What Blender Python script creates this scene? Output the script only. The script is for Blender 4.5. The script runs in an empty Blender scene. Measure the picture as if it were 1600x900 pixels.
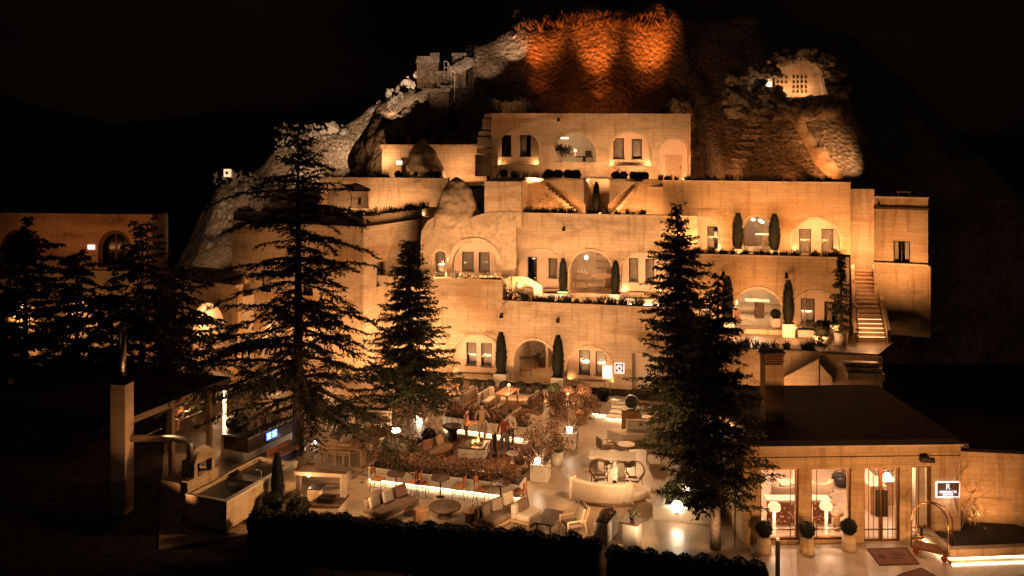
import bpy, bmesh, math, random
import numpy as np
from mathutils import Vector, Matrix, noise, Quaternion
from mathutils.geometry import tessellate_polygon
R = math.radians
scene = bpy.context.scene
COL = scene.collection
# ---------------------------------------------------------------- camera
CAM_Z, FPX, HOR = 13.5, 1400.0, 215.0       # camera height (m), focal length and horizon in photo pixels
cam_d = bpy.data.cameras.new('camera'); cam = bpy.data.objects.new('camera', cam_d); COL.objects.link(cam)
cam.location = (0, 0, CAM_Z); cam.rotation_euler = (R(90), 0, 0)
cam_d.sensor_width = 36; cam_d.lens = FPX / 1600 * 36
cam_d.shift_y = -(450 - HOR) / 1600
cam_d.clip_start = 0.5; cam_d.clip_end = 5000
scene.camera = cam
# ---------------------------------------------------------------- night sky, moon, exposure
w = bpy.data.worlds.new('World'); scene.world = w; w.use_nodes = True
nt = w.node_tree
sky = nt.nodes.new('ShaderNodeTexSky'); sky.sky_type = 'NISHITA'; sky.sun_disc = False
sky.sun_elevation = R(-9); sky.sun_rotation = R(200)
bg = nt.nodes['Background']; bg.inputs['Strength'].default_value = 0.05
glow = nt.nodes.new('ShaderNodeMix'); glow.data_type = 'RGBA'; glow.blend_type = 'ADD'; glow.inputs[0].default_value = 1; 
tc = nt.nodes.new('ShaderNodeTexCoord'); cn = nt.nodes.new('ShaderNodeTexNoise'); cn.inputs['Scale'].default_value = 3.2; cn.inputs['Detail'].default_value = 4; nt.links.new(tc.outputs['Generated'], cn.inputs['Vector'])
cr = nt.nodes.new('ShaderNodeValToRGB'); cr.color_ramp.elements[0].position = .42; cr.color_ramp.elements[0].color = (.002, .001, .0006, 1); cr.color_ramp.elements[1].position = .72; cr.color_ramp.elements[1].color = (.02, .0095, .0045, 1)
nt.links.new(cn.outputs[0], cr.inputs[0]); nt.links.new(cr.outputs[0], glow.inputs[7])   # thin cloud faintly lit by the town
nt.links.new(sky.outputs[0], glow.inputs[6]); nt.links.new(glow.outputs[2], bg.inputs['Color'])
sun_d = bpy.data.lights.new('moon', 'SUN'); sun_d.energy = 0.006; sun_d.angle = R(3); sun_d.color = (1, .8, .6)
sun = bpy.data.objects.new('moon', sun_d); COL.objects.link(sun); sun.rotation_euler = (R(48), 0, R(-25))
vs = scene.view_settings; vs.view_transform = 'Standard'; vs.look = 'None'; vs.exposure = 1.85; vs.gamma = 1.0
vs.use_curve_mapping = False
scene.render.engine = 'CYCLES'
cy = scene.cycles
cy.use_denoising = True; cy.denoiser = 'OPENIMAGEDENOISE'; cy.use_light_tree = True
cy.use_adaptive_sampling = True; cy.adaptive_threshold = .02; cy.max_bounces = 5; cy.diffuse_bounces = 2; cy.glossy_bounces = 2; cy.transmission_bounces = 4; cy.transparent_max_bounces = 12
cy.sample_clamp_indirect = 4.0; cy.caustics_reflective = False; cy.caustics_refractive = False
# ---------------------------------------------------------------- measuring helpers (photo pixel at a known height or depth -> metres)
def G(px, py, z=0.0):
    Y = FPX * (CAM_Z - z) / (py - HOR); return Vector(((px - 800) * Y / FPX, Y, z))
def V(px, py, Y):
    return Vector(((px - 800) * Y / FPX, Y, CAM_Z - (py - HOR) * Y / FPX))
# ---------------------------------------------------------------- materials
MAT = {}
def newmat(name):
    m = bpy.data.materials.new(name); m.use_nodes = True; MAT[name] = m
    nt = m.node_tree; return m, nt, nt.nodes['Principled BSDF'], nt.links.new
def N(nt, t, **kw):
    n = nt.nodes.new(t)
    for k, v in kw.items():
        if k in n.inputs.keys() if hasattr(n.inputs, 'keys') else False: n.inputs[k].default_value = v
        else: setattr(n, k, v)
    return n
def noise_node(nt, scale, detail=4, rough=.55, vec=None, dist=0):
    n = nt.nodes.new('ShaderNodeTexNoise'); n.inputs['Scale'].default_value = scale; n.inputs['Detail'].default_value = detail
    n.inputs['Roughness'].default_value = rough; n.inputs['Distortion'].default_value = dist
    if vec is not None: nt.links.new(vec, n.inputs['Vector'])
    return n
def ramp(nt, fac, stops):
    r = nt.nodes.new('ShaderNodeValToRGB'); el = r.color_ramp.elements
    while len(el) > 1: el.remove(el[-1])
    el[0].position = stops[0][0]; el[0].color = (*stops[0][1], 1)
    for p, c in stops[1:]:
        e = el.new(p); e.color = (*c, 1)
    nt.links.new(fac, r.inputs[0]); return r
def mixc(nt, fac, a, b, mode='MIX'):
    n = nt.nodes.new('ShaderNodeMix'); n.data_type = 'RGBA'; n.blend_type = mode
    for s, v in ((n.inputs[0], fac), (n.inputs[6], a), (n.inputs[7], b)):
        if hasattr(v, 'default_value') or hasattr(v, 'is_output'): nt.links.new(v, s)
        elif isinstance(v, (int, float)): s.default_value = v
        else: s.default_value = (*v, 1)
    return n.outputs[2]
def bump(nt, bsdf, h, strength, dist=.02):
    b = nt.nodes.new('ShaderNodeBump'); b.inputs['Strength'].default_value = strength; b.inputs['Distance'].default_value = dist
    nt.links.new(h, b.inputs['Height']); nt.links.new(b.outputs[0], bsdf.inputs['Normal']); return b
def pos(nt):
    return nt.nodes.new('ShaderNodeNewGeometry').outputs['Position']
def simple(name, c, rough=.6, metal=0, var=.25, scale=6, bmp=0, spec=.5):
    m, nt, b, L = newmat(name)
    p = pos(nt); n = noise_node(nt, scale, 4, .6, p)
    r = ramp(nt, n.outputs[0], [(.3, tuple(x * (1 - var) for x in c)), (.7, tuple(min(1, x * (1 + var)) for x in c))])
    L(r.outputs[0], b.inputs['Base Color']); b.inputs['Roughness'].default_value = rough; b.inputs['Metallic'].default_value = metal
    b.inputs['Specular IOR Level'].default_value = spec
    if bmp: bump(nt, b, noise_node(nt, scale * 5, 5, .6, p).outputs[0], bmp, .01)
    return m
def emit(name, c, s):
    m, nt, b, L = newmat(name)
    b.inputs['Base Color'].default_value = (*c, 1); b.inputs['Emission Color'].default_value = (*c, 1); b.inputs['Emission Strength'].default_value = s
    return m
def wall_mat(name, c, course=.21, blen=.9, jbump=.32):
    m, nt, b, L = newmat(name)
    p = pos(nt); sx = nt.nodes.new('ShaderNodeSeparateXYZ'); L(p, sx.inputs[0])
    ad = nt.nodes.new('ShaderNodeMath'); ad.operation = 'MULTIPLY_ADD'; L(sx.outputs[1], ad.inputs[0]); ad.inputs[1].default_value = .93; L(sx.outputs[0], ad.inputs[2])
    cb = nt.nodes.new('ShaderNodeCombineXYZ'); L(ad.outputs[0], cb.inputs[0]); L(sx.outputs[2], cb.inputs[1])
    br = nt.nodes.new('ShaderNodeTexBrick'); L(cb.outputs[0], br.inputs['Vector'])
    br.inputs['Scale'].default_value = 1; br.inputs['Brick Width'].default_value = blen; br.inputs['Row Height'].default_value = course
    br.inputs['Mortar Size'].default_value = .014; br.inputs['Mortar Smooth'].default_value = 1; br.inputs['Bias'].default_value = 0
    br.inputs['Color1'].default_value = (*[x * .92 for x in c], 1); br.inputs['Color2'].default_value = (*[min(1, x * 1.07) for x in c], 1)
    br.inputs['Mortar'].default_value = (*[x * .66 for x in c], 1)
    # weather: long horizontal drifts and ochre patches
    mp = nt.nodes.new('ShaderNodeMapping'); L(p, mp.inputs[0]); mp.inputs['Scale'].default_value = (.35, .35, 1.1)
    n1 = noise_node(nt, .9, 4, .62, mp.outputs[0], .6)
    r1 = ramp(nt, n1.outputs[0], [(.28, (.5, .42, .32)), (.45, (.92, .89, .84)), (.75, (1.08, 1.06, 1.02))])
    col = mixc(nt, 1.0, br.outputs[0], r1.outputs[0], 'MULTIPLY')
    n2 = noise_node(nt, .42, 3, .6, mp.outputs[0], .3)
    r2 = ramp(nt, n2.outputs[0], [(.57, (0, 0, 0)), (.68, (.6, .6, .6))])
    col = mixc(nt, r2.outputs[0], col, (.36, .2, .075))
    mp2 = nt.nodes.new('ShaderNodeMapping'); L(p, mp2.inputs[0]); mp2.inputs['Scale'].default_value = (2.2, 2.2, .22)
    n4 = noise_node(nt, 1.6, 3, .65, mp2.outputs[0], .2); r4 = ramp(nt, n4.outputs[0], [(.34, (.74, .67, .58)), (.46, (1, 1, 1))])
    col = mixc(nt, .8, col, r4.outputs[0], 'MULTIPLY')
    n3 = noise_node(nt, 9, 4, .7, p)
    r3 = ramp(nt, n3.outputs[0], [(.3, (.82, .82, .82)), (.7, (1.08, 1.08, 1.08))])
    col = mixc(nt, 1.0, col, r3.outputs[0], 'MULTIPLY')
    L(col, b.inputs['Base Color']); b.inputs['Roughness'].default_value = .9; b.inputs['Specular IOR Level'].default_value = .15
    hb = mixc(nt, .5, br.outputs['Fac'], n3.outputs[0])
    inv = nt.nodes.new('ShaderNodeMath'); inv.operation = 'SUBTRACT'; inv.inputs[0].default_value = 1; L(hb, inv.inputs[1])
    bump(nt, b, inv.outputs[0], jbump, .03)
    return m
wall_mat('limestone', (.56, .44, .30)); wall_mat('limestone_pale', (.60, .48, .34), .24, 1.0, .15); wall_mat('limestone_ochre', (.50, .36, .21), .2, .9, .2)
def rock_mat(name, c1, c2, c3, sc=1.0, bs=.8, bd=.25, lo=.35):
    m, nt, b, L = newmat(name); p = pos(nt)
    n1 = noise_node(nt, .5 * sc, 5, .65, p, .4); n2 = noise_node(nt, 4.5 * sc, 5, .75, p)
    col = ramp(nt, n1.outputs[0], [(.28, c1), (.5, c2), (.72, c3)]).outputs[0]
    r2 = ramp(nt, n2.outputs[0], [(.35, (lo, lo * .95, lo * .88)), (.52, (1, 1, 1)), (.7, (1.2, 1.17, 1.12))])
    col = mixc(nt, 1.0, col, r2.outputs[0], 'MULTIPLY')
    L(col, b.inputs['Base Color']); b.inputs['Roughness'].default_value = .95; b.inputs['Specular IOR Level'].default_value = .1
    vo = nt.nodes.new('ShaderNodeTexVoronoi'); vo.inputs['Scale'].default_value = 3.2 * sc; L(p, vo.inputs['Vector'])
    h = mixc(nt, .5, n2.outputs[0], vo.outputs['Distance'])
    bump(nt, b, h, bs, bd)
    return m
rock_mat('tuff', (.14, .11, .08), (.30, .24, .17), (.42, .35, .26), 1.0, 1.0, .35)
rock_mat('tuff_smooth', (.34, .26, .17), (.46, .36, .24), (.55, .44, .31), .8, .6, .08, .72)
rock_mat('pale_rubble', (.26, .23, .2), (.46, .42, .37), (.62, .58, .52), 2.2, 1.0, .25)
rock_mat('earth', (.035, .03, .022), (.05, .042, .03), (.07, .055, .04), .6, .6, .1)
# paving: large slabs with slight sheen
m, nt, b, L = newmat('paving'); p = pos(nt)
mp = nt.nodes.new('ShaderNodeMapping'); L(p, mp.inputs[0]); mp.inputs['Rotation'].default_value = (0, 0, R(15))
br = nt.nodes.new('ShaderNodeTexBrick'); L(mp.outputs[0], br.inputs['Vector']); br.inputs['Scale'].default_value = 1
br.inputs['Brick Width'].default_value = 1.2; br.inputs['Row Height'].default_value = .6; br.inputs['Mortar Size'].default_value = .008; br.inputs['Mortar Smooth'].default_value = .3
br.inputs['Color1'].default_value = (.30, .225, .155, 1); br.inputs['Color2'].default_value = (.38, .29, .205, 1); br.inputs['Mortar'].default_value = (.2, .15, .1, 1)
n1 = noise_node(nt, 1.3, 7, .65, p, .5); r1 = ramp(nt, n1.outputs[0], [(.3, (.72, .68, .62)), (.65, (1.08, 1.06, 1.03))])
L(mixc(nt, 1.0, br.outputs[0], r1.outputs[0], 'MULTIPLY'), b.inputs['Base Color'])
rr = ramp(nt, n1.outputs[0], [(.3, (.30,) * 3), (.7, (.5,) * 3)]); L(rr.outputs[0], b.inputs['Roughness']); b.inputs['Specular IOR Level'].default_value = .55
iv = nt.nodes.new('ShaderNodeMath'); iv.operation = 'SUBTRACT'; iv.inputs[0].default_value = 1; L(mixc(nt, .25, br.outputs['Fac'], n1.outputs[0]), iv.inputs[1]); bump(nt, b, iv.outputs[0], .3, .01)
simple('recess_glow_pink', (.66, .49, .36), .9, 0, .06, 2, .1); simple('white_stone', (.62, .56, .47), .7, 0, .1, 3, .15); simple('cream_fabric', (.58, .48, .36), .95, 0, .08, 9, .3)
simple('brown_fabric', (.16, .10, .065), .95, 0, .25, 14, .3); simple('taupe_fabric', (.30, .225, .16), .95, 0, .15, 12, .3); simple('mauve_fabric', (.24, .12, .11), .95, 0, .2, 12, .3)
simple('orange_leather', (.42, .15, .045), .5, 0, .15, 6); simple('dark_metal', (.03, .025, .022), .4, .8, .2, 9); simple('bronze', (.16, .075, .035), .35, .85, .2, 6)
simple('steel', (.55, .52, .5), .38, 1, .1, 4); simple('brass', (.6, .3, .12), .3, 1, .1, 5); simple('wood', (.30, .155, .07), .5, 0, .35, 10, .2); simple('light_wood', (.46, .29, .16), .55, 0, .2, 10, .2)
simple('dark_wood', (.07, .038, .022), .45, 0, .3, 8, .2); simple('soil', (.035, .025, .018), .95, 0, .3, 9, .5); simple('black_stone', (.022, .02, .019), .3, 0, .2, 4)
simple('roof_felt', (.055, .035, .025), .9, 0, .35, 1.2, .4); simple('terracotta', (.36, .17, .09), .8, 0, .2, 6, .2); simple('bark', (.09, .06, .04), .95, 0, .4, 9, .8); simple('twig', (.20, .125, .075), .9, 0, .3, 9, .3)
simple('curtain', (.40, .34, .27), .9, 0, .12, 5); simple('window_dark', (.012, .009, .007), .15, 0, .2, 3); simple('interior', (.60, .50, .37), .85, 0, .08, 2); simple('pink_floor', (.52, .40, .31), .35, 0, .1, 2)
simple('skin', (.42, .24, .16), .6, 0, .1, 8); simple('hair', (.02, .013, .01), .7, 0, .2, 30); simple('cloth_red', (.20, .035, .025), .9, 0, .2, 12, .2); simple('cloth_white', (.55, .48, .42), .9, 0, .1, 12, .2)
simple('cloth_grey', (.28, .22, .18), .9, 0, .2, 12, .2); simple('cloth_black', (.018, .015, .017), .9, 0, .2, 12); simple('denim', (.14, .14, .17), .9, 0, .25, 12, .2); simple('cloth_blue', (.13, .15, .22), .9, 0, .25, 12, .2)
simple('rug', (.17, .065, .03), .98, 0, .35, 8, .4); simple('deck', (.20, .11, .06), .6, 0, .4, 5, .3); simple('mat_fibre', (.12, .045, .022), .98, 0, .25, 40, .4); simple('mat_print', (.045, .018, .01), .98, 0, .2, 30)
def leafmat(name, c, c2, rough=.6, trans=.25):
    m, nt, b, L = newmat(name)
    g = nt.nodes.new('ShaderNodeNewGeometry'); r = ramp(nt, g.outputs['Random Per Island'], [(0, c), (1, c2)])
    L(r.outputs[0], b.inputs['Base Color']); b.inputs['Roughness'].default_value = rough; b.inputs['Specular IOR Level'].default_value = .25
    t = nt.nodes.new('ShaderNodeBsdfTranslucent'); L(r.outputs[0], t.inputs[0]); mx = nt.nodes.new('ShaderNodeMixShader'); mx.inputs[0].default_value = trans
    L(b.outputs[0], mx.inputs[1]); L(t.outputs[0], mx.inputs[2]); L(mx.outputs[0], nt.nodes['Material Output'].inputs[0]); return m
leafmat('needles', (.024, .032, .013), (.085, .085, .034)); leafmat('cedar_needles', (.02, .024, .012), (.065, .062, .03)); leafmat('box_leaf', (.022, .036, .013), (.065, .085, .03)); leafmat('dark_leaf', (.009, .010, .005), (.022, .022, .011))
leafmat('red_leaf', (.03, .012, .008), (.42, .25, .15), .6, .3); leafmat('olive_leaf', (.06, .07, .03), (.14, .14, .07)); leafmat('lavender', (.012, .011, .006), (.06, .045, .022)); leafmat('dry_grass', (.10, .075, .035), (.26, .19, .09), .9); leafmat('pale_scrub', (.25, .22, .17), (.5, .45, .36), .9)
WARM = (1.0, .51, .24); AMB = (1.0, .45, .175); WHITE = (1.0, .66, .38); RED = (1.0, .20, .03)
emit('strip', (1, .66, .36), 7.0); emit('globe', (1, .74, .50), 15.0); emit('lamp_warm', (1, .66, .36), 3.0); emit('lamp_small', (1, .74, .50), 9.0); emit('screen_blue', (.02, .14, 1), 1.6); emit('screen_text', (.3, .6, 1), 2.6); emit('sign_glow', (1, .72, .66), .55); emit('sign_text', (.9, .84, 1), .4); emit('panel_white', (.85, .85, .95), .2); emit('fire', (1, .35, .06), 3.0); emit('shade_glow', (1, .60, .34), .3); emit('strip_soft', (1, .62, .30), .7)
# glass: mostly clear, faint reflection
m, nt, b, L = newmat('glass'); tr = nt.nodes.new('ShaderNodeBsdfTransparent'); gl = nt.nodes.new('ShaderNodeBsdfGlossy'); gl.inputs['Roughness'].default_value = .02
fr = nt.nodes.new('ShaderNodeFresnel'); fr.inputs[0].default_value = 1.15; mx = nt.nodes.new('ShaderNodeMixShader'); L(fr.outputs[0], mx.inputs[0]); L(tr.outputs[0], mx.inputs[1]); L(gl.outputs[0], mx.inputs[2]); L(mx.outputs[0], nt.nodes['Material Output'].inputs[0])
# pleated leaf-pattern front of the lobby desk
m, nt, b, L = newmat('patterned_wood'); p = pos(nt); vo = nt.nodes.new('ShaderNodeTexVoronoi'); vo.inputs['Scale'].default_value = 9; L(p, vo.inputs['Vector'])
L(ramp(nt, vo.outputs['Distance'], [(.0, (.62, .42, .26)), (.28, (.5, .30, .16)), (.36, (.11, .04, .02))]).outputs[0], b.inputs['Base Color']); b.inputs['Roughness'].default_value = .5
# ---------------------------------------------------------------- object helpers
def tag(o, label=None, cat=None, group=None, kind=None):
    if label: o['label'] = label
    if cat: o['category'] = cat
    if group: o['group'] = group
    if kind: o['kind'] = kind
    return o
def empty(name, loc=(0, 0, 0), rz=0, label=None, cat=None, group=None, kind=None):
    o = bpy.data.objects.new(name, None); COL.objects.link(o); o.location = loc; o.rotation_euler = (0, 0, rz); o.empty_display_size = .2
    return tag(o, label, cat, group, kind)
def link(name, me, mat, parent=None):
    o = bpy.data.objects.new(name, me); COL.objects.link(o)
    if mat is not None and not me.materials:
        for k in (mat if isinstance(mat, (list, tuple)) else [mat]): me.materials.append(MAT[k])
    if parent is not None: o.parent = parent
    return o
def copy_tree(o, parent=None):
    c = o.copy(); COL.objects.link(c)
    if parent is not None: c.parent = parent
    for ch in list(o.children): copy_tree(ch, c)
    return c
class MB:
    def __init__(s): s.v = []; s.f = []; s.m = []; s.cur = 0
    def add(s, vs, fs):
        b = len(s.v); s.v += [tuple(v) for v in vs]; s.f += [tuple(b + i for i in f) for f in fs]; s.m += [s.cur] * len(fs); return s
    def box(s, c, d, rz=0, M=None):
        x, y, z = d[0] / 2, d[1] / 2, d[2] / 2; ca, sa = math.cos(rz), math.sin(rz); vs = []
        for i in (-1, 1):
            for j in (-1, 1):
                for k in (-1, 1):
                    p = Vector((i * x * ca - j * y * sa, i * x * sa + j * y * ca, k * z))
                    if M is not None: p = M @ Vector((i * x, j * y, k * z))
                    vs.append((p.x + c[0], p.y + c[1], p.z + c[2]))
        return s.add(vs, [(0, 1, 3, 2), (4, 6, 7, 5), (0, 4, 5, 1), (2, 3, 7, 6), (0, 2, 6, 4), (1, 5, 7, 3)])
    def prism(s, poly, z0, z1):
        n = len(poly); zz0 = z0 if hasattr(z0, '__len__') else [z0] * n; zz1 = z1 if hasattr(z1, '__len__') else [z1] * n
        if sum(poly[i][0] * poly[(i + 1) % n][1] - poly[(i + 1) % n][0] * poly[i][1] for i in range(n)) < 0:
            poly = poly[::-1]; zz0 = list(zz0)[::-1]; zz1 = list(zz1)[::-1]
        vs = [(p[0], p[1], z) for p, z in zip(poly, zz0)] + [(p[0], p[1], z) for p, z in zip(poly, zz1)]
        return s.add(vs, [tuple(range(n))[::-1], tuple(range(n, 2 * n))] + [(i, (i + 1) % n, n + (i + 1) % n, n + i) for i in range(n)])
    def bar(s, a, b, w, h=None, up=(0, 0, 1)):
        a, b = Vector(a), Vector(b); h = h or w; d = (b - a).normalized(); up = Vector(up)
        if abs(d.dot(up)) > .98: up = Vector((0, 1, 0))
        r = d.cross(up).normalized(); u = r.cross(d); vs = []
        for p in (a, b):
            for i, j in ((-1, -1), (1, -1), (1, 1), (-1, 1)): vs.append(p + r * (i * w / 2) + u * (j * h / 2))
        return s.add(vs, [(0, 1, 2, 3), (7, 6, 5, 4)] + [(i, i + 4, (i + 1) % 4 + 4, (i + 1) % 4) for i in range(4)])
    def tube(s, pts, r, n=8, cap=True):
        pts = [Vector(p) for p in pts]; k = len(pts); rs = r if hasattr(r, '__len__') else [r] * k; b = len(s.v); vs = []; fs = []
        t0 = (pts[1] - pts[0]).normalized(); up = Vector((0, 0, 1)) if abs(t0.z) < .9 else Vector((1, 0, 0)); x = t0.cross(up).normalized()
        for i, p in enumerate(pts):
            t = (pts[min(i + 1, k - 1)] - pts[max(i - 1, 0)]).normalized(); x = (x - t * x.dot(t)).normalized(); y = t.cross(x)
            for j in range(n):
                a = 2 * math.pi * j / n; vs.append(p + x * (rs[i] * math.cos(a)) + y * (rs[i] * math.sin(a)))
        for i in range(k - 1):
            for j in range(n): fs.append((i * n + j, i * n + (j + 1) % n, (i + 1) * n + (j + 1) % n, (i + 1) * n + j))
        if cap: fs.append(tuple(range(n))[::-1]); fs.append(tuple(range((k - 1) * n, k * n)))
        return s.add(vs, fs)
    def lathe(s, prof, n=20, c=(0, 0, 0), sx=1, sy=1):
        vs = []; fs = []; k = len(prof)
        for r, z in prof:
            for j in range(n):
                a = 2 * math.pi * j / n; vs.append((c[0] + max(r, 1e-4) * math.cos(a) * sx, c[1] + max(r, 1e-4) * math.sin(a) * sy, c[2] + z))
        for i in range(k - 1):
            for j in range(n): fs.append((i * n + j, i * n + (j + 1) % n, (i + 1) * n + (j + 1) % n, (i + 1) * n + j))
        fs.append(tuple(range(n))[::-1]); fs.append(tuple(range((k - 1) * n, k * n)))
        return s.add(vs, fs)
    def ball(s, c, r, n=16, sz=1):
        pr = [(r * math.sin(math.pi * i / (n // 2)), -r * sz * math.cos(math.pi * i / (n // 2))) for i in range(n // 2 + 1)]
        return s.lathe(pr, n, c)
    def build(s, name, mat, parent=None, smooth=False, bevel=0, loc=None, rz=None, seg=2):
        me = bpy.data.meshes.new(name); me.from_pydata(s.v, [], s.f)
        if any(s.m): me.polygons.foreach_set('material_index', s.m)
        if smooth: me.polygons.foreach_set('use_smooth', [True] * len(me.polygons))
        me.update(); o = link(name, me, mat, parent)
        if bevel:
            md = o.modifiers.new('bevel', 'BEVEL'); md.width = bevel; md.segments = seg; md.limit_method = 'ANGLE'; md.angle_limit = R(40)
        if loc is not None: o.location = loc
        if rz is not None: o.rotation_euler = (0, 0, rz)
        return o
def trimesh(name, verts, tris, mat, parent=None, quads=False):
    verts = np.asarray(verts, np.float32).reshape(-1, 3); tris = np.asarray(tris, np.int32); k = tris.shape[1]
    me = bpy.data.meshes.new(name); me.vertices.add(len(verts)); me.vertices.foreach_set('co', verts.ravel())
    me.loops.add(tris.size); me.loops.foreach_set('vertex_index', tris.ravel()); me.polygons.add(len(tris))
    me.polygons.foreach_set('loop_start', np.arange(0, tris.size, k, dtype=np.int32)); me.polygons.foreach_set('loop_total', np.full(len(tris), k, np.int32))
    me.update(calc_edges=True); me.validate(); return link(name, me, mat, parent)
rng = np.random.default_rng(7)
def unit(a): return a / (np.linalg.norm(a, axis=-1, keepdims=True) + 1e-9)
def leaves(c, d, ln, wd, rg=None):
    """quads (leaf shapes) at centres c pointing along d"""
    rg = rg or rng; c = np.asarray(c, float); d = unit(np.asarray(d, float)); n = len(c)
    ln = np.broadcast_to(ln, (n,))[:, None]; wd = np.broadcast_to(wd, (n,))[:, None]
    s = unit(np.cross(d, rg.normal(size=(n, 3)))); a = c - d * ln * .5; b = c + d * ln * .5; m = c + d * ln * .05
    v = np.stack([a, m + s * wd * .5, b, m - s * wd * .5], 1).reshape(-1, 3)
    return v, np.arange(n * 4).reshape(-1, 4)
def blades(base, d, ln, wd, rg=None):
    rg = rg or rng; base = np.asarray(base, float); d = unit(np.asarray(d, float)); n = len(base)
    ln = np.broadcast_to(ln, (n,))[:, None]; wd = np.broadcast_to(wd, (n,))[:, None]; s = unit(np.cross(d, rg.normal(size=(n, 3))))
    v = np.stack([base - s * wd * .5, base + s * wd * .5, base + d * ln], 1).reshape(-1, 3); return v, np.arange(n * 3).reshape(-1, 3)
def light(name, kind, loc, energy, color, target=None, radius=.05, angle=None, blend=.6, parent=None, size=None):
    d = bpy.data.lights.new(name, kind); d.energy = energy; d.color = color
    if kind in ('POINT', 'SPOT'): d.shadow_soft_size = radius
    if kind == 'SPOT': d.spot_size = R(angle or 90); d.spot_blend = blend
    if kind == 'AREA': d.shape = 'RECTANGLE'; d.size, d.size_y = size
    o = bpy.data.objects.new(name, d); COL.objects.link(o); o.location = loc
    if target is not None: o.rotation_euler = (Vector(target) - Vector(loc)).to_track_quat('-Z', 'Y').to_euler()
    if parent is not None: o.parent = parent
    return o
def spotlight(loc, target, energy, label, group, color=WARM, angle=100, radius=.06, blend=.8):
    """spot lamp without a fixture, for floodlights and for added fill light"""
    return light('flood_or_fill_spot', 'SPOT', loc, energy, color, target, radius, angle, blend)
# ---------------------------------------------------------------- facades: walls given by two plan points, with openings
def strip_light(W, px0, px1, off, z, tz, power, color, toff=0):
    """long wall-washing strip lamp standing behind a parapet, aimed at height tz of the wall"""
    u0, u1 = W.uz(px0, 300, off)[0], W.uz(px1, 300, off)[0]; c = W.pt((u0 + u1) / 2, z, off); t = W.pt((u0 + u1) / 2, tz, toff)
    zx = -(t - c).normalized(); x = Vector(W.d); y = zx.cross(x).normalized(); M = Matrix((x, y, zx)).transposed().to_4x4(); M.translation = c
    o = light('wall_washer', 'AREA', c, power, color, None, size=(abs(u1 - u0), .16)); o.matrix_world = M; return o
def arch_poly(u0, u1, z0, z1, n=18):
    """arched opening: sides up to the springing, half ellipse on top"""
    hw = (u1 - u0) / 2; rise = min(hw, (z1 - z0) * .8); zs = z1 - rise; uc = (u0 + u1) / 2
    return [(u0, z0), (u1, z0)] + [(uc + hw * math.cos(math.pi * i / n), zs + rise * math.sin(math.pi * i / n)) for i in range(n + 1)]
def rect_poly(u0, u1, z0, z1): return [(u0, z0), (u1, z0), (u1, z1), (u0, z1)]
class Wall:
    def __init__(s, A, B):
        s.A = Vector((A[0], A[1], 0)); s.B = Vector((B[0], B[1], 0)); s.L = (s.B - s.A).length; s.d = (s.B - s.A).normalized(); s.n = Vector((s.d.y, -s.d.x, 0)); s.rz = math.atan2(s.d.y, s.d.x)
    def pt(s, u, z, off=0): p = s.A + s.d * u + s.n * off; return Vector((p.x, p.y, z))
    def uz(s, px, py, off=0):
        """where the sight line of a photo pixel meets the wall plane"""
        A = s.A + s.n * off; k = (px - 800) / FPX       # X = k Y
        den = s.d.x - k * s.d.y; u = (k * A.y - A.x) / den; Y = A.y + s.d.y * u
        return u, CAM_Z - (py - HOR) * Y / FPX
    def slab(s, name, outer, holes, mat, parent, t=.35, off=0):
        loops = [outer] + holes; flat = [p for l in loops for p in l]
        tris = tessellate_polygon([[Vector((p[0], p[1], 0)) for p in l] for l in loops])
        n = len(flat); vs = [s.pt(p[0], p[1], off) for p in flat] + [s.pt(p[0], p[1], off - t) for p in flat]; fs = []
        for t3 in tris:
            a, b, c = (flat[i] for i in t3)
            cr = (b[0] - a[0]) * (c[1] - a[1]) - (c[0] - a[0]) * (b[1] - a[1])
            if abs(cr) < 1e-9: continue
            t3 = t3 if cr > 0 else t3[::-1]
            fs.append(tuple(t3)); fs.append(tuple(i + n for i in t3[::-1]))
        k = 0
        for li, l in enumerate(loops):
            m = len(l); area = sum(l[i][0] * l[(i + 1) % m][1] - l[(i + 1) % m][0] * l[i][1] for i in range(m)); ccw = area > 0
            for i in range(m):
                a, b = k + i, k + (i + 1) % m
                f = (b, a, a + n, b + n)
                if ccw != (li == 0): f = f[::-1]
                fs.append(f)
            k += m
        mb = MB(); mb.add(vs, fs); return mb.build(name, mat, parent)
    def box(s, mb, u0, u1, z0, z1, o0, o1):
        a = [s.pt(u, z, o) for u in (u0, u1) for o in (o0, o1) for z in (z0, z1)]
        mb.add(a, [(0, 1, 3, 2), (4, 6, 7, 5), (0, 4, 5, 1), (2, 3, 7, 6), (0, 2, 6, 4), (1, 5, 7, 3)]); return mb
    def wpoly(s, px0, py0, px1, py1, off=0, arch=False):
        u0, z1 = s.uz(px0, py0, off); u1, z0 = s.uz(px1, py1, off)
        return (arch_poly if arch else rect_poly)(u0, u1, z0, z1)
def pbox(P): us = [p[0] for p in P]; zs = [p[1] for p in P]; return min(us), max(us), min(zs), max(zs)
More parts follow.
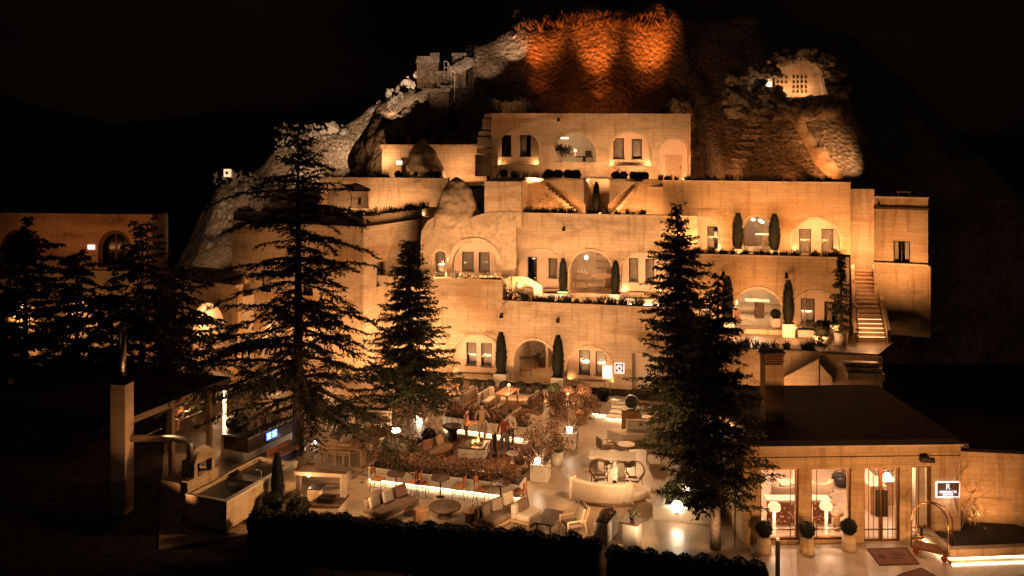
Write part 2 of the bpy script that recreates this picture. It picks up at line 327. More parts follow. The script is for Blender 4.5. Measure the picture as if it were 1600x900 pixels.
def window(W, parent, P, off, curtain='full', lamp=False, fmat='dark_metal', sill=True, mull=False, t=.14):
    """window in the rectangular hole P of a panel whose face lies at off: frame > pane, curtain, sill"""
    u0, u1, z0, z1 = pbox(P); f = .05; mb = MB(); a, b = off - .07, off - .12
    W.box(mb, u0, u0 + f, z0, z1, a, b); W.box(mb, u1 - f, u1, z0, z1, a, b); W.box(mb, u0 + f, u1 - f, z0, z0 + f, a, b); W.box(mb, u0 + f, u1 - f, z1 - f, z1, a, b)
    if mull: W.box(mb, (u0 + u1) / 2 - .02, (u0 + u1) / 2 + .02, z0 + f, z1 - f, a, b)
    o = mb.build('window', fmat, parent)
    mb = MB(); W.box(mb, u0 + f, u1 - f, z0 + f, z1 - f, off - .09, off - .1); mb.build('pane', 'glass', o)
    # curtain: pleats
    def pleat(ua, ub):
        n = max(6, int((ub - ua) / .035)); mb = MB(); vs = []
        for i in range(n + 1):
            uu = ua + (ub - ua) * i / n; d = off - .26 + .03 * (1 if i % 2 else -1) + random.uniform(-.012, .012)
            vs += [W.pt(uu, z0 - .05, d), W.pt(uu, z1 + .05, d)]
        mb.add(vs, [(2 * i, 2 * i + 2, 2 * i + 3, 2 * i + 1) for i in range(n)]); mb.build('curtain', 'curtain', o)
    if curtain == 'full': pleat(u0 - .05, u1 + .05)
    elif curtain == 'upper':
        zk = z0; z0 = z0 + (z1 - z0) * .5; pleat(u0 - .05, u1 + .05); z0 = zk
    elif curtain == 'half': pleat(u0 - .05, u0 + (u1 - u0) * .62)
    elif curtain == 'sides': pleat(u0 - .03, u0 + (u1 - u0) * .3); pleat(u1 - (u1 - u0) * .3, u1 + .03)
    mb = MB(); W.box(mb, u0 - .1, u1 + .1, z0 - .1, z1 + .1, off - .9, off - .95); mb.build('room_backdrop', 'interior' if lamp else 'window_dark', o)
    if lamp:
        mb = MB(); W.box(mb, u0 + .08, u1 - .08, z0 + (z1 - z0) * .40, z0 + (z1 - z0) * .45, off - .55, off - .6); mb.build('lamp', 'lamp_warm', o)
        mb = MB(); W.box(mb, u0 + .05, u1 - .05, z0 - .05, z0 + (z1 - z0) * .33, off - .5, off - .75); mb.build('headboard', 'white_stone', o)
    if sill:
        mb = MB(); W.box(mb, u0 - .06, u1 + .06, z0 - .06, z0 - .004, off + .05, off - .06); mb.build('sill', 'dark_wood', o)
    return o
def niche(W, parent, P, wins, mat_='limestone_pale', depth=.35, lamps=(), curtains=None, fmat='dark_metal', sill=True, glow=3.6):
    """recessed panel behind the arched hole P with rectangular windows"""
    u0, u1, z0, z1 = pbox(P); off = -depth - .004
    o = W.slab('arch_panel', rect_poly(u0 - .12, u1 + .12, z0 - .1, z1 + .1), wins, 'recess_glow_pink', parent, .14, off)  # pinker panel colour stands in for the light and shade of the recess
    hz = z0 + .05
    band(W, parent, P)
    for u_ in (u0 + .12, u1 - .12): light('arch_uplight', 'POINT', W.pt(u_, hz, off + min(.2, depth * .6)), glow, (1, .52, .21), radius=.03)
    for i, w_ in enumerate(wins): window(W, o, w_, off, (curtains[i] if curtains else 'full'), i in lamps, fmat, sill)
    return o
def band(W, parent, P, w=.13, proud=.035, mat='limestone_pale'):
    """paler proud band added to stand for the lit reveal of an arch"""
    u0, u1, z0, z1 = pbox(P); n = 18; hw = (u1 - u0) / 2; rise = min(hw, (z1 - z0) * .8); zs = z1 - rise; uc = (u0 + u1) / 2; mb = MB(); vs = []
    ring = [(1, z0)] + [None] * (n + 1) + [(-1, z0)]
    for i in range(n + 3):
        if i == 0 or i == n + 2: sg = 1 if i == 0 else -1; a, b = (uc + sg * hw, z0 + .02), (uc + sg * (hw + w), z0 + .02)
        else: t = math.pi * (i - 1) / n; a, b = (uc + hw * math.cos(t), zs + rise * math.sin(t)), (uc + (hw + w) * math.cos(t), zs + (rise + w) * math.sin(t))
        vs += [W.pt(*a, .002), W.pt(*a, proud), W.pt(*b, proud), W.pt(*b, .002)]
    mb.add(vs, [(4 * i + j, 4 * i + j + 1, 4 * i + j + 5, 4 * i + j + 4) for i in range(n + 2) for j in range(3)]); return mb.build('arch_band_or_lit_rim', mat, parent)
def room(W, parent, P, depth=4.0, wid=.5, hgt=.35, off=-.35, mat='interior', fmat='limestone_pale', floor_z=None):
    """vaulted room behind an open arch: floor, back wall, side walls, ceiling as parts"""
    u0, u1, z0, z1 = pbox(P); a, b, c = u0 - wid, u1 + wid, z1 + hgt; o0 = off - .003; o1 = off - depth
    def quad(n, pts, m): mb = MB(); mb.add(pts, [(0, 1, 2, 3)]); return mb.build(n, m, parent)
    fz = z0 + .01 if floor_z is None else floor_z; band(W, parent, P)
    quad('room_floor', [W.pt(a, fz, o0), W.pt(b, fz, o0), W.pt(b, fz, o1), W.pt(a, fz, o1)], fmat)
    quad('room_back_wall', [W.pt(a, fz, o1), W.pt(b, fz, o1), W.pt(b, c, o1), W.pt(a, c, o1)], mat)
    quad('room_side_wall', [W.pt(a, fz, o0), W.pt(a, fz, o1), W.pt(a, c, o1), W.pt(a, c, o0)], mat)
    quad('room_side_wall', [W.pt(b, fz, o1), W.pt(b, fz, o0), W.pt(b, c, o0), W.pt(b, c, o1)], mat)
    quad('room_ceiling', [W.pt(a, c, o0), W.pt(a, c, o1), W.pt(b, c, o1), W.pt(b, c, o0)], mat)
def wall_lamp(W, u, z, label, parent=None, group='lamps on the terrace walls'):
    mb = MB(); W.box(mb, u - .05, u + .05, z - .12, z + .12, .03, .0); mb.bar(W.pt(u, z + .05, .02), W.pt(u, z + .1, .28), .04); p = W.pt(u, z, .3)
    mb.lathe([(.03, .14), (.06, .12), (.12, -.1), (.1, -.1)], 10, p)
    o = mb.build('wall_lamp', 'dark_metal'); tag(o, label, 'lamp', group); return o
# ---------------------------------------------------------------- plants
def cat_arr(parts):
    vs, fs, b = [], [], 0
    for v, f in parts: vs.append(v); fs.append(f + b); b += len(v)
    return np.concatenate(vs), np.concatenate(fs)
def conifer(name, label, loc, H, Rm, seed, style='spruce', group=None, mat='needles', dens=1.0, base=.08, lean=(0, 0), skirt=None, step_=.10, lsz=1.0):
    rg = np.random.default_rng(seed); t = empty(name, loc, 0, label, 'tree', group)
    tr = MB(); tr.tube([(lean[0] * k * k, lean[1] * k * k, H * k) for k in np.linspace(0, .985, 12)], [max(.012, (.019 * H) * (1 - k) ** .8 + .01) for k in np.linspace(0, 1, 12)], 9)
    tr.build('trunk', 'bark', t, True)
    lb = MB(); Ls = []; As = []; Wd = []; Bs = []
    z = H * base; zs = []
    while z < H * .985:
        zs.append(z); z += (.30 if style == 'spruce' else .40) * (1.15 - .6 * z / H) * rg.uniform(.8, 1.2)
    for z0_ in zs:
        z = z0_; k = z / H; nb = int(rg.integers(6, 9)) if style == 'spruce' else int(rg.integers(4, 6)); ph = rg.uniform(0, 6.28)
        for i in range(nb):
            if style == 'spruce': rl = Rm * (1 - k) ** .72 * rg.uniform(.6, 1.14)
            else: rl = (Rm * min(1, (1 - k) ** .72 * 1.2) + .5 * min(1, (1 - k) * 8)) * rg.uniform(.2, 1.15) * (1 + .25 * math.sin(3 * ph + z * 2))
            if skirt: rl *= skirt(k)
            rl = max(rl, .12); a = ph + 6.283 * i / nb + rg.uniform(-.3, .3); ca, sa = math.cos(a), math.sin(a); z = z0_ + rg.normal(0, .16 if style == 'spruce' else .3); k = min(.99, max(.02, z / H))
            droop = (-.22 * (1 - k) - .02 if style == 'spruce' else rg.uniform(-.22, .26) - .12 * (1 - k)) + (.5 * max(0, k - .8) / .2)
            n = max(4, int(rl / step_)); s = np.linspace(0, 1, n); up = rl * (droop * s + (.16 if style == 'spruce' else .05) * s ** 2 * (1 - k) - (0 if style == 'spruce' else .16) * s ** 3)
            x = lean[0] * k * k + ca * rl * s; y = lean[1] * k * k + sa * rl * s; zz = z + up
            P = np.stack([x, y, zz], 1); P[1:] += np.cumsum(rg.normal(size=(n - 1, 3)), 0) * .022 * min(1, rl)
            if rl > .5: lb.tube(P[::2] if n > 6 else P, [max(.006, .012 * rl * (1 - q)) + .004 for q in np.linspace(0, 1, len(P[::2] if n > 6 else P))], 4, False)
            # side branches carrying needle sprays
            side = np.array([-sa, ca, 0]); fw = np.array([ca, sa, 0]); sp = style == 'spruce'
            for j in range(1, n):
                q = j / (n - 1)
                if not sp and q < .12: continue
                tw = (.10 + .42 * rl ** .7 * (1 - q) * min(1, q * 3 + .25)) if sp else (.14 + .34 * rl ** .6 * (1 - q * .75)) * rg.uniform(.35, 1.25)
                for sg in (-1, 1):
                    if rg.random() > dens: continue
                    dv = side * sg * rg.uniform(.6, 1) + fw * rg.uniform(.3, .95) + np.array([0, 0, rg.uniform(-.6, .05) if sp else rg.uniform(-.45, .12)])
                    dv /= np.linalg.norm(dv); m = max(3, int(tw / .045))
                    ss = (np.arange(m) + .5) / m; c = P[j] + dv * (tw * ss)[:, None] + rg.normal(size=(m, 3)) * .022; c[:, 2] -= (.10 if sp else .16) * tw * ss ** 2
                    Bs.append(c); As.append(np.repeat(dv[None], m, 0) + rg.normal(size=(m, 3)) * .6 + np.array([0, 0, -.15 if sp else -.35]))
            m = n * 2; ii = rg.integers(0, n, m); c = P[ii] + rg.normal(size=(m, 3)) * .03; Bs.append(c); As.append(fw[None] + rg.normal(size=(m, 3)) * .7)
    if len(lb.v) and H > 5: lb.build('limbs', 'bark', t)['kind'] = 'stuff'
    c = np.concatenate(Bs); d = np.concatenate(As); n = len(c)
    v, f = leaves(c, d, rg.uniform(.13, .26, n) * lsz, rg.uniform(.03, .065, n) * lsz, rg)
    trimesh('crown', v, f, mat, t); return t
_ball = {}
def ball_mesh(mat='dark_leaf'):
    if mat in _ball: return _ball[mat]
    rg = np.random.default_rng(3); n = 1500; d = unit(rg.normal(size=(n, 3))); r = .84 + .2 * rg.random(n) ** 2 + .07 * np.sin(d[:, 0] * 6 + 1) * np.sin(d[:, 2] * 5 + d[:, 1] * 4 + 1)
    v, f = leaves(d * r[:, None], d + rg.normal(size=(n, 3)) * .75, rg.uniform(.14, .28, n), rg.uniform(.06, .11, n), rg)
    mb = MB(); mb.ball((0, 0, 0), .82, 14); v2 = np.array(mb.v); q = [f_ for f_ in mb.f if len(f_) == 4]
    v, f = cat_arr([(v, f), (v2, np.array(q))]); o = trimesh('foliage', v, f, mat); me = o.data; bpy.data.objects.remove(o); _ball[mat] = me; return me
def shrub(loc, r, label, group=None, mat='dark_leaf', sz=.92, name='ball_shrub'):
    """clipped ball standing on the ground or in a bed"""
    t = empty(name, loc, random.uniform(0, 6), label, 'shrub', group)
    o = link('foliage', ball_mesh(mat), None, t); o.location = (0, 0, r * sz * .97); o.scale = (r, r, r * sz)
    mb = MB(); mb.tube([(0, 0, -.02), (0, 0, r * .6)], .03, 6); mb.build('stem', 'bark', t); return t
def potted_ball(loc, pot_h, pot_r0, pot_r1, r, label, group=None, pmat='white_stone', square=False, mat='dark_leaf', name='potted_shrub'):
    t = empty(name, loc, 0, label, 'plant', group); mb = MB()
    if square: mb.box((0, 0, pot_h / 2), (pot_r0 * 2, pot_r0 * 2, pot_h))
    else: mb.lathe([(pot_r0 * .96, 0), (pot_r0, .02), (pot_r1, pot_h), (pot_r1 * .88, pot_h), (pot_r1 * .86, pot_h - .05), (.01, pot_h - .05)], 20)
    mb.build('pot', pmat, t, not square, .015 if square else 0)
    o = link('foliage', ball_mesh(mat), None, t); o.location = (0, 0, pot_h + r * .8); o.scale = (r, r, r * .95)
    mb = MB(); mb.tube([(0, 0, pot_h - .05), (0, 0, pot_h + r)], .025, 6); mb.build('stem', 'bark', t); return t
_cyp = {}
def cyp_mesh(mat='dark_leaf'):
    if mat in _cyp: return _cyp[mat]
    rg = np.random.default_rng(11); n = 2600; k = rg.random(n); a = rg.uniform(0, 6.283, n); pr = np.sin(np.pi * np.clip(k * .93 + .06, 0, 1)) ** .55 * (1 - .35 * k)
    rr = pr * (.74 + .24 * rg.random(n) + .13 * np.sin(a * 3 + k * 17) * np.sin(k * 23 + a)); c = np.stack([np.cos(a) * rr, np.sin(a) * rr, k], 1); d = np.stack([np.cos(a) * .5, np.sin(a) * .5, np.full(n, .22)], 1) + rg.normal(size=(n, 3)) * np.array([.3, .3, .06])
    v, f = leaves(c, d, 1, 1, rg)   # reshape below: leaves are tall in z
    ln = rg.uniform(.3, .5, n); dv = unit(d * np.array([1, 1, .35])); s = np.stack([-np.sin(a), np.cos(a), np.zeros(n)], 1)
    z = np.zeros((n, 3)); z[:, 2] = rg.uniform(.025, .05, n); o_ = np.stack([np.cos(a), np.sin(a), np.zeros(n)], 1) * (rg.uniform(.05, .38, n))[:, None]
    v = np.stack([c - z * .6, c + s * .11 + o_ * .5, c + z + o_, c - s * .11 + o_ * .5], 1).reshape(-1, 3)
    mb = MB(); mb.lathe([(math.sin(math.pi * min(1, q * .93 + .06)) ** .55 * (1 - .35 * q) * .72, q) for q in np.linspace(0, .98, 12)], 10); v2 = np.array(mb.v); q4 = np.array([f_ for f_ in mb.f if len(f_) == 4])
    v, f = cat_arr([(v, f), (v2, q4)]); o = trimesh('foliage', v, f, mat); me = o.data; bpy.data.objects.remove(o); _cyp[mat] = me; return me
def potted_cypress(loc, H, r, label, group=None, pot=(.5, .5, .6), rz=R(-14), pmat='white_stone', mat='dark_leaf', name='potted_cypress', shape='box'):
    t = empty(name, loc, rz, label, 'plant', group)
    z = 0
    if pot:
        mb = MB()
        if shape == 'box': mb.box((0, 0, pot[2] / 2), pot)
        else: mb.lathe([(pot[0] * .42, 0), (pot[0] * .5, pot[2]), (pot[0] * .44, pot[2]), (.01, pot[2] - .05)], 18)
        mb.build('planter_box' if shape == 'box' else 'pot', pmat, t, shape != 'box', .015 if shape == 'box' else 0); z = pot[2]
        if shape == 'box': mb = MB(); mb.box((0, 0, z + .012), (pot[0] * .86, pot[1] * .86, .02)); mb.build('soil', 'soil', t)
    mb = MB(); mb.tube([(0, 0, z - .03), (0, 0, z + .4)], .03, 6); mb.build('trunk', 'bark', t)
    o = link('foliage', cyp_mesh(mat), None, t); o.location = (0, 0, z + .03); o.scale = (r, r, H); return t
def grass_row(A, B, wid, h, label, mat='lavender', n_m=70, name='parapet_planting', seed=0, spread=.35):
    """a strip of planting along a parapet (uncountable)"""
    rg = np.random.default_rng(seed + 5); A = np.array(A, float); B = np.array(B, float); L = np.linalg.norm(B - A); d = (B - A) / L; nn = np.array([d[1], -d[0], 0]); n = int(L * n_m * 2.6)
    tuft = rg.uniform(0, L, max(3, int(L * 6))); th = rg.uniform(.45, 1.25, len(tuft)); i = rg.integers(0, len(tuft), n); u = np.clip(tuft[i] + rg.normal(0, .07, n), 0, L); o = rg.uniform(-wid / 2, wid / 2, n)
    b = A + d * u[:, None] + nn * o[:, None]; dv = np.stack([rg.normal(0, spread, n), rg.normal(0, spread, n), np.ones(n)], 1)
    v, f = blades(b, dv, h * 1.2 * th[i] * rg.uniform(.5, 1.1, n), rg.uniform(.025, .05, n), rg)
    # small leaves on the stalks
    m = n * 2; j = rg.integers(0, n, m); c = b[j] + unit(dv)[j] * (h * th[i][j] * rg.uniform(.1, .8, m))[:, None]; v2, f2 = leaves(c, rg.normal(size=(m, 3)), rg.uniform(.05, .10, m), .035, rg)
    t2 = np.concatenate([f2[:, [0, 1, 2]], f2[:, [0, 2, 3]]]); v, f = cat_arr([(v, f), (v2, t2)]); o = trimesh(name, v, f, mat); tag(o, label, 'plants', None, 'stuff'); return o
def leaf_hedge(name, poly_A, poly_B, wid, z0, z1, n, mat, label, parent=None, ls=(.07, .14), seed=1, stuff=True, twig=True):
    rg = np.random.default_rng(seed); A = np.array([poly_A[0], poly_A[1], 0.]); B = np.array([poly_B[0], poly_B[1], 0.]); L = np.linalg.norm(B - A); d = (B - A) / L; nn = np.array([d[1], -d[0], 0])
    u = rg.uniform(0, L, n); hh = .72 + .28 * np.sin(u * 5.1 + 1) * np.sin(u * 2.3) + rg.uniform(-.15, .15, n); k = rg.random(n) ** .8; z = z0 + (z1 - z0) * np.clip(k * hh, 0, 1.1); o = rg.uniform(-wid / 2, wid / 2, n)
    c = A + d * u[:, None] + nn * o[:, None]; c[:, 2] = z; v, f = leaves(c, rg.normal(size=(n, 3)) + np.array([0, 0, .3]), rg.uniform(*ls, n), rg.uniform(ls[0] * .5, ls[1] * .5, n), rg)
    ob = trimesh(name, v, f, mat, parent)
    if twig:
        m = int(L * 40); u = rg.uniform(0, L, m); b = A + d * u[:, None] + nn * rg.uniform(-wid / 2, wid / 2, m)[:, None]; b[:, 2] = z0; v, f = blades(b, np.stack([rg.normal(0, .25, m), rg.normal(0, .25, m), np.ones(m)], 1), (z1 - z0) * rg.uniform(.5, .95, m), .02, rg); tw = trimesh('twigs', v, f, 'twig', ob)
    if parent is None: tag(ob, label, 'hedge')
    return ob
def bare_tree(name, label, loc, H, spread, seed, lmat=None, nleaf=0, stems=5, cat='tree', group=None, lsize=.1, tmat='twig', parent=None):
    """multi-stem small tree with twigs and scattered leaves"""
    rg = np.random.default_rng(seed); t = empty(name, loc, 0, label, cat, group); mb = MB(); tips = []
    def grow(p, d, ln, r, dep):
        n = 4; pts = [p]; dd = d.copy()
        for i in range(n): dd = dd + rg.normal(size=3) * .12; dd[2] += .04; dd /= np.linalg.norm(dd); p = p + dd * ln / n; pts.append(p); tips.append((p, dd, dep))
        mb.tube(pts, [r * (1 - .5 * i / n) for i in range(n + 1)], 5 if dep < 2 else 3, False)
        if dep < 4:
            for _ in range(int(rg.integers(2, 4))):
                nd = dd + rg.normal(size=3) * .55 * (spread / H * 1.6); nd /= np.linalg.norm(nd); grow(pts[int(rg.integers(2, n + 1))], nd, ln * rg.uniform(.55, .8), r * .5, dep + 1)
    for i in range(stems):
        a = 6.283 * i / stems + rg.uniform(-.4, .4); grow(np.array([math.cos(a) * .05, math.sin(a) * .05, 0.]), unit(np.array([math.cos(a) * spread / H * .7, math.sin(a) * spread / H * .7, 1.])), H * rg.uniform(.3, .42), .012 * H ** .8, 0)
    mb.build('branches', tmat, t)
    if nleaf:
        tp = [q for q in tips if q[2] >= 2]; ii = rg.integers(0, len(tp), nleaf); c = np.array([tp[i][0] for i in ii]) + rg.normal(size=(nleaf, 3)) * .09
        v, f = leaves(c, rg.normal(size=(nleaf, 3)), rg.uniform(lsize * .6, lsize * 1.2, nleaf), rg.uniform(lsize * .4, lsize * .7, nleaf), rg); trimesh('crown', v, f, lmat, t)
    return t
# ---------------------------------------------------------------- ground and hill
mb = MB(); S = 2500; mb.add([(-S, -200, -.03), (S, -200, -.03), (S, S, -.03), (-S, S, -.03)], [(0, 1, 2, 3)])
tag(mb.build('ground', 'earth'), 'dark bare earth around the stone hotel', 'ground', kind='structure')
mb = MB(); mb.prism([(-11.6, 29.4), (-8.8, 30.6), (2.7, 27.4), (7.6, 26.0), (40, 22), (40, 31.5), (9.2, 31.5), (12, 44), (-18, 56), (-17, 44)], -.2, 0)
tag(mb.build('courtyard_paving', 'paving'), 'warm beige stone paving of the courtyard and forecourt', 'paving', kind='structure')
HX = [-70, -45, -32, -27, -25.5, -23, -18.5, -15, -10, -5, .5, 2, 7, 12, 14, 20, 28, 32, 34.5, 38, 48, 70]
HZ = [0, .5, 1.5, 3, 5.75, 10.0, 12.6, 14.2, 16.9, 19.8, 22.2, 23.2, 23.7, 23.6, 22.9, 23.2, 22.4, 19, 12, 7.5, 2, 0]
def hill_h(x, y):
    ridge = float(np.interp(x, HX, HZ)); y0 = 59.0 if x < -3 else (61.0 if x < 13 else 53.5); 
    if x < -12: y0 = 59 - (-12 - x) * .1
    yr = 71.0 if x < -3 else (67.5 if x < 13 else 70.0)
    k = (y - y0) / (yr - y0)
    if k <= 0: h = 0
    elif k < 1: h = (k ** .8 if not (1 < x < 13) else 1 - (1 - k) ** 1.7)
    else: h = 1
    h = ridge * h
    if -3 <= x < 13 and k > 0: h = max(h, min(ridge, 10.0 + (ridge - 10) * min(1, max(0, k)) ** .75))
    if x >= 13 and k > 0:
        cone = max(0, 1 - abs(x - 18.5) / 9.0); h = min(ridge, 8 + (ridge - 8) * min(1, k * (.8 + .45 * cone)) ** .9) * min(1, k * 6)
    if k > 1.25: h -= (k - 1.25) * 9
    p = Vector((x * .22, y * .22, h * .22)); n1 = noise.fractal(p, 1.0, 2.1, 6); n2 = noise.noise(Vector((x * .55, y * .18, 3))) * .6
    gully = abs(noise.noise(Vector((x * .28, 7.7, 0)))) * 1.2
    amp = min(1, max(0, h / 4))
    sm = .35 if x > 14 else 1
    return h + amp * (n1 * .95 * sm + n2 * sm - gully * sm * (.9 if k < 1 else .3)) - .4
CAVES = []   # (x0,x1,y0,y1) cut-outs filled by cave rooms
xs = np.arange(-70, 70.1, .3); ys = np.concatenate([np.arange(50, 74, .3), np.arange(74, 130, 2.0)])
vv = []; 
for y in ys:
    for x in xs: vv.append((x, y, hill_h(float(x), float(y))))
nx, ny = len(xs), len(ys); ff = []
cave_c = V(1250, 125, 63.0); cave2_c = V(1182, 132, 63.5)
for j in range(ny - 1):
    for i in range(nx - 1):
        a = j * nx + i; q = vv[a]; q2 = vv[a + nx + 1]
        if max(q[2], q2[2]) < -.3 and ys[j] < 100: continue
        ff.append((a, a + 1, a + nx + 1, a + nx))
hv = np.array(vv)
def hill_z(x, y):
    i = int(np.clip((x + 70) / .3, 0, nx - 2)); j = int(np.clip(np.searchsorted(ys, y) - 1, 0, ny - 2)); return float(hv[j * nx + i][2])
YY_ = np.arange(54.0, 110, .12); HG_ = hv[:, 2].reshape(ny, nx)
def hill_hit(px, py, y0=54.0):
    """first point of the hill seen through a photo pixel"""
    Y = YY_; X = (px - 800) * Y / FPX; Z = CAM_Z - (py - HOR) * Y / FPX
    i = np.clip(((X + 70) / .3).astype(int), 0, nx - 2); j = np.clip(np.searchsorted(ys, Y) - 1, 0, ny - 2); hit = np.nonzero(HG_[j, i] >= Z)[0]
    return V(px, py, float(Y[hit[0]])) if len(hit) else V(px, py, 70)

rr_ = random.Random(4); mb = MB(); n_ = 160; vs_ = []
for i in range(n_ + 1):
    x_ = -900 + 1800 * i / n_; h_ = 26 + 26 * noise.fractal(Vector((x_ * .004, 1.3, 0)), 1, 2, 6) + 14 * math.sin(x_ * .006 + 1) + (40 if x_ < -150 else 0) * min(1, abs(x_ + 150) / 300)
    vs_ += [(x_, 600 + 60 * math.sin(x_ * .01), -1), (x_, 640 + 60 * math.sin(x_ * .01), max(4, h_)), (x_, 760, max(3, h_ * .8))]
mb.add(vs_, [(3 * i + j, 3 * i + 3 + j, 3 * i + 4 + j, 3 * i + 1 + j) for i in range(n_) for j in range(2)]); tag(mb.build('far_hills', 'earth', None, True), 'black ridge of far hills on the horizon', 'hills', kind='structure')
mb = MB(); mb.v = vv; mb.f = ff; mb.m = [0] * len(ff)
tag(mb.build('hill', 'tuff', None, True), 'dark tuff hill rising behind the stone terraces', 'hill', kind='structure')
# dry tufts and scrub over the lit slopes
def scatter_scrub(name, pix, n, label, mat, h=(.12, .4), seed=0, per=7):
    """pix: list of (px0,py0,px1,py1) photo areas of the slope"""
    rg = np.random.default_rng(seed); bs = []; ds = []; hs = []
    for _ in range(n):
        q = pix[rg.integers(0, len(pix))]; P = hill_hit(rg.uniform(q[0], q[2]), rg.uniform(q[1], q[3]))
        s = rg.uniform(*h); 
        for k in range(per): bs.append((P.x + rg.normal(0, .06), P.y + rg.normal(0, .06), P.z - .05)); ds.append((rg.normal(0, .5), rg.normal(0, .5) - .25, 1)); hs.append(s * rg.uniform(.5, 1.2))
    v, f = blades(bs, ds, np.array(hs), np.array(hs) * .28, rg); o = trimesh(name, v, f, mat); tag(o, label, 'scrub', None, 'stuff'); return o
scatter_scrub('scrub', [(800, 40, 1060, 165), (810, 24, 1050, 60)], 1500, 'dry scrub and stones clinging to the red lit cliff', 'dry_grass', (.1, .3), 1)
scatter_scrub('scrub', [(805, 26, 1045, 50)], 260, 'fringe of bushes along the red lit cliff top', 'dry_grass', (.35, .8), 2, 16)
scatter_scrub('scrub', [(430, 195, 560, 265), (335, 270, 400, 390), (440, 205, 540, 260)], 900, 'pale scrub on the floodlit left slope', 'pale_scrub', (.12, .4), 3)
scatter_scrub('scrub', [(1085, 150, 1135, 275), (1180, 150, 1265, 275), (1130, 170, 1280, 275)], 2600, 'dark scrub on the slope beside the hill steps', 'dry_grass', (.1, .28), 4)
def boulder(name, label, c, r, seed, mat='tuff', sub=4, cat='rock', group=None, rough=.25, flat=None, fr=1.4):
    bm = bmesh.new(); bmesh.ops.create_icosphere(bm, subdivisions=sub, radius=1.0); r = Vector(r)
    for v in bm.verts:
        n = noise.fractal(v.co * fr + Vector((seed * 3.1, seed, 0)), 1.0, 2.0, 5); v.co = v.co * (1 + rough * n); v.co = Vector((v.co.x * r.x, v.co.y * r.y, v.co.z * r.z))
    me = bpy.data.meshes.new(name); bm.to_mesh(me); bm.free(); me.polygons.foreach_set('use_smooth', [True] * len(me.polygons)); o = link(name, me, mat); o.location = c
    return tag(o, label, cat, group)
def cone_rock(name, label, base, prof, seed, mat='tuff_smooth', n=64, rough=.12, sy=1.0, cat='rock'):
    """fairy-chimney like rock: radius profile with noise"""
    mb = MB(); vs = []; k = len(prof); fine = []
    for i in range(k - 1):
        for t in np.linspace(0, 1, 10)[:-1]: fine.append((prof[i][0] + (prof[i + 1][0] - prof[i][0]) * t, prof[i][1] + (prof[i + 1][1] - prof[i][1]) * t))
    fine.append(prof[-1]); m = len(fine)
    for r, z in fine:
        for j in range(n):
            a = 6.28318 * j / n; q = noise.fractal(Vector((math.cos(a) * r * 1.3 + seed, math.sin(a) * r * 1.3, z * 1.1)), .8, 2.1, 6) + .5 * noise.noise(Vector((math.cos(a) * 1.2 + seed, math.sin(a) * 1.2, z * .5))); rr = max(.02, r * (1 + rough * q)); vs.append((math.cos(a) * rr, math.sin(a) * rr * sy, z + .05 * q))
    mb.add(vs, [(i * n + j, i * n + (j + 1) % n, (i + 1) * n + (j + 1) % n, (i + 1) * n + j) for i in range(m - 1) for j in range(n)] + [tuple(range((m - 1) * n, m * n))])
    o = mb.build(name, mat, None, True, loc=base); return tag(o, label, cat)
# rocks on the left slope
p = V(620, 262, 62); boulder('rock_outcrop', 'large brown rock outcrop above the white walled cave house', (p.x - .6, p.y + 2.2, 12.0), (2.5, 1.7, 4.4), 2, 'tuff', 5, rough=.42).rotation_euler = (0, R(24), 0)
p = V(660, 278, 58.8); cone_rock('rock_cone', 'pointed rock cone in front of the white walled cave house', (p.x, p.y, 10.6), [(1.5, 0), (1.25, .9), (.9, 1.8), (.42, 2.5), (.06, 2.9)], 4, rough=.13)
p = V(795, 160, 61.5); boulder('rock_outcrop', 'rounded lit rock shoulder behind the left end of the top villa roof', (p.x, p.y + 1.2, 14.6), (1.9, 1.2, 1.9), 6, 'tuff', 5, rough=.5, fr=1.1)
p = V(1065, 165, 61.5); boulder('rock_outcrop', 'small peaked rock behind the right end of the top villa roof', (p.x, p.y + 1.2, 14.6), (1.2, .9, 1.7), 9, 'tuff', 5, rough=.55, fr=1.1)
# long pale ridge of stones running down the left slope
rg_ = random.Random(5); k_ = 0
for (a, b, n_, sc, lb_) in (((815, 46), (740, 92), 22, .2, 'pale stone in the rubble above the iron gate'), ((655, 118), (598, 165), 34, .27, 'pale stone in the rubble left of the white stair railing'), ((600, 160), (556, 235), 34, .26, 'pale stone in the rubble gully beside the brown outcrop'), ((540, 200), (450, 225), 24, .3, 'pale stone on the bright slope behind the cedar top'), ((395, 265), (345, 330), 26, .3, 'pale stone on the slope near the square lantern'), ((365, 320), (338, 388), 20, .3, 'pale stone low on the far left slope')):
    for i in range(n_):
        t_ = rg_.random(); P = hill_hit(a[0] + (b[0] - a[0]) * t_ + rg_.gauss(0, 9), a[1] + (b[1] - a[1]) * t_ + rg_.gauss(0, 6)); s = sc * rg_.uniform(.4, 1.5)
        if k_ == 0: st0 = boulder('ridge_stone', lb_, P, (1, .9, .75), 21, 'pale_rubble', 2, group='pale stones along the left ridge', rough=.5); o = st0
        else: o = st0.copy(); COL.objects.link(o); o.location = P; o['label'] = lb_
        o['group'] = lb_ + 's'; k_ += 1; o.scale = (s, s, s * rg_.uniform(.6, 1.1)); o.rotation_euler = (rg_.random() * 3, rg_.random() * 3, rg_.random() * 6)
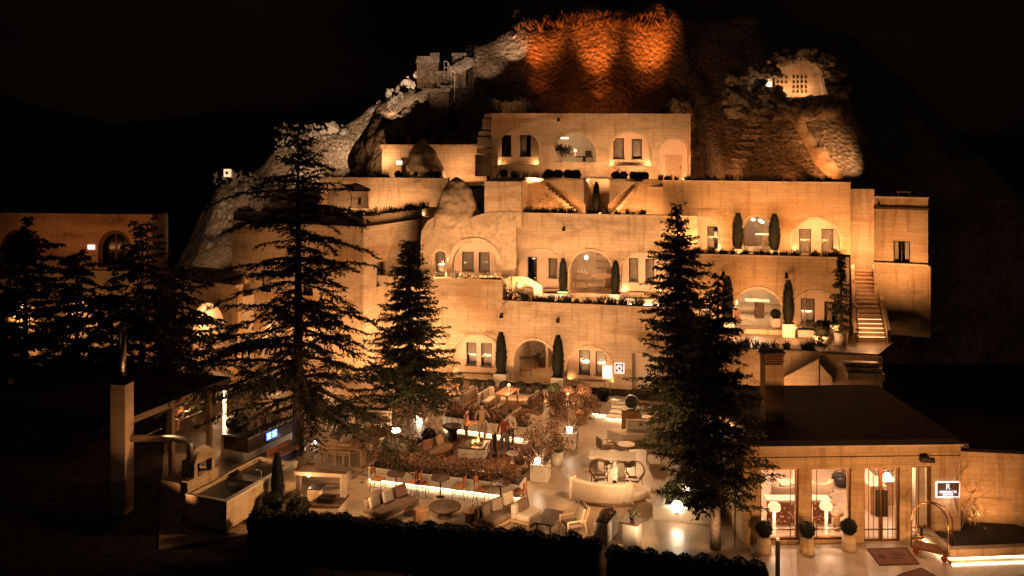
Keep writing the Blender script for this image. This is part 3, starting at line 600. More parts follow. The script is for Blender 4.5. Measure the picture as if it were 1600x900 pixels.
# ruined wall blocks and steps high on the left
def block_wall(name, label, px0, py0, px1, py1, Y, rows, cols, t=.5, mat='pale_rubble', dy=0, jitter=.07, cat='wall'):
    """rough stone wall of single blocks"""
    a = V(px0, py1, Y); b = V(px1, py1, Y + dy); top = V(px0, py0, Y).z; W_ = Wall((a.x, a.y), (b.x, b.y)); e = empty(name, (a.x, a.y, a.z), 0, label, cat); rr = random.Random(px0); h = (top - a.z) / rows
    mb0 = None
    for r_ in range(rows):
        for c_ in range(cols):
            u0 = W_.L * c_ / cols + (W_.L / cols * .5 if r_ % 2 else 0) + rr.uniform(-.04, .04); u1 = min(W_.L, u0 + W_.L / cols - .02)
            if u1 - u0 < .05 or (r_ == rows - 1 and rr.random() < .3): continue
            mb = MB(); W_.box(mb, u0, u1, a.z + r_ * h, a.z + (r_ + 1) * h - .015, rr.uniform(-jitter, jitter), -t); o = mb.build('stone_block', mat, e); o.matrix_parent_inverse = Matrix.Translation(-e.location)
    # fill behind the joints
    mb = MB(); W_.box(mb, .05, W_.L - .05, a.z - 1.9, a.z + (rows - 1) * h, -.1, -t - .3); o = mb.build('core', 'tuff', e); o.matrix_parent_inverse = Matrix.Translation(-e.location); return e
block_wall('ruined_wall', 'low ruined stone wall at the left end of the hill steps', 650, 82, 686, 98, 67.5, 3, 5)
block_wall('ruined_wall', 'square stone wall at the head of the hill steps beside the iron gate', 706, 77, 729, 98, 67.5, 4, 4)
block_wall('ruined_wall', 'sloping stone wall beyond the iron gate near the hill top', 742, 70, 775, 92, 67.8, 4, 6, dy=.4)
block_wall('ruined_wall', 'pale stone landing wall below the white stair railing', 666, 133, 703, 143, 66.0, 2, 6)
block_wall('ruined_wall', 'pale stone pier beside the white stair railing', 681, 111, 703, 124, 66.4, 3, 4)
mb = MB(); q0 = V(735, 90, 67.6); W_ = Wall((q0.x - .35, q0.y), (q0.x + .45, q0.y))
for u in (.05, .8): W_.box(mb, u - .03, u + .03, q0.z - .6, q0.z + .95, .04, -.04)
W_.box(mb, .05, .8, q0.z + .85, q0.z + .92, .03, -.03)
for i in range(6): W_.box(mb, .13 + .11 * i, .15 + .11 * i, q0.z - .4, q0.z + .85, .02, -.02)
tag(mb.build('iron_gate', 'dark_metal'), 'small dark iron gate between the stone walls near the hill top', 'gate')
# white stair railing and its steps
e = empty('stair_railing', V(704, 140, 65.8), 0, 'white metal railing along the steps high on the left slope', 'railing'); inv = Matrix.Translation(-e.location)
rail = [(694, 95), (700, 97), (705, 110), (711, 114), (710, 133), (701, 142)]; P_ = [V(x_, y_, 65.6 + .15 * i) for i, (x_, y_) in enumerate(rail)]
mb = MB(); mb.tube(P_, .028, 6); o = mb.build('handrail', 'white_stone', e); o.matrix_parent_inverse = inv
mb = MB(); mb.tube([p_ - Vector((0, 0, .45)) for p_ in P_[:5]], .02, 6); o = mb.build('midrail', 'white_stone', e); o.matrix_parent_inverse = inv
for p_ in P_[:5]:
    mb = MB(); mb.tube([p_, p_ - Vector((0, 0, 1.3))], .025, 6); o = mb.build('post', 'white_stone', e); o.matrix_parent_inverse = inv
e = empty('hill_steps', V(712, 105, 66.8), 0, 'rough stone steps climbing to the iron gate on the hill', 'steps'); inv = Matrix.Translation(-e.location)
for i in range(8):
    p_ = V(712 + 3.2 * i, 104 - 1.9 * i, 66.7 + .12 * i); mb = MB(); mb.box((p_.x, p_.y, p_.z - .25), (.9, .7, .5), .2); o = mb.build('step', 'pale_rubble', e); o.matrix_parent_inverse = inv
# right slope: steps, ridge wall, caves
e = empty('rock_cut_steps', hill_hit(1150, 270), 0, 'rock cut steps climbing the dark slope right of the top villa', 'steps'); inv = Matrix.Translation(-e.location)
for i in range(22):
    t_ = i / 21; p_ = hill_hit(1146 + 40 * t_, 272 - 88 * t_); mb = MB(); mb.box((p_.x, p_.y, p_.z - .1), (1.1, .55, .5), -.35); o = mb.build('step', 'tuff', e); o.matrix_parent_inverse = inv
mb = MB(); pts = [hill_hit(1212 + 104 * t_, 152 + 152 * t_) for t_ in np.linspace(0, 1, 30)]; pts = [sum((pts[min(29, max(0, i + d))] for d in range(-5, 6)), Vector()) / 11 for i in range(30)]; vs_ = []
for i, p_ in enumerate(pts):
    w_ = .35 + .8 * i / 29; n_ = noise.noise(p_ * 2.3) * .3; h_ = .8 + n_
    vs_ += [(p_.x - w_, p_.y, p_.z - .8), (p_.x - w_ * .4, p_.y - .1, p_.z + h_ * .8), (p_.x + w_ * .2 + n_, p_.y, p_.z + h_), (p_.x + w_, p_.y + .2, p_.z - .8)]
mb.add(vs_, [(4 * i + j, 4 * i + j + 1, 4 * i + 5 + j, 4 * i + 4 + j) for i in range(29) for j in range(3)]); tag(mb.build('rock_ridge', 'tuff_smooth', None, True), 'lit narrow rock ridge running down from the pigeonhole cave', 'rock')  # paler rock colour stands in for part of the light on the ridge
def ragged(px, rr, amp=3):
    return [(x_ + rr.uniform(-amp, amp), y_ + rr.uniform(-amp, amp)) for x_, y_ in px]
def cave(name, label, Y, outer, holes, depth=1.6, inner='limestone_pale'):
    A = V(1150, 200, Y); W_ = Wall((A.x, Y + .2), (V(1330, 200, Y).x, Y - .2)); e = empty(name, V((outer[0][0] + outer[2][0]) / 2, 150, Y), 0, label, 'cave'); rr = random.Random(3); inv = Matrix.Translation(-e.location)
    f = lambda L_, a_: [W_.uz(*q) for q in ragged(L_, rr, a_)]
    hp = [f(h_, .8) for h_ in holes]; o = W_.slab('rock_face', f(outer, 1.5), hp, 'tuff', e, 1.4); o.matrix_parent_inverse = inv
    return W_, e, hp, inv
W_, e, hp, inv = cave('pigeonhole_cave', 'lit cave with rows of square pigeonholes high on the right slope', 58.5,
    [(1205, 165), (1206, 120), (1208, 98), (1224, 88), (1252, 84), (1285, 92), (1300, 112), (1308, 135), (1310, 168), (1260, 185)],
    [[(1212, 150), (1210, 103), (1225, 96), (1250, 94), (1272, 99), (1282, 108), (1286, 120), (1292, 148), (1250, 152)]])
u0, u1, z0, z1 = pbox(hp[0]); holes = []
for r_ in range(4):
    for c_ in range(8):
        if r_ > 1 and c_ < 4: continue
        ua = u0 + .25 + c_ * .27 + (.25 if c_ > 3 else 0); za = z1 - 1.05 - r_ * .33; holes.append(rect_poly(ua, ua + .17, za, za + .22))
o = W_.slab('pigeonhole_wall', rect_poly(u0 - .1, u1 + .3, z0 - .3, z1 + .15), holes, 'limestone_pale', e, .25, -1.6); o.matrix_parent_inverse = inv
mb = MB(); W_.box(mb, u0 - .1, u1 + .3, z0 - .3, z1 + .15, -1.86, -1.9); o = mb.build('recess_back', 'wood', e); o.matrix_parent_inverse = inv
mb = MB(); mb.add([W_.pt(u0 - .5, z0 - .1, -.1), W_.pt(u1 + .5, z0 - .1, -.1), W_.pt(u1 + .5, z0 - .1, -2.3), W_.pt(u0 - .5, z0 - .1, -2.3)], [(0, 1, 2, 3)]); o = mb.build('cave_floor', 'tuff_smooth', e); o.matrix_parent_inverse = inv
light('cave_lamp', 'POINT', W_.pt(u0 + 1.0, z0 + .5, -.7), 22, WARM, radius=.08)
light('cave_lamp', 'POINT', W_.pt(u0 + 2.4, z0 + .35, -.9), 12, WARM, radius=.08)
for i, (x_, y_, r_) in enumerate(((1206, 150, .8), (1204, 112, .55), (1222, 90, .6), (1255, 85, .65), (1288, 96, .6), (1303, 118, .6), (1309, 145, .75), (1290, 166, .9), (1262, 172, .9), (1232, 168, .9), (1200, 172, .9))):
    o = boulder('mouth_rock', '', V(x_, y_, 58.6), (r_ * 1.15, .8, r_ * .8), 120 + i, 'tuff', 4, rough=.6); del o['category']; o.parent = e; o.matrix_parent_inverse = inv
W_, e, hp, inv = cave('dark_cave', 'dark cave mouth beside the pigeonhole cave', 59.0, [(1150, 170), (1152, 125), (1165, 108), (1200, 110), (1207, 140), (1200, 175)], [[(1158, 148), (1157, 124), (1170, 120), (1196, 121), (1203, 128), (1192, 136), (1187, 150)]])
u0, u1, z0, z1 = pbox(hp[0]); mb = MB(); W_.box(mb, u0 - .3, u1 + .3, z0 - .3, z1 + .3, -1.3, -1.4); o = mb.build('cave_back', 'tuff', e); o.matrix_parent_inverse = inv
mb = MB(); q_ = W_.pt(u1 - .1, z0 + .75, .12); mb.lathe([(.03, -.16), (.07, -.1), (.07, .1), (.03, .14)], 10, q_); lamp = mb.build('lantern', 'lamp_small'); tag(lamp, 'small white lantern at the dark cave mouth', 'lamp')
for i, (x_, y_, r_) in enumerate(((1153, 150, .7), (1152, 124, .5), (1172, 110, .55), (1196, 112, .5), (1165, 168, .8), (1190, 170, .8))):
    o = boulder('mouth_rock', '', V(x_, y_, 59.1), (r_ * 1.4, .8, r_), 140 + i, 'tuff', 4, rough=.6); del o['category']; o.parent = e; o.matrix_parent_inverse = inv
light('lantern_light', 'POINT', q_ + Vector((0, -.3, 0)), 5, WHITE)
# hill floodlights: three red beams on the cliff, white floods on the left slope, amber on the right
for i, x_ in enumerate((850, 936, 1012)):
    q_ = V(x_, 176, 61.6); spotlight((q_.x, q_.y, 15.2), V(x_ + (-4, 0, 3)[i], 120, 63.4), (300, 240, 260)[i], '', '', (1, .2, .03), 52, .05, 1.0)
    q_ = V(x_, 176, 59.6); spotlight((q_.x, q_.y, 15.1), V(x_ + (-8, -2, 4)[i], 78, 64.8), (2900, 2300, 2600)[i], '', '', (1, .2, .03), 27, .05, 1.0); spotlight((q_.x, q_.y, 15.1), V(x_ + (-4, -8, 6)[i], 34, 67), 1300, '', '', (1, .22, .035), 30, .05, 1.0)
spotlight(V(930, 176, 57.6) + Vector((0, 0, .2)), V(930, 90, 64.5), 110, '', '', (1, .2, .035), 105, .05, 1.0)  # added wide red wash between the beams, no lamp of its own
for a_, b_, en, co in (((470, 285), (500, 225), 460, (1, .60, .34)), ((545, 262), (575, 190), 430, (1, .64, .4)), ((375, 338), (365, 290), 150, (1, .6, .34)), ((340, 400), (350, 350), 80, (1, .6, .34)), ((640, 150), (625, 140), 150, (1, .66, .42))):
    P = hill_hit(*b_); F_ = hill_hit(*a_); F_ = Vector((F_.x, F_.y - 3.6, F_.z + 1.2))
    spotlight(F_, P, en, '', '', co, 105, .02)
for a_, b_, en in (((1322, 285), (1278, 240), 330), ((1235, 285), (1225, 250), 75), ((1150, 285), (1160, 245), 95), ((1105, 285), (1105, 235), 120)):
    P = hill_hit(*b_); F_ = V(a_[0], 281, 54.0); F_ = Vector((F_.x, F_.y, 11.3)); spotlight(F_, P, en, 'small amber spotlight at the foot of the right slope', 'right slope spotlights', (1, .33, .09), 70, .03, 1.0)

light('rock_uplight', 'SPOT', V(590, 268, 59.5), 120, WARM, V(600, 190, 63), .1, 100, .9)
light('rock_uplight', 'SPOT', V(790, 172, 60.6), 10, AMB, V(800, 150, 62), .1, 110, .9)
light('rock_uplight', 'SPOT', V(1062, 172, 60.4), 6, AMB, V(1064, 150, 62), .1, 110, .9)

for a_, b_, en in ((V(688, 158, 62.5), V(688, 115, 66.4), 70), (V(722, 118, 63.5), V(722, 88, 67.5), 80), (V(762, 112, 63.8), V(760, 82, 67.8), 70), (V(664, 112, 64), V(668, 90, 67.5), 60), (V(806, 84, 64.5), V(800, 55, 69), 170), (V(610, 178, 62), V(620, 145, 66.5), 220)):
    spotlight(a_, b_, en, '', '', (1, .6, .36), 75, .02, 1.0)  # added spots in front of the ruined walls to brighten them
spotlight((22.6, 54.6, 11.6), V(1262, 225, 60), 420, '', '', (1, .5, .22), 60, .03, 1.0)  # added spot off to the right to light the rock ridge
# ---------------------------------------------------------------- terraced stone hotel, one house per storey front
def wl(px0, Y0, px1, Y1):
    a = V(px0, 215, Y0); b = V(px1, 215, Y1); return Wall((a.x, a.y), (b.x, b.y))
def coping(W, parent, u0, u1, z, o0=.06, o1=-.42, h=.07, mat='limestone_pale', z2=None):
    mb = MB(); W.box(mb, u0, u1, z, z + h, o0, o1); return mb.build('coping', mat, parent)
def drop_light(P, e, c=WARM, r=.06): return light('room_lamp_light', 'POINT', P, e, c, radius=r)
def house(name, label): return empty(name, (0, 0, 0), 0, label, 'house')
# --- ground floor house (F1): left part taller, right part with the main arch
W1 = wl(560, 51.6, 1075, 47.3); F1 = house('ground_floor_house', 'lowest stone house front with the arched entrance behind the courtyard')
uS, _ = W1.uz(785, 440); zL = 5.55; zR = 4.42
P_arch = W1.wpoly(803, 530, 867, 601, arch=True); P_nr = W1.wpoly(886, 541, 959, 605, arch=True); P_nl = W1.wpoly(706, 522, 786, 606, arch=True)
P_dr = W1.wpoly(988, 552, 1030, 612)
def fixz(P, z): lo = min(q[1] for q in P); return [(q[0], z if abs(q[1] - lo) < 1e-6 else q[1]) for q in P]
P_arch = fixz(P_arch, .02); P_nr = fixz(P_nr, .3); P_nl = fixz(P_nl, .3)
W1.slab('wall', [(0, 0), (W1.L, 0), (W1.L, zR), (uS, zR), (uS, zL), (0, zL)], [P_nl, P_arch, P_nr, P_dr], 'limestone', F1)
niche(W1, F1, P_nl, [W1.wpoly(728, 535, 744, 571, -.35), W1.wpoly(751, 536, 768, 573, -.35)], 'limestone', .4, lamps=(0, 1), curtains=['upper', 'upper'], glow=.8)
niche(W1, F1, P_nr, [W1.wpoly(904, 548, 921, 586, -.35), W1.wpoly(930, 550, 947, 588, -.35)], 'limestone', .5, lamps=(0, 1), curtains=['none', 'none'], glow=1.2)
room(W1, F1, P_arch, 5.0, .3, .3, floor_z=.02); u0, u1, z0, z1 = pbox(P_arch)
mb = MB(); W1.box(mb, u0 + 1.15, u0 + 1.3, .02, 2.3, -3.2, -5.2); mb.build('partition_wall', 'interior', F1)
u0d, u1d, z0d, z1d = pbox(P_dr); mb = MB(); W1.box(mb, u0d - .1, u1d + .1, z0d - .2, z1d + .1, -.36, -.4); mb.build('lit_doorway', 'interior', F1)
coping(W1, F1, uS + .002, W1.L, zR); coping(W1, F1, -.05, uS, zL)
mb = MB(); W1.box(mb, uS - .35, uS, 0, zL, -.36, -6); mb.build('side_wall', 'limestone', F1); mb = MB(); W1.box(mb, W1.L - .35, W1.L, 0, zR, -.36, -6); mb.build('side_wall', 'limestone', F1)
mb = MB(); W1.box(mb, uS - .002, W1.L - .36, zR - .42, zR - .38, -.36, -7); mb.build('terrace_floor', 'limestone_pale', F1)
mb = MB(); W1.box(mb, 0, uS - .36, zL - .42, zL - .38, -.36, -7); mb.build('terrace_floor', 'limestone_pale', F1)
for px_, py_, lb in ((785, 492, 'dark wall lamp above the left cypress of the ground floor arch'), (873, 499, 'dark wall lamp above the right cypress of the ground floor arch')):
    u_, z_ = W1.uz(px_, py_); wall_lamp(W1, u_, z_, lb)
# inside the arch: a high table, wall art
q = W1.pt(u0 + .35, .02, -1.4); mb = MB()
for dx in (-.3, .3):
    for dy in (-.2, .2): mb.bar(q + Vector((dx, dy, 0)), q + Vector((dx, dy, .98)), .03)
mb.box(q + Vector((0, 0, 1.0)), (.7, .5, .04)); mb.box(q + Vector((0, 0, .3)), (.6, .03, .03)); tag(mb.build('console_table', 'dark_metal'), 'thin dark console table standing inside the ground floor arch', 'table')
q = W1.pt(u0 + .75, .02, -3.6); mb = MB(); mb.box(q + Vector((.2, 0, .22)), (.6, .5, .44), .2); tag(mb.build('low_stool', 'dark_wood', None, False, .03), 'low dark stool inside the ground floor arch', 'stool')
bare_tree('wall_plant', 'thin dark potted plant inside the ground floor arch', W1.pt(u0 + .62, .02, -2.9), 1.7, .4, 5, 'dark_leaf', 250, 3, 'plant')
drop_light(W1.pt((u0 + u1) / 2 + .2, 2.0, -2.4), 15)
# --- T1: middle house (F2)
W2 = wl(797, 53.2, 1090, 50.7); F2 = house('middle_house', 'second storey stone front with the furnished arch above the entrance'); z0 = 4.04; zT = 9.0
P_a = fixz(W2.wpoly(890, 391, 957, 456, arch=True), 4.5); P_l = fixz(W2.wpoly(806, 390, 884, 447, arch=True), 4.6); P_r = fixz(W2.wpoly(970, 394, 1036, 460, arch=True), 4.6)
W2.slab('wall', rect_poly(0, W2.L, z0, zT), [P_l, P_a, P_r], 'limestone', F2)
niche(W2, F2, P_l, [W2.wpoly(823, 402, 838, 438, -.35), W2.wpoly(856, 404, 870, 435, -.35)], 'limestone_pale', .55, curtains=['none', 'full'])
niche(W2, F2, P_r, [W2.wpoly(982, 404, 997, 441, -.35), W2.wpoly(1008, 405, 1022, 442, -.35)], 'limestone_pale', .55)
room(W2, F2, P_a, 4.2, .5, .4, floor_z=4.5)
mb = MB(); u0, u1, _, _ = pbox(P_a); W2.box(mb, u0 - .1, u1 + .15, 4.04, 4.27, .55, -.05); W2.box(mb, u0, u1, 4.27, 4.49, .3, -.05); mb.build('threshold_step', 'limestone_pale', F2)
coping(W2, F2, 0, W2.L, zT); mb = MB(); W2.box(mb, 0, W2.L, zT - .5, zT - .46, -.36, -4.5); mb.build('terrace_floor', 'limestone_pale', F2)
u_, z_ = W2.uz(882, 357); wall_lamp(W2, u_, z_, 'dark wall lamp high above the furnished middle arch')
# furnished arch: round table, chair, console, shelves, lamp
def pedestal_table(P, r, h, name, label, mat='light_wood', bmat='light_wood', cat='table', pr=.05):
    mb = MB(); mb.lathe([(r * .98, h - .05), (r, h - .03), (r, h), (0.001, h)], 24, P); o = mb.build(name, mat, None, False); tag(o, label, cat)
    mb = MB(); mb.lathe([(r * .45, 0), (r * .45, .025), (pr, .05), (pr, h - .05)], 16, P); mb.build('pedestal', bmat, o); return o
pedestal_table(W2.pt((u0 + u1) / 2 + .55, 4.5, -1.7), .75, .74, 'round_table', 'round pale table inside the furnished middle arch')
mb = MB(); W2.box(mb, u1 - .75, u1 - .1, 4.5, 4.95, -2.6, -3.3); W2.box(mb, u1 - .75, u1 - .1, 4.95, 5.4, -3.1, -3.3); tag(mb.build('armchair', 'brown_fabric', None, False, .06), 'dark armchair at the back of the furnished middle arch', 'chair')
e = empty('console_table', W2.pt(u0 + .45, 4.5, -1.6), W2.rz, 'narrow side console with vases inside the furnished middle arch', 'table'); mb = MB(); mb.box((0, 0, .8), (.8, .35, .04)); mb.build('top', 'wood', e)
for sx in (-.36, .36):
    for sy in (-.14, .14): mb = MB(); mb.bar((sx, sy, 0), (sx, sy, .78), .035); mb.build('leg', 'wood', e)
for i in range(3): mb = MB(); mb.lathe([(.05, 0), (.09, .1), (.05, .2), (.03, .26)], 10); o = mb.build('vase', 'white_stone', None, True, loc=W2.pt(u0 + .2 + .22 * i, 5.32, -1.6)); tag(o, ('squat pale vase at the left end of the console in the middle arch', 'squat pale vase in the middle of the console in the middle arch', 'squat pale vase at the right end of the console in the middle arch')[i], 'vase')
e = empty('wall_shelves', W2.pt(u1 - .1, 5.0, -4.1), W2.rz, 'long wooden wall shelves at the back of the furnished middle arch', 'shelf')
for k in range(4): mb = MB(); mb.box((-.45, 0, .35 + .42 * k), (1.9, .3, .05)); mb.build('shelf_board', 'wood', e)
mb = MB(); mb.lathe([(.05, -.12), (.09, -.06), (.09, .06), (.04, .12)], 12, W2.pt(u0 + .62, 6.2, -2.4)); tag(mb.build('wall_light', 'lamp_small'), 'bright wall light inside the furnished middle arch', 'lamp')
drop_light(W2.pt(u0 + .75, 6.1, -2.3), 9); drop_light(W2.pt((u0 + u1) / 2 + .3, 6.2, -2.3), 7)
# --- cave house: plastered rock dome left of the middle house
W2c = wl(652, 52.6, 806, 51.9); F2c = house('cave_house', 'rounded rock cave house with the striped windows left of the middle house')
def hull(pts): return [W2c.uz(*q) for q in pts]
outer = hull([(655, 446), (806, 446), (806, 331), (780, 331), (757, 333), (735, 340), (712, 338), (690, 333), (668, 345), (658, 362)])
P_c = fixz(W2c.wpoly(707, 378, 776, 446, arch=True), 5.2); P_w = W2c.wpoly(679, 392, 698, 444)
P_w = arch_poly(*[min(q[0] for q in P_w), max(q[0] for q in P_w), 5.2, max(q[1] for q in P_w)])
W2c.slab('rock_front', outer, [P_c, P_w], 'tuff_smooth', F2c, .5)
mb = MB()   # proud stone band round the arch
u0, u1, z0, z1 = pbox(P_c); ring = arch_poly(u0 - .28, u1 + .28, 5.2, z1 + .28); W2c.slab('arch_band_or_lit_rim', ring, [[(q[0], q[1] if i > 1 else 5.2001) for i, q in enumerate(arch_poly(u0 + .001, u1 - .001, 5.2001, z1))]], 'limestone_pale', F2c, .06, .06)
niche(W2c, F2c, P_c, [W2c.wpoly(722, 393, 740, 424, -.5), W2c.wpoly(748, 394, 765, 425, -.5)], 'limestone_pale', .5)
niche(W2c, F2c, P_w, [W2c.wpoly(681, 392, 695, 432, -.4)], 'limestone_pale', .5, lamps=(0,), curtains=['upper'])
p = V(714, 340, 52.9); o = cone_rock('rock_cone', 'tall rounded tuff cone standing on the cave house roof', (p.x, p.y - .12, 8.2), [(1.5, 0), (1.38, .7), (1.16, 1.5), (.86, 2.2), (.5, 2.7), (.08, 2.95)], 8, sy=.5, rough=.1)
mb = MB(); a = W2c.pt(0, 0, -1.7); b = W2c.pt(W2c.L, 0, -1.7); mb.prism([(a.x, a.y), (b.x, b.y), (-.2, 57), (-6.5, 57)], 5, 8.6); mb.build('rock_body', 'tuff_smooth', F2c)
mb = MB(); q0, q1 = W2c.uz(757, 340), W2c.uz(806, 278); W2c.box(mb, q0[0], q1[0] + .3, 8.3, 10.95, -.02, -4); mb.build('retaining_block', 'limestone', F2c)
# number plate beside the cave window
def plaque(W, u, z, w_, h_, label, text=None, off=.0, glow='sign_glow', bg='white_stone', name='number_plate', frame=True):
    mb = MB(); W.box(mb, u - w_ / 2, u + w_ / 2, z - h_ / 2, z + h_ / 2, off + .05, off + .004); o = mb.build(name, bg); tag(o, label, 'sign')
    if frame:
        mb = MB(); f = .03
        W.box(mb, u - w_ / 2 - f, u + w_ / 2 + f, z + h_ / 2, z + h_ / 2 + f, off + .06, off + .01); W.box(mb, u - w_ / 2 - f, u + w_ / 2 + f, z - h_ / 2 - f, z - h_ / 2, off + .06, off + .01)
        W.box(mb, u - w_ / 2 - f, u - w_ / 2, z - h_ / 2, z + h_ / 2, off + .06, off + .01); W.box(mb, u + w_ / 2, u + w_ / 2 + f, z - h_ / 2, z + h_ / 2, off + .06, off + .01); mb.build('light_rim', glow, o)
    return o
def text_on(W, u, z, off, s, size, mat, parent, name='lettering'):
    c = bpy.data.curves.new(name, 'FONT'); c.body = s; c.size = size; c.align_x = 'CENTER'; c.align_y = 'CENTER'; c.extrude = .006
    t = bpy.data.objects.new(name, c); COL.objects.link(t); t.location = W.pt(u, z, off); t.rotation_euler = (R(90), 0, W.rz)
    dg = bpy.context.evaluated_depsgraph_get(); me = bpy.data.meshes.new_from_object(t.evaluated_get(dg)); loc, rot = t.location.copy(), t.rotation_euler.copy(); bpy.data.objects.remove(t)
    o = link(name, me, mat, parent); me.materials.clear(); me.materials.append(MAT[mat]); o.location = loc; o.rotation_euler = rot; return o
u_, z_ = W2c.uz(703, 406); o = plaque(W2c, u_, z_, .26, .26, 'small lit number plate beside the striped cave house window', bg='sign_glow', frame=False); text_on(W2c, u_, z_, .06, '7', .24, 'dark_metal', o)
# --- T1R: right lower house (F2R)
W3 = wl(1056, 47.6, 1327, 45.9); F3 = house('right_lower_house', 'right hand stone front with the lit dining arch above the lobby'); z0 = 3.36; zT = 7.3
P_a = fixz(W3.wpoly(1147, 450, 1222, 512, arch=True), 3.62); P_n = fixz(W3.wpoly(1239, 455, 1312, 515, arch=True), 3.55); P_l = fixz(W3.wpoly(1080, 462, 1128, 512, arch=True), 3.55)
W3.slab('wall', rect_poly(0, W3.L, z0, zT), [P_l, P_a, P_n], 'limestone_ochre', F3)
niche(W3, F3, P_n, [W3.wpoly(1252, 467, 1274, 506, -.35), W3.wpoly(1289, 472, 1310, 508, -.35)], 'limestone', .55, lamps=(0,), curtains=['upper', 'half'])
niche(W3, F3, P_l, [W3.wpoly(1092, 475, 1110, 508, -.35)], 'limestone', .3)
room(W3, F3, P_a, 6.5, 1.2, .3, floor_z=3.62, mat='interior'); u0, u1, _, _ = pbox(P_a)
mb = MB(); W3.box(mb, u0 - .2, u1 + .1, 3.36, 3.61, .6, -.05); mb.build('threshold_step', 'limestone_pale', F3)
coping(W3, F3, 0, W3.L, zT); mb = MB(); W3.box(mb, 0, W3.L - .36, zT - .42, zT - .38, -.36, -5.5); mb.build('terrace_floor', 'limestone_pale', F3)
mb = MB(); W3.box(mb, W3.L - .35, W3.L, z0, zT + .002, -.36, -4.2); mb.build('side_wall', 'limestone_ochre', F3)
mb = MB(); W3.box(mb, 0, .35, z0, zT, -.36, -5); mb.build('side_wall', 'limestone_ochre', F3)
for px_, py_, lb in ((1130, 427, 'dark wall lamp left of the lit dining arch'), (1228, 430, 'dark wall lamp right of the lit dining arch')):
    u_, z_ = W3.uz(px_, py_); wall_lamp(W3, u_, z_, lb)
e = empty('dining_table', W3.pt((u0 + u1) / 2 + .2, 3.62, -3.4), W3.rz, 'pale dining table inside the lit dining arch', 'table'); mb = MB(); mb.box((0, 0, .78), (1.3, .8, .06)); mb.build('top', 'white_stone', e); mb = MB(); mb.box((0, 0, .375), (.25, .25, .75)); mb.build('pedestal', 'dark_wood', e)
mb = MB(); q = W3.pt((u0 + u1) / 2 + .25, 3.62, -2.5); mb.box(q + Vector((0, 0, .25)), (.45, .45, .5)); mb.box(q + Vector((0, -.2, .6)), (.45, .06, .5)); tag(mb.build('dining_chair', 'brown_fabric', None, False, .05), 'dark upholstered chair in front of the dining arch table', 'chair')
mb = MB(); q = W3.pt(u0 + .12, 3.62, -.9); mb.box(q + Vector((0, 0, .35)), (.4, .4, .7)); t = mb.build('side_table', 'wood'); tag(t, 'wooden side table inside the left edge of the dining arch', 'table')
mb = MB(); mb.lathe([(.06, .71), (.03, .8), (.03, .95), (.15, .97), (.1, 1.2), (.09, 1.2)], 14, q); tag(mb.build('table_lamp', 'shade_glow'), 'glowing table lamp inside the left edge of the dining arch', 'lamp')
drop_light(q + Vector((.1, -.1, 1.4)), 12, WHITE)
mb = MB(); W3.box(mb, u0 + 1.0, u0 + 1.9, 5.62, 5.7, -2.3, -2.4); tag(mb.build('ceiling_light', 'lamp_small'), 'bright linear ceiling light inside the dining arch', 'lamp'); drop_light(W3.pt(u0 + 1.4, 5.3, -2.9), 24, WHITE); drop_light(W3.pt(u0 + 1.2, 5.0, -5.2), 14, WHITE)
potted_ball(W3.pt(u1 - .3, 3.62, -.3 + .05), .45, .2, .2, .27, 'dark clipped bush in a square pot at the right side of the dining arch', square=True)
# --- T2R: right upper house (F3R)
W4 = wl(1036, 52.3, 1329, 49.9); F4 = house('right_upper_house', 'third storey stone front with curtained arch windows on the right'); z0 = 6.98; zT = 10.95
P_a = fixz(W4.wpoly(1162, 338, 1204, 394, arch=True), 7.0); P_n = fixz(W4.wpoly(1238, 341, 1312, 400, arch=True), 7.0); P_l = fixz(W4.wpoly(1058, 337, 1126, 398, arch=True), 7.0)
W4.slab('wall', rect_poly(0, W4.L, z0, zT), [P_l, P_a, P_n], 'limestone_ochre', F4)
niche(W4, F4, P_n, [W4.wpoly(1249, 358, 1268, 396, -.35), W4.wpoly(1284, 358, 1303, 396, -.35)], 'limestone', .55, sill=False)
niche(W4, F4, P_l, [W4.wpoly(1075, 354, 1087, 390, -.35), W4.wpoly(1105, 354, 1122, 390, -.35)], 'limestone', .55, curtains=['full', 'half'], sill=False)
room(W4, F4, P_a, 4.0, .4, .2, floor_z=7.0); u0, u1, _, zz1 = pbox(P_a)
mb = MB(); W4.box(mb, u0 + .12, u0 + .85, 7.0, 8.25, -2.6, -2.7); mb.build('inner_door', 'dark_wood', F4)
e = empty('side_table', W4.pt(u1 - .35, 7.0, -1.0), W4.rz, 'small pale table inside the upper right arch', 'table'); mb = MB(); mb.box((0, 0, .88), (.9, .5, .05)); mb.build('top', 'white_stone', e); mb = MB(); mb.box((0, 0, .43), (.1, .1, .86)); mb.build('pedestal', 'wood', e)
for i, (uu, oo) in enumerate(((u0 + .55, -.8), (u0 + .95, -1.1), (u0 + 1.05, -.7))):
    mb = MB(); mb.lathe([(.02, .06), (.1, .03), (.1, -.03), (.02, -.05)], 12, W4.pt(uu, zz1 - .25 - .06 * i, oo)); tag(mb.build('pendant_lamp', 'lamp_small'), ('left of three bright pendant lamps in the upper right arch', 'middle of three bright pendant lamps in the upper right arch', 'right of three bright pendant lamps in the upper right arch')[i], 'lamp', 'pendant lamps in the upper right arch')
drop_light(W4.pt((u0 + u1) / 2, zz1 - .5, -1.0), 26, WHITE)
coping(W4, F4, 0, W4.L, zT); mb = MB(); W4.box(mb, W4.L - .35, W4.L, z0, zT, -.36, -6); mb.build('side_wall', 'limestone_ochre', F4)
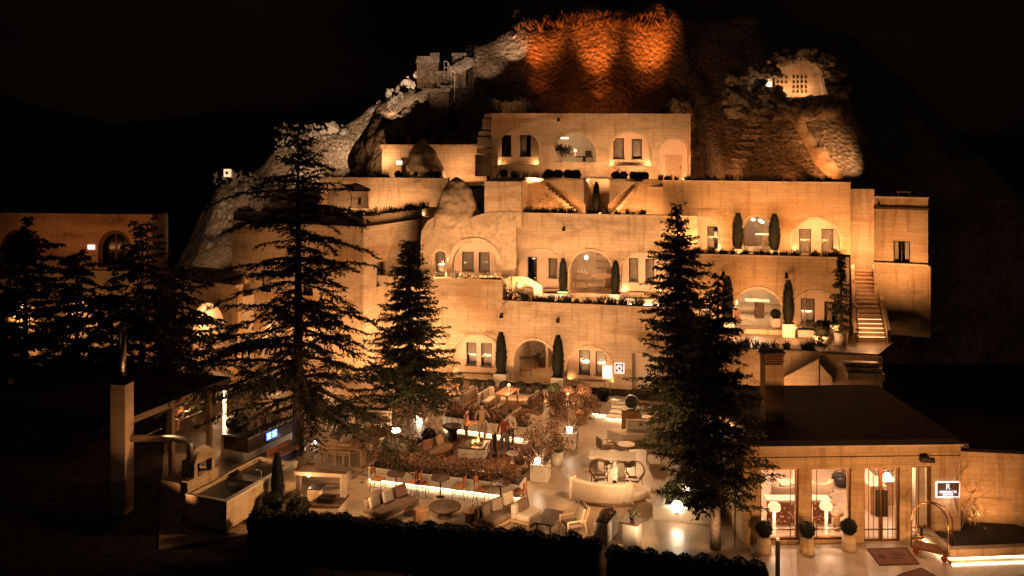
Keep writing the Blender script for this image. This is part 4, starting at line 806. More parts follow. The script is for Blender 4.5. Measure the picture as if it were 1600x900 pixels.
# --- T2: retaining wall with the twin stair (behind middle terrace)
W5 = wl(786, 56.0, 1045, 52.7); F5 = house('stair_terrace_wall', 'recessed wall with the twin diagonal stairs above the middle house'); F5['category'] = 'wall'; z0 = 8.48; zT = 10.95
ua, _ = W5.uz(911, 280); ub, _ = W5.uz(952, 280)
W5.slab('wall', rect_poly(0, ua, z0, zT), [], 'limestone_ochre', F5); W5.slab('wall', rect_poly(ub, W5.L, z0, zT), [], 'limestone_ochre', F5)
mb = MB(); W5.box(mb, ua, ub, z0, 10.9, -2.4, -2.7); mb.build('passage_back_wall', 'limestone', F5)
mb = MB(); W5.box(mb, ua - .3, ua - .01, z0, zT, -.36, -2.7); mb.build('passage_side_wall', 'limestone', F5); mb = MB(); W5.box(mb, ub + .01, ub + .3, z0, zT, -.36, -2.7); mb.build('passage_side_wall', 'limestone', F5)
for nm, pts in (('left', [(852, 281), (911, 281), (911, 317)]), ('right', [(952, 282), (992, 284), (952, 318)])):
    W5.slab('stair_parapet', [W5.uz(*q, .9) for q in pts], [], 'limestone', F5, .25, .9)
for nm, pts in (('left', [(845, 282), (858, 281), (914, 319), (914, 334), (904, 334)]), ('right', [(990, 283), (1004, 284), (960, 334), (949, 334), (949, 322)])):
    W5.slab('stair_flank', [W5.uz(*q, .35) for q in pts], [], 'limestone_ochre', F5, .3, .35)
for sg, us in ((1, W5.uz(852, 281, .6)[0]), (-1, W5.uz(992, 284, .6)[0])):
    ue = W5.uz(911 if sg > 0 else 952, 317, .6)[0]
    for i in range(11):
        mb = MB(); k0, k1 = i / 11, (i + 1) / 11; za = zT - .3 - (i + 1) * .16; W5.box(mb, min(us + (ue - us) * k0, us + (ue - us) * k1), max(us + (ue - us) * k0, us + (ue - us) * k1), za - .3, za, .62, .36); mb.build('step', 'limestone_pale', F5)
coping(W5, F5, 0, ua - .0, zT, .06, -.4); coping(W5, F5, ub, W5.L - .5, zT, .06, -.4)
# terrace T3 floor
mb = MB(); a, b, c = W5.pt(0, 0, -.36), W4.pt(0, 0, -.36), W4.pt(W4.L, 0, -.36); mb.prism([(a.x, a.y), (W5.pt(ua, 0, -.36).x, W5.pt(ua, 0, -.36).y), (W5.pt(ua, 0, -2.75).x, W5.pt(ua, 0, -2.75).y), (W5.pt(ub, 0, -2.75).x, W5.pt(ub, 0, -2.75).y), (W5.pt(ub, 0, -.36).x, W5.pt(ub, 0, -.36).y), (b.x, b.y), (c.x, c.y), (c.x + 1.0, 57), (16, 60.5), (-3, 60.5), (-3, 57)], 10.45, 10.6); tag(mb.build('upper_terrace_floor', 'limestone_pale'), 'uppermost paved terrace in front of the top villa', 'terrace', kind='structure')
# --- top villa (F4)
W6 = wl(768, 57.4, 1079, 57.9); F6 = house('top_villa', 'uppermost stone villa with three arches and a door under the red cliff'); z0 = 10.58; zT = 14.95
P1_ = W6.wpoly(778, 203, 842, 257, arch=True); P2_ = W6.wpoly(865, 208, 931, 254, arch=True); P3_ = W6.wpoly(953, 206, 1018, 259, arch=True); P4_ = fixz(W6.wpoly(1031, 217, 1076, 276, arch=True), 10.62)
W6.slab('wall', rect_poly(0, W6.L, z0, zT), [P1_, P2_, P3_, P4_], 'limestone', F6)
niche(W6, F6, P1_, [W6.wpoly(784, 211, 799, 244, -.4), W6.wpoly(813, 211, 830, 244, -.4)], 'limestone_pale', .6, curtains=['none', 'half'])
niche(W6, F6, P3_, [W6.wpoly(959, 216, 976, 248, -.4), W6.wpoly(988, 217, 1004, 248, -.4)], 'limestone_pale', .6)
niche(W6, F6, P4_, [], 'limestone_pale', .35); room(W6, F6, P2_, 3.5, .3, .2)
u0, z1_ = W6.uz(1040, 242, -.3); u1, _ = W6.uz(1066, 242, -.3); mb = MB(); W6.box(mb, u0, u1, 10.62, z1_, -.3, -.36); d_ = mb.build('door', 'light_wood', F6); mb = MB(); W6.box(mb, u1 - .15, u1 - .1, 11.5, 11.65, -.25, -.3); mb.build('door_handle', 'dark_metal', d_)
mb = MB()
for k in range(2): W6.box(mb, u0 + .1, u1 - .1, 10.75 + k * .65, 11.3 + k * .65, -.285, -.3)
mb.build('door_panel', 'light_wood', d_)
u0, u1, z0_, z1_ = pbox(P2_); coping(W6, F6, -.05, W6.L + .05, zT, .08, -.5, .1)
mb = MB(); W6.box(mb, 0, W6.L, zT - .3, zT - .02, -.36, -4.6); mb.build('roof', 'roof_felt', F6)
mb = MB(); W6.box(mb, 0, .35, z0, zT - .002, -.36, -4.6); mb.build('side_wall', 'limestone', F6); mb = MB(); W6.box(mb, W6.L - .35, W6.L, z0, zT - .002, -.36, -4.6); mb.build('side_wall', 'limestone', F6)
u_, z_ = W6.uz(872, 187); wall_lamp(W6, u_, z_, 'dark bracket lamp near the roofline of the top villa')
bare_tree('indoor_plant', 'dark leafy plant standing in the middle arch of the top villa', W6.pt(u0 + .5, z0_, -.2), 1.45, .55, 12, 'dark_leaf', 900, 4, 'plant', lsize=.13)
mb = MB(); W6.box(mb, u0 + .55, u0 + 1.0, z1_ - .35, z1_ - .29, -.7, -.8); tag(mb.build('ceiling_light', 'lamp_small'), 'bright light in the middle arch of the top villa', 'lamp'); drop_light(W6.pt(u0 + 1.4, z1_ - .4, -1.2), 22, WHITE)
mb = MB(); q = W6.pt(u1 - .6, z0_, -1.3); mb.box(q + Vector((0, 0, .35)), (1.1, .6, .08)); mb.box(q + Vector((.3, .3, .55)), (.4, .1, .4)); mb.box(q + Vector((0, 0, .17)), (.2, .2, .3)); tag(mb.build('low_table', 'dark_wood'), 'low dark table inside the middle arch of the top villa', 'table')
mb = MB(); mb.lathe([(.04, 0), (.02, .25), (.12, .28), (.08, .45)], 12, W6.pt(u1 - 1.15, z0_ + .4, -1.6)); tag(mb.build('table_lamp', 'shade_glow'), 'small glowing table lamp inside the top villa arch', 'lamp')
# stepped buttress on the villa's left side
e = empty('stepped_buttress', V(758, 275, 57.6), 0, 'stepped stone buttress at the left side of the top villa', 'wall'); inv = Matrix.Translation(-e.location)
for i, (xa, ya, yb) in enumerate(((757, 178, 184), (754, 186, 202), (748, 205, 212), (746, 214, 230), (745, 232, 240), (742, 242, 276))):
    a, b = V(xa, ya, 57.7), V(770, yb, 57.7); mb = MB(); mb.box(((a.x + b.x) / 2, 58.4 + .1 * i, (a.z + b.z) / 2), (b.x - a.x, 1.5, a.z - b.z)); o = mb.build('stone_course', 'limestone_pale', e); o.matrix_parent_inverse = inv
# --- white walled cave house on the upper left terrace
W7 = wl(597, 61.0, 760, 60.2); F7 = house('white_cave_house', 'low white walled house with a flat coping on the upper left terrace'); u_d = W7.wpoly(627, 246, 640, 279)
W7.slab('wall', rect_poly(0, W7.L, 10.4, 12.75), [fixz(u_d, 10.4001 + .1)], 'limestone_pale', F7, .4); coping(W7, F7, -.1, W7.L, 12.75, .12, -.45, .28); mb = MB(); W7.box(mb, 0, W7.L, 12.4, 12.6, -.42, -3.5); mb.build('roof', 'roof_felt', F7)
mb = MB(); a, b, c, d = pbox(u_d); W7.box(mb, a - .1, b + .1, c - .2, d + .1, -.41, -.5); mb.build('door', 'dark_wood', F7)
mb = MB(); W7.box(mb, 1.55, 1.9, 13.03, 13.6, -.5, -.85); mb.build('chimney', 'terracotta', F7)
u_, z_ = W7.uz(624, 254); o = plaque(W7, u_, z_, .4, .24, 'small lit number plate on the white walled cave house', bg='sign_glow', frame=False); text_on(W7, u_, z_, .06, '11', .2, 'dark_metal', o)
# upper left terrace wall
W8 = wl(498, 58.6, 700, 57.0); F8 = house('upper_left_wall', 'long plain terrace wall above the left planter terrace'); F8['category'] = 'wall'
W8.slab('wall', rect_poly(0, W8.L, 7.9, 10.85), [], 'limestone', F8); coping(W8, F8, 0, W8.L, 10.85)
mb = MB(); a, b = W8.pt(0, 0, -.36), W8.pt(W8.L, 0, -.36); mb.prism([(a.x, a.y), (b.x, b.y), (b.x + 1.9, 62), (-9, 64.5), (a.x - 1, 63)], 10.3, 10.45); mb.build('terrace_floor', 'limestone_pale', F8)
# small vaulted chapel-like lantern in front of that wall
e = empty('vaulted_hut', V(540, 325, 55.8), 0, 'small barrel vaulted stone hut on the left planter terrace', 'hut'); q = e.location; rr_ = .75
mb = MB(); n_ = 14; prof = [(-rr_, 0)] + [(-rr_ * math.cos(math.pi * i / n_), .75 + rr_ * .95 * math.sin(math.pi * i / n_)) for i in range(n_ + 1)] + [(rr_, 0)]; k_ = len(prof)
vs_ = [(x_ - .3, -.6, z_) for x_, z_ in prof] + [(x_ - .3 + .6, 1.2, z_) for x_, z_ in prof]; mb.add(vs_, [tuple(range(k_))] + [(i, i + k_, i + 1 + k_, i + 1) for i in range(k_ - 1)] + [tuple(range(k_, 2 * k_))[::-1]]); mb.build('vault', 'limestone', e)
mb = MB(); mb.box((.95, 0, .5), (1.0, 1.0, 1.0)); mb.box((.95, 0, 1.04), (1.15, 1.15, .08)); mb.build('side_block', 'limestone', e); mb = MB(); mb.box((.95, -.51, .45), (.18, .02, .45)); mb.build('window_slit', 'window_dark', e)
mb = MB(); mb.prism([(.55, -.45), (1.5, -.45), (1.5, .5), (.55, .5)], 1.08, [1.55, 1.15, 1.15, 1.55]); mb.build('roof', 'roof_felt', e)
light('hut_fill', 'SPOT', V(536, 332, 53.6) + Vector((0, 0, .15)), 26, WARM, V(540, 300, 56), .03, 130, 1.0)  # added spot without a fixture that brightens the hut
# --- left wing: wedge with two faces
A_ = V(362, 215, 53.9); C_ = V(568, 215, 49.9); B_ = V(690, 215, 57.0); F9 = house('left_wing_house', 'wedge shaped left wing with the long planter terrace behind the cedar')
W9 = Wall((A_.x, A_.y), (C_.x, C_.y)); W9b = Wall((C_.x, C_.y), (B_.x, B_.y)); zT = 8.55
P9 = [arch_poly(2.0, 4.6, .1, 2.6), arch_poly(5.4, 7.4, .1, 2.6)]
W9.slab('wall', rect_poly(0, W9.L, 0, zT), P9 + [rect_poly(2.2, 3.0, 4.4, 5.7), rect_poly(5.2, 6.0, 4.4, 5.7)], 'limestone', F9); W9b.slab('wall', rect_poly(0, W9b.L, 0, zT), [rect_poly(1.2, 2.0, 5.0, 6.4), rect_poly(1.0, 2.2, .6, 2.2)], 'limestone', F9)
for q in P9: room(W9, F9, q, 2.5, .2, .2, floor_z=.1)
for q in (rect_poly(2.2, 3.0, 4.4, 5.7), rect_poly(5.2, 6.0, 4.4, 5.7)): window(W9, F9, q, -.1)
for q in (rect_poly(1.2, 2.0, 5.0, 6.4), rect_poly(1.0, 2.2, .6, 2.2)): window(W9b, F9, q, -.1, lamp=True, curtain='sides')
mb = MB(); W9.box(mb, -.1, W9.L + .15, zT - .18, zT, .22, .002); mb.build('ledge', 'limestone_pale', F9); mb = MB(); W9b.box(mb, 0, W9b.L, zT - .18, zT - .002, .2, .002); mb.build('ledge', 'limestone_pale', F9)
W9.slab('parapet', rect_poly(0, W9.L - .1, zT, zT + .55), [], 'limestone', F9, .3, -.12); W9b.slab('parapet', rect_poly(.1, W9b.L, zT, zT + .55), [], 'limestone', F9, .3, -.12)
mb = MB(); a, b, c = W9.pt(.2, 0, -.5), W9.pt(W9.L - .4, 0, -.6), W9b.pt(W9b.L, 0, -.5); mb.prism([(a.x, a.y), (b.x, b.y), (c.x, c.y), (-5, 60), (-15, 60.5)], 8.25, 8.45); mb.build('terrace_floor', 'limestone_pale', F9)
for q, lb in ((W9.pt(2.5, 2.1, -1), 22), (W9.pt(6.4, 2.1, -1), 26)): drop_light(q, lb)
# number plate far up on the left slope and white block lamp
q = hill_hit(358, 276); mb = MB(); mb.box((0, 0, .3), (.5, .3, .6)); o = mb.build('slope_lantern', 'shade_glow', loc=q + Vector((0, -.4, 0))); tag(o, 'small square lantern standing on the far left slope', 'lamp'); mb = MB(); mb.box((0, -.17, .32), (.2, .04, .22)); mb.build('lantern_window', 'dark_metal', o)
# --- low left wing with the arched stair
W10 = wl(276, 53.5, 372, 51.0); F10 = house('low_left_house', 'low ochre house with the arched stairway left of the cedar'); Pd = fixz(W10.wpoly(303, 470, 352, 545, arch=True), .1)
W10.slab('wall', rect_poly(0, W10.L, 0, 4.95), [Pd], 'limestone_ochre', F10); mb = MB(); W10.box(mb, 0, W10.L, 4.95, 5.12, .2, -.4); mb.build('coping', 'limestone_pale', F10); W10.slab('upper_parapet', rect_poly(0, W10.L, 5.12, 5.75), [], 'limestone_ochre', F10, .3, -.5)
room(W10, F10, Pd, 3.5, .2, .3, floor_z=.1); u0, u1, _, _ = pbox(Pd); drop_light(W10.pt(u0 + .7, 2.6, -.8), 60)
for i in range(9): mb = MB(); W10.box(mb, u0 + .75, u1 + .15, .1, .1 + .19 * (i + 1), -.9 - .28 * i, -1.2 - .28 * i); mb.build('step', 'limestone_pale', F10)
u_, z_ = W9.uz(373, 436); o = plaque(W9, max(.3, u_), z_, .3, .3, 'square lit number plate on the left wing wall', bg='sign_glow', frame=False); text_on(W9, max(.3, u_), z_, .06, '1', .26, 'dark_metal', o)
# --- far left hall with two big arched windows
W11 = wl(-60, 62.5, 238, 61.0); F11 = house('far_left_hall', 'long amber hall with two big arched windows at the far left')
Ps = [arch_poly(W11.uz(-2, 400)[0], W11.uz(58, 400)[0], 4.6, W11.uz(30, 359)[1]), arch_poly(W11.uz(153, 400)[0], W11.uz(206, 400)[0], 4.6, W11.uz(180, 360)[1])]
W11.slab('wall', rect_poly(0, W11.L, 0, 8.2), Ps, 'limestone_ochre', F11)
for P_ in Ps:
    u0, u1, z0, z1 = pbox(P_); o = W11.slab('window', [(q[0], q[1]) for q in P_], [[(u0 + .22 + (q[0] - u0) * (1 - .44 / (u1 - u0)), z0 + .1 + (q[1] - z0) * (1 - .34 / (z1 - z0))) for q in P_]], 'dark_wood', F11, .1, -.15)
    mb = MB(); W11.box(mb, (u0 + u1) / 2 - .05, (u0 + u1) / 2 + .05, z0, z1 - .2, -.17, -.23); mb.build('mullion', 'dark_wood', o); mb = MB(); mb.add([W11.pt(q[0], q[1], -.22) for q in P_], [tuple(range(len(P_)))]); mb.build('pane', 'glass', o)
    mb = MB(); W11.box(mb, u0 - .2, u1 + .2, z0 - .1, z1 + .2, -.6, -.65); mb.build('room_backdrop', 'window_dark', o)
coping(W11, F11, 0, W11.L, 8.2); mb = MB(); W11.box(mb, W11.L - .36, W11.L, 0, 8.2 - .002, -.36, -2.2); mb.build('side_wall', 'limestone_ochre', F11); mb = MB(); W11.box(mb, 0, W11.L - .37, 7.9, 8.0, -.36, -2.2); mb.build('roof', 'roof_felt', F11)
u_, z_ = W11.uz(143, 386); o = plaque(W11, u_, z_, .5, .3, 'tiny glowing sign between the arched windows of the far left hall', bg='sign_glow', frame=False)
W12 = wl(-40, 55.5, 240, 53.5); F12 = house('far_left_terrace_house', 'lower amber wall glimpsed behind the dark trees at the far left'); W12.slab('wall', rect_poly(0, W12.L, 0, 5.4), [arch_poly(6.2, 8.6, .1, 3.6), arch_poly(2.4, 4.4, .1, 3.4)], 'limestone_ochre', F12); coping(W12, F12, 0, W12.L, 5.4)
for q in (arch_poly(6.2, 8.6, .1, 3.6), arch_poly(2.4, 4.4, .1, 3.4)): room(W12, F12, q, 2.5, .2, .3, floor_z=.1); drop_light(W12.pt(sum(pbox(q)[:2]) / 2, 2.6, -.9), 45)
# --- tower house on the right
W13 = wl(1366, 47.2, 1450, 46.2); F13 = house('tower_house', 'square stone tower house at the right end beside the long stair'); Pw = W13.wpoly(1396, 376, 1422, 408)
W13.slab('wall', rect_poly(0, W13.L, 6.9, 10.35), [fixz(Pw, 7.02)], 'limestone_ochre', F13); W13.slab('base_wall', rect_poly(-.02, W13.L + .12, 3.2, 6.9), [], 'limestone_ochre', F13, .4, .1)
window(W13, F13, fixz(Pw, 7.02), -.05, 'sides', mull=True); mb = MB(); W13.box(mb, -.03, W13.L + .05, 9.75, 9.87, .09, .003); mb.build('string_course', 'dark_wood', F13); mb = MB(); W13.box(mb, 0, W13.L, 6.88, 6.97, .2, .003); mb.build('ledge', 'limestone_pale', F13)
W13s = Wall(tuple(W13.pt(0, 0, -4.2).xy), tuple(W13.A.xy)); W13s.slab('side_wall', rect_poly(0, W13s.L - .36, 3.2, 10.35), [], 'limestone', F13, .35)
mb = MB(); W13.box(mb, W13.L - .35, W13.L, 3.2, 10.35, -.36, -4.2); mb.build('side_wall', 'limestone_ochre', F13); mb = MB(); W13.box(mb, 0, W13.L, 10.1, 10.2, -.36, -4.2); mb.build('roof', 'roof_felt', F13); coping(W13, F13, -.05, W13.L + .05, 10.35, .08, -.4)
W13b = wl(1329, 50.4, 1366, 50.0); W13b.slab('link_wall', rect_poly(0, W13b.L, 6.0, 10.55), [], 'limestone', F13); coping(W13b, F13, 0, W13b.L, 10.55)
mb = MB(); u_, z_ = W13.uz(1412, 303); W13.box(mb, u_ - .35, u_ + .35, 10.62, 10.68, -.3, -.6); W13.box(mb, u_ - .3, u_ - .22, 10.43, 10.62, -.35, -.55); W13.box(mb, u_ + .22, u_ + .3, 10.43, 10.62, -.35, -.55); tag(mb.build('roof_vent', 'steel'), 'pale low vent on the tower house roof', 'vent')
u_, z_ = W13.uz(1373, 319); mb = MB(); mb.lathe([(.03, .14), (.07, .08), (.07, -.08), (.02, -.16)], 10, W13.pt(u_, z_, .16)); W13.box(mb, u_ - .03, u_ + .03, z_ + .05, z_ + .1, .16, 0); tag(mb.build('wall_lamp', 'dark_metal'), 'dark lantern on the upper left corner of the tower house', 'lamp', 'lamps on the terrace walls')
# --- long stair between house and tower
e = empty('stone_staircase', V(1362, 528, 44.4), 0, 'long straight stone staircase with glowing treads beside the tower house', 'stairs'); inv = Matrix.Translation(-e.location); n_ = 17
for i in range(n_):
    k_ = i / (n_ - 1); L0 = V(1341 - 6 * k_, 215, 44.4 + 4.6 * k_); R0 = V(1384 - 22 * k_, 215, 44.3 + 4.6 * k_); z_ = 3.65 + i * .163; mb = MB()
    mb.prism([(L0.x, L0.y), (R0.x, R0.y), (R0.x + .03, R0.y + .33), (L0.x + .03, L0.y + .33)], z_ - .6, z_); o = mb.build('tread', 'light_wood', e); o.matrix_parent_inverse = inv
    if i > 4: continue
    mb = MB(); mb.prism([(L0.x + .04, L0.y - .012), (R0.x - .04, R0.y - .012), (R0.x - .04, R0.y - .002), (L0.x + .04, L0.y - .002)], z_ - .035, z_ - .012); o = mb.build('tread_light', 'strip_soft', e); o.matrix_parent_inverse = inv
for s_, xa, xb, zz in ((0, 1336, 1332, .12), (1, 1389, 1366, .25)):
    a = V(xa, 215, 44.2); b = V(xb, 215, 49.2); mb = MB(); mb.prism([(a.x - .09, a.y), (a.x + .09, a.y), (b.x + .09, b.y), (b.x - .09, b.y)], [3.2, 3.2, 5.6, 5.6], [3.75 + zz] * 2 + [6.4 + zz] * 2); o = mb.build('side_string', 'limestone_pale', e); o.matrix_parent_inverse = inv
# --- right terrace T1R: floor, retaining wall, ramp parapets, steps down
W14 = wl(1075, 43.2, 1284, 42.2); F14 = house('lower_right_terrace', 'right hand terrace with potted plants in front of the dining arch'); F14['category'] = 'terrace'
W14.slab('retaining_wall', rect_poly(0, W14.L, 0, 3.42), [], 'limestone', F14); mb = MB(); a, b, c, d = W14.pt(.0, 0, -.36), W14.pt(W14.L, 0, -.36), W3.pt(W3.L, 0, 0), W3.pt(0, 0, 0); mb.prism([(a.x, a.y), (b.x, b.y), (17.2, 42.0), (18.9, 44.4), (19.0, 46.2), (c.x, c.y), (d.x, d.y)], 3.2, 3.35); mb.build('terrace_floor', 'paving', F14)
a = V(1284, 215, 42.2); mb = MB(); mb.prism([(a.x, a.y), (17.2, 41.6), (17.2, 41.98), (a.x, a.y + .4)], 0, 3.3); mb.build('end_wall', 'limestone', F14)
for pts in ([(1212, 604), (1220, 592), (1279, 561), (1279, 604)], [(1282, 570), (1300, 590), (1300, 604), (1282, 604)]):
    W14.slab('ramp_parapet', [W14.uz(*q, .55) for q in pts], [], 'limestone_pale', F14, .3, .55)
mb = MB(); q = V(1308, 577, 40.9); 
for i in range(3): mb = MB(); mb.box((16.0, 41.2 - .32 * i, 3.05 - .17 * i), (1.6, .34, .3), R(-8)); mb.build('step', 'paving', F14)
# ---------------------------------------------------------------- terrace planting
def on(W, px, off, z): u, _ = W.uz(px, 300, off); p = W.pt(u, z, off); return p
grass_row(on(W5, 800, -.2, 11.0), on(W5, 858, -.2, 11.0), .35, .5, 'spiky planting below the left window arch of the top villa', seed=1)
grass_row(on(W4, 1030, -.15, 11.0), on(W4, 1329, -.15, 11.0), .3, .36, 'dark spiky planting along the coping of the right upper house', seed=2, n_m=85)
grass_row(on(W2, 800, -.25, 9.05), on(W2, 1008, -.25, 9.05), .4, .42, 'spiky planting along the parapet in front of the twin stairs', seed=3)
grass_row(on(W1, 682, -.25, 5.6), on(W1, 783, -.25, 5.6), .4, .42, 'spiky planting along the parapet under the cave house', seed=4)
grass_row(on(W1, 790, -.25, 4.45), on(W1, 1010, -.25, 4.45), .4, .5, 'grassy planting along the parapet above the ground floor arch', seed=5, n_m=90)
grass_row(on(W3, 1080, -.25, 7.3), on(W3, 1322, -.25, 7.3), .4, .42, 'leafy planting along the parapet above the dining arch', seed=6, n_m=90)
grass_row(on(W14, 1130, -.3, 3.4), on(W14, 1278, -.3, 3.4), .45, .5, 'tall planting along the edge of the right terrace', seed=7, n_m=80)
grass_row(on(W9, 372, -.3, 9.05), on(W9, 566, -.3, 9.05), .4, .45, 'dark planting along the left half of the planter terrace', seed=8)
grass_row(on(W9b, 572, -.3, 9.05), on(W9b, 668, -.3, 9.05), .4, .5, 'dark planting along the right half of the planter terrace', seed=9)
grass_row(on(W8, 508, -.2, 10.9), on(W8, 608, -.2, 10.9), .4, .4, 'dark planting on the upper left terrace wall', seed=10)
for i, x_ in enumerate((622, 652, 683)): shrub(on(W8, x_, -.3, 10.9), .26, ('left', 'middle', 'right')[i] + ' of three clipped balls on the upper left terrace wall', 'clipped balls on the upper left terrace wall')
for i, x_ in enumerate((962, 974, 990, 999, 1007)): shrub(on(W5, x_, -.25, 10.98), .27, ('first', 'second', 'third', 'fourth', 'fifth')[i] + ' ball bush from the left below the right villa arch', 'ball bushes below the right arch of the top villa')
for i, x_ in enumerate((858, 872, 888, 900)): shrub(on(W5, x_, -.3, 10.95), .33, ('first', 'second', 'third', 'fourth')[i] + ' dark bush from the left below the middle villa arch', 'dark bushes below the middle arch of the top villa', 'dark_leaf')
shrub(on(W6, 787, .5, 11.0), .26, 'small round shrub at the foot of the left villa arch')
bare_tree('bare_sapling', 'bare twiggy sapling at the left corner of the top villa', on(W6, 775, 1.1, 10.8), 3.4, 1.3, 31, None, 0, 4)
bare_tree('bare_sapling', 'thin reddish shrub below the right arch of the top villa', on(W5, 968, -.3, 11.0), 1.9, .9, 33, 'red_leaf', 60, 4)
bare_tree('bare_sapling', 'reddish sapling in front of the left twin stair', on(W5, 842, 1.5, 8.55), 2.3, 1.2, 34, 'red_leaf', 260, 4)
potted_cypress(on(W5, 932, .2, 8.52), 1.75, .24, 'small cone tree in a white cube between the twin stairs', pot=(.6, .6, .5), mat='dark_leaf', name='potted_cone_tree')
for x_, H_, lb in ((880, 1.62, 'cypress left of the furnished middle arch'), (962, 1.6, 'cypress in a tall white planter right of the furnished middle arch')):
    potted_cypress(on(W2, x_, .55, 4.02), H_ * 1.12, .27, lb, 'slim cypresses of the middle house', pot=(.62, .5, .6))
bare_tree('planter_shrub', 'bushy dark shrub on the corner planter above the ground floor', on(W1, 803, -.7, 4.3), 1.15, 1.3, 36, 'lavender', 900, 6, 'shrub')
shrub(on(W2c, 728, .5, 5.2), .34, 'low round shrub in front of the cave house arch', mat='olive_leaf', sz=.6); shrub(on(W2c, 754, .9, 5.2), .38, 'low spreading green shrub below the striped cave windows', mat='olive_leaf', sz=.5)
for x_, lb in ((783, 'tall cypress in a white cube left of the ground floor arch'), (872, 'tall cypress in a white cube right of the ground floor arch')):
    potted_cypress(on(W1, x_, .75, 0), 2.15, .33, lb, 'tall cypresses at the ground floor arch', pot=(.72, .6, .66))
for x_, lb in ((1153, 'cypress left of the upper right arch'), (1210, 'cypress right of the upper right arch')): potted_cypress(on(W4, x_, .5, 6.95), 1.95, .34, lb, 'cypresses at the upper right arch', pot=(.5, .5, .25))
for x_, H_, lb in ((1137, 2.0, 'cypress in a white box left of the dining arch'), (1232, 1.9, 'cypress in a white box right of the dining arch')): potted_cypress(on(W3, x_, .9, 3.36), H_ * 1.12, .31, lb, 'cypresses at the dining arch', pot=(.62, .55, .68))
p = G(1314, 538, 3.36); t = conifer('potted_spruce', 'tall slim spruce in a round white pot at the terrace corner', (p.x, p.y, 3.95), 3.7, .68, 41, dens=.9); mb = MB(); mb.lathe([(.28, -.6), (.34, 0), (.28, 0), (.01, -.06)], 18); mb.build('pot', 'white_stone', t, True)
p = G(1288, 540, 3.36); potted_ball((p.x, p.y + .4, 3.36), .42, .3, .42, .42, 'big clipped ball in a white bowl on the right terrace')
p = G(1281, 550, 3.36); t = bare_tree('potted_bush', 'sprawling plant in a small white bowl on the right terrace', (p.x, p.y, 3.7), .6, .7, 43, 'olive_leaf', 260, 6, 'plant'); mb = MB(); mb.lathe([(.12, -.34), (.36, -.02), (.33, -.02), (.01, -.08)], 18); mb.build('pot', 'white_stone', t, True)
mb = MB(); a, b = on(W3, 1246, .7, 3.36), on(W3, 1276, .7, 3.36); W_ = Wall(a.xy, b.xy); W_.box(mb, 0, W_.L, 3.36, 3.72, .2, -.3); o = mb.build('bench_planter', 'white_stone', None, False, .02); tag(o, 'long white planter box under the lit terrace window', 'planter'); mb = MB(); W_.box(mb, .05, W_.L - .05, 3.722, 3.76, .16, -.26); mb.build('soil', 'soil', o)
# middle terrace furniture walls
def wbox(W, name, label, px0, px1, o0, o1, z0, z1, mat='white_stone', cat='planter', soil=True, led=False):
    u0, _ = W.uz(px0, 300, o0); u1, _ = W.uz(px1, 300, o0); mb = MB(); W.box(mb, u0, u1, z0, z1, o0, o1); o = mb.build(name, mat, None, False, .015); tag(o, label, cat)
    if soil: mb = MB(); W.box(mb, u0 + .06, u1 - .06, z1, z1 + .02, o0 - .06, o1 + .06); mb.build('soil', 'soil', o)
    if led: mb = MB(); W.box(mb, u0, u1, z0 + .05, z0 + .1, o0 + .02, o0 + .004); mb.build('light_strip', 'strip', o)
    return o
wbox(W2, 'long_planter', 'low white planter wall left of the furnished middle arch', 848, 888, 1.0, .4, 4.02, 4.5); wbox(W2, 'cube_planter', 'white cube planter right of the furnished middle arch', 951, 967, 1.1, .5, 4.02, 4.62)
wbox(W2, 'light_bench', 'white terrace bench with a bright light strip behind the spruce top', 968, 1030, 1.0, .5, 4.02, 4.4, soil=False, led=True, cat='bench')
e = empty('stair_balustrade', on(W2, 825, 1.6, 4.02), 0, 'white sloping stair balustrade at the left of the middle terrace', 'balustrade'); inv = Matrix.Translation(-e.location)
P_ = [W2.uz(*q, 1.6) for q in ((800, 432), (821, 432), (847, 446), (847, 474), (800, 474))]; o = W2.slab('balustrade_wall', P_, [[W2.uz(*q, 1.6) for q in ((804, 474 - 2), (804, 441), (818, 441), (834, 450), (834, 472))]], 'limestone_pale', e, .2, 1.6); o.matrix_parent_inverse = inv
# ---------------------------------------------------------------- terrace lighting: rows of small uplights in front of each wall
def washers(W, pxs, off, z, tz, en, label, group, color=WARM, angle=115, toff=0, r=.12):
    n = len(pxs); g = (pxs[-1] - pxs[0]) / max(1, n - 1) if n > 1 else 24
    return strip_light(W, pxs[0] - g * .45, pxs[-1] + g * .45, off, z, tz + .8, en * n * .53, color, toff)
washers(W6, (795, 850, 930, 985, 1055), 2.3, 10.85, 12.6, 66, 'small uplight on the top terrace aimed at the villa wall', 'villa uplights', (1, .50, .23))
washers(W5, (815, 850, 885), 1.7, 8.75, 9.9, 26, '', '', AMB, 130); washers(W5, (965, 990, 1015), 1.25, 8.75, 9.9, 22, '', '', AMB, 130); washers(W5, (931,), .6, 8.8, 10.2, 18, '', '', AMB, 130, -2)
washers(W4, (1085, 1135, 1190, 1240, 1290), 2.4, 7.35, 8.9, 72, 'small uplight in the planter of the right upper house', 'right upper uplights', (1, .46, .18))
washers(W2, (820, 865, 912, 960, 1010), 2.6, 4.6, 6.9, 66, 'small uplight in the planter of the middle house', 'middle house uplights', (1, .51, .24))
washers(W2c, (675, 715, 755, 790), 2.2, 5.75, 7.4, 56, 'small uplight in the planter of the cave house', 'cave house uplights', (1, .51, .24))
washers(W3, (1105, 1160, 1210, 1265), 2.9, 3.75, 5.5, 60, 'small uplight in the planting of the right terrace', 'right terrace uplights', AMB)
washers(W1, (600, 660, 715, 765, 810, 860, 920, 975), 3.6, .25, 2.8, 78, 'small uplight in the courtyard bed facing the ground floor wall', 'ground floor uplights', (1, .51, .24), 125)
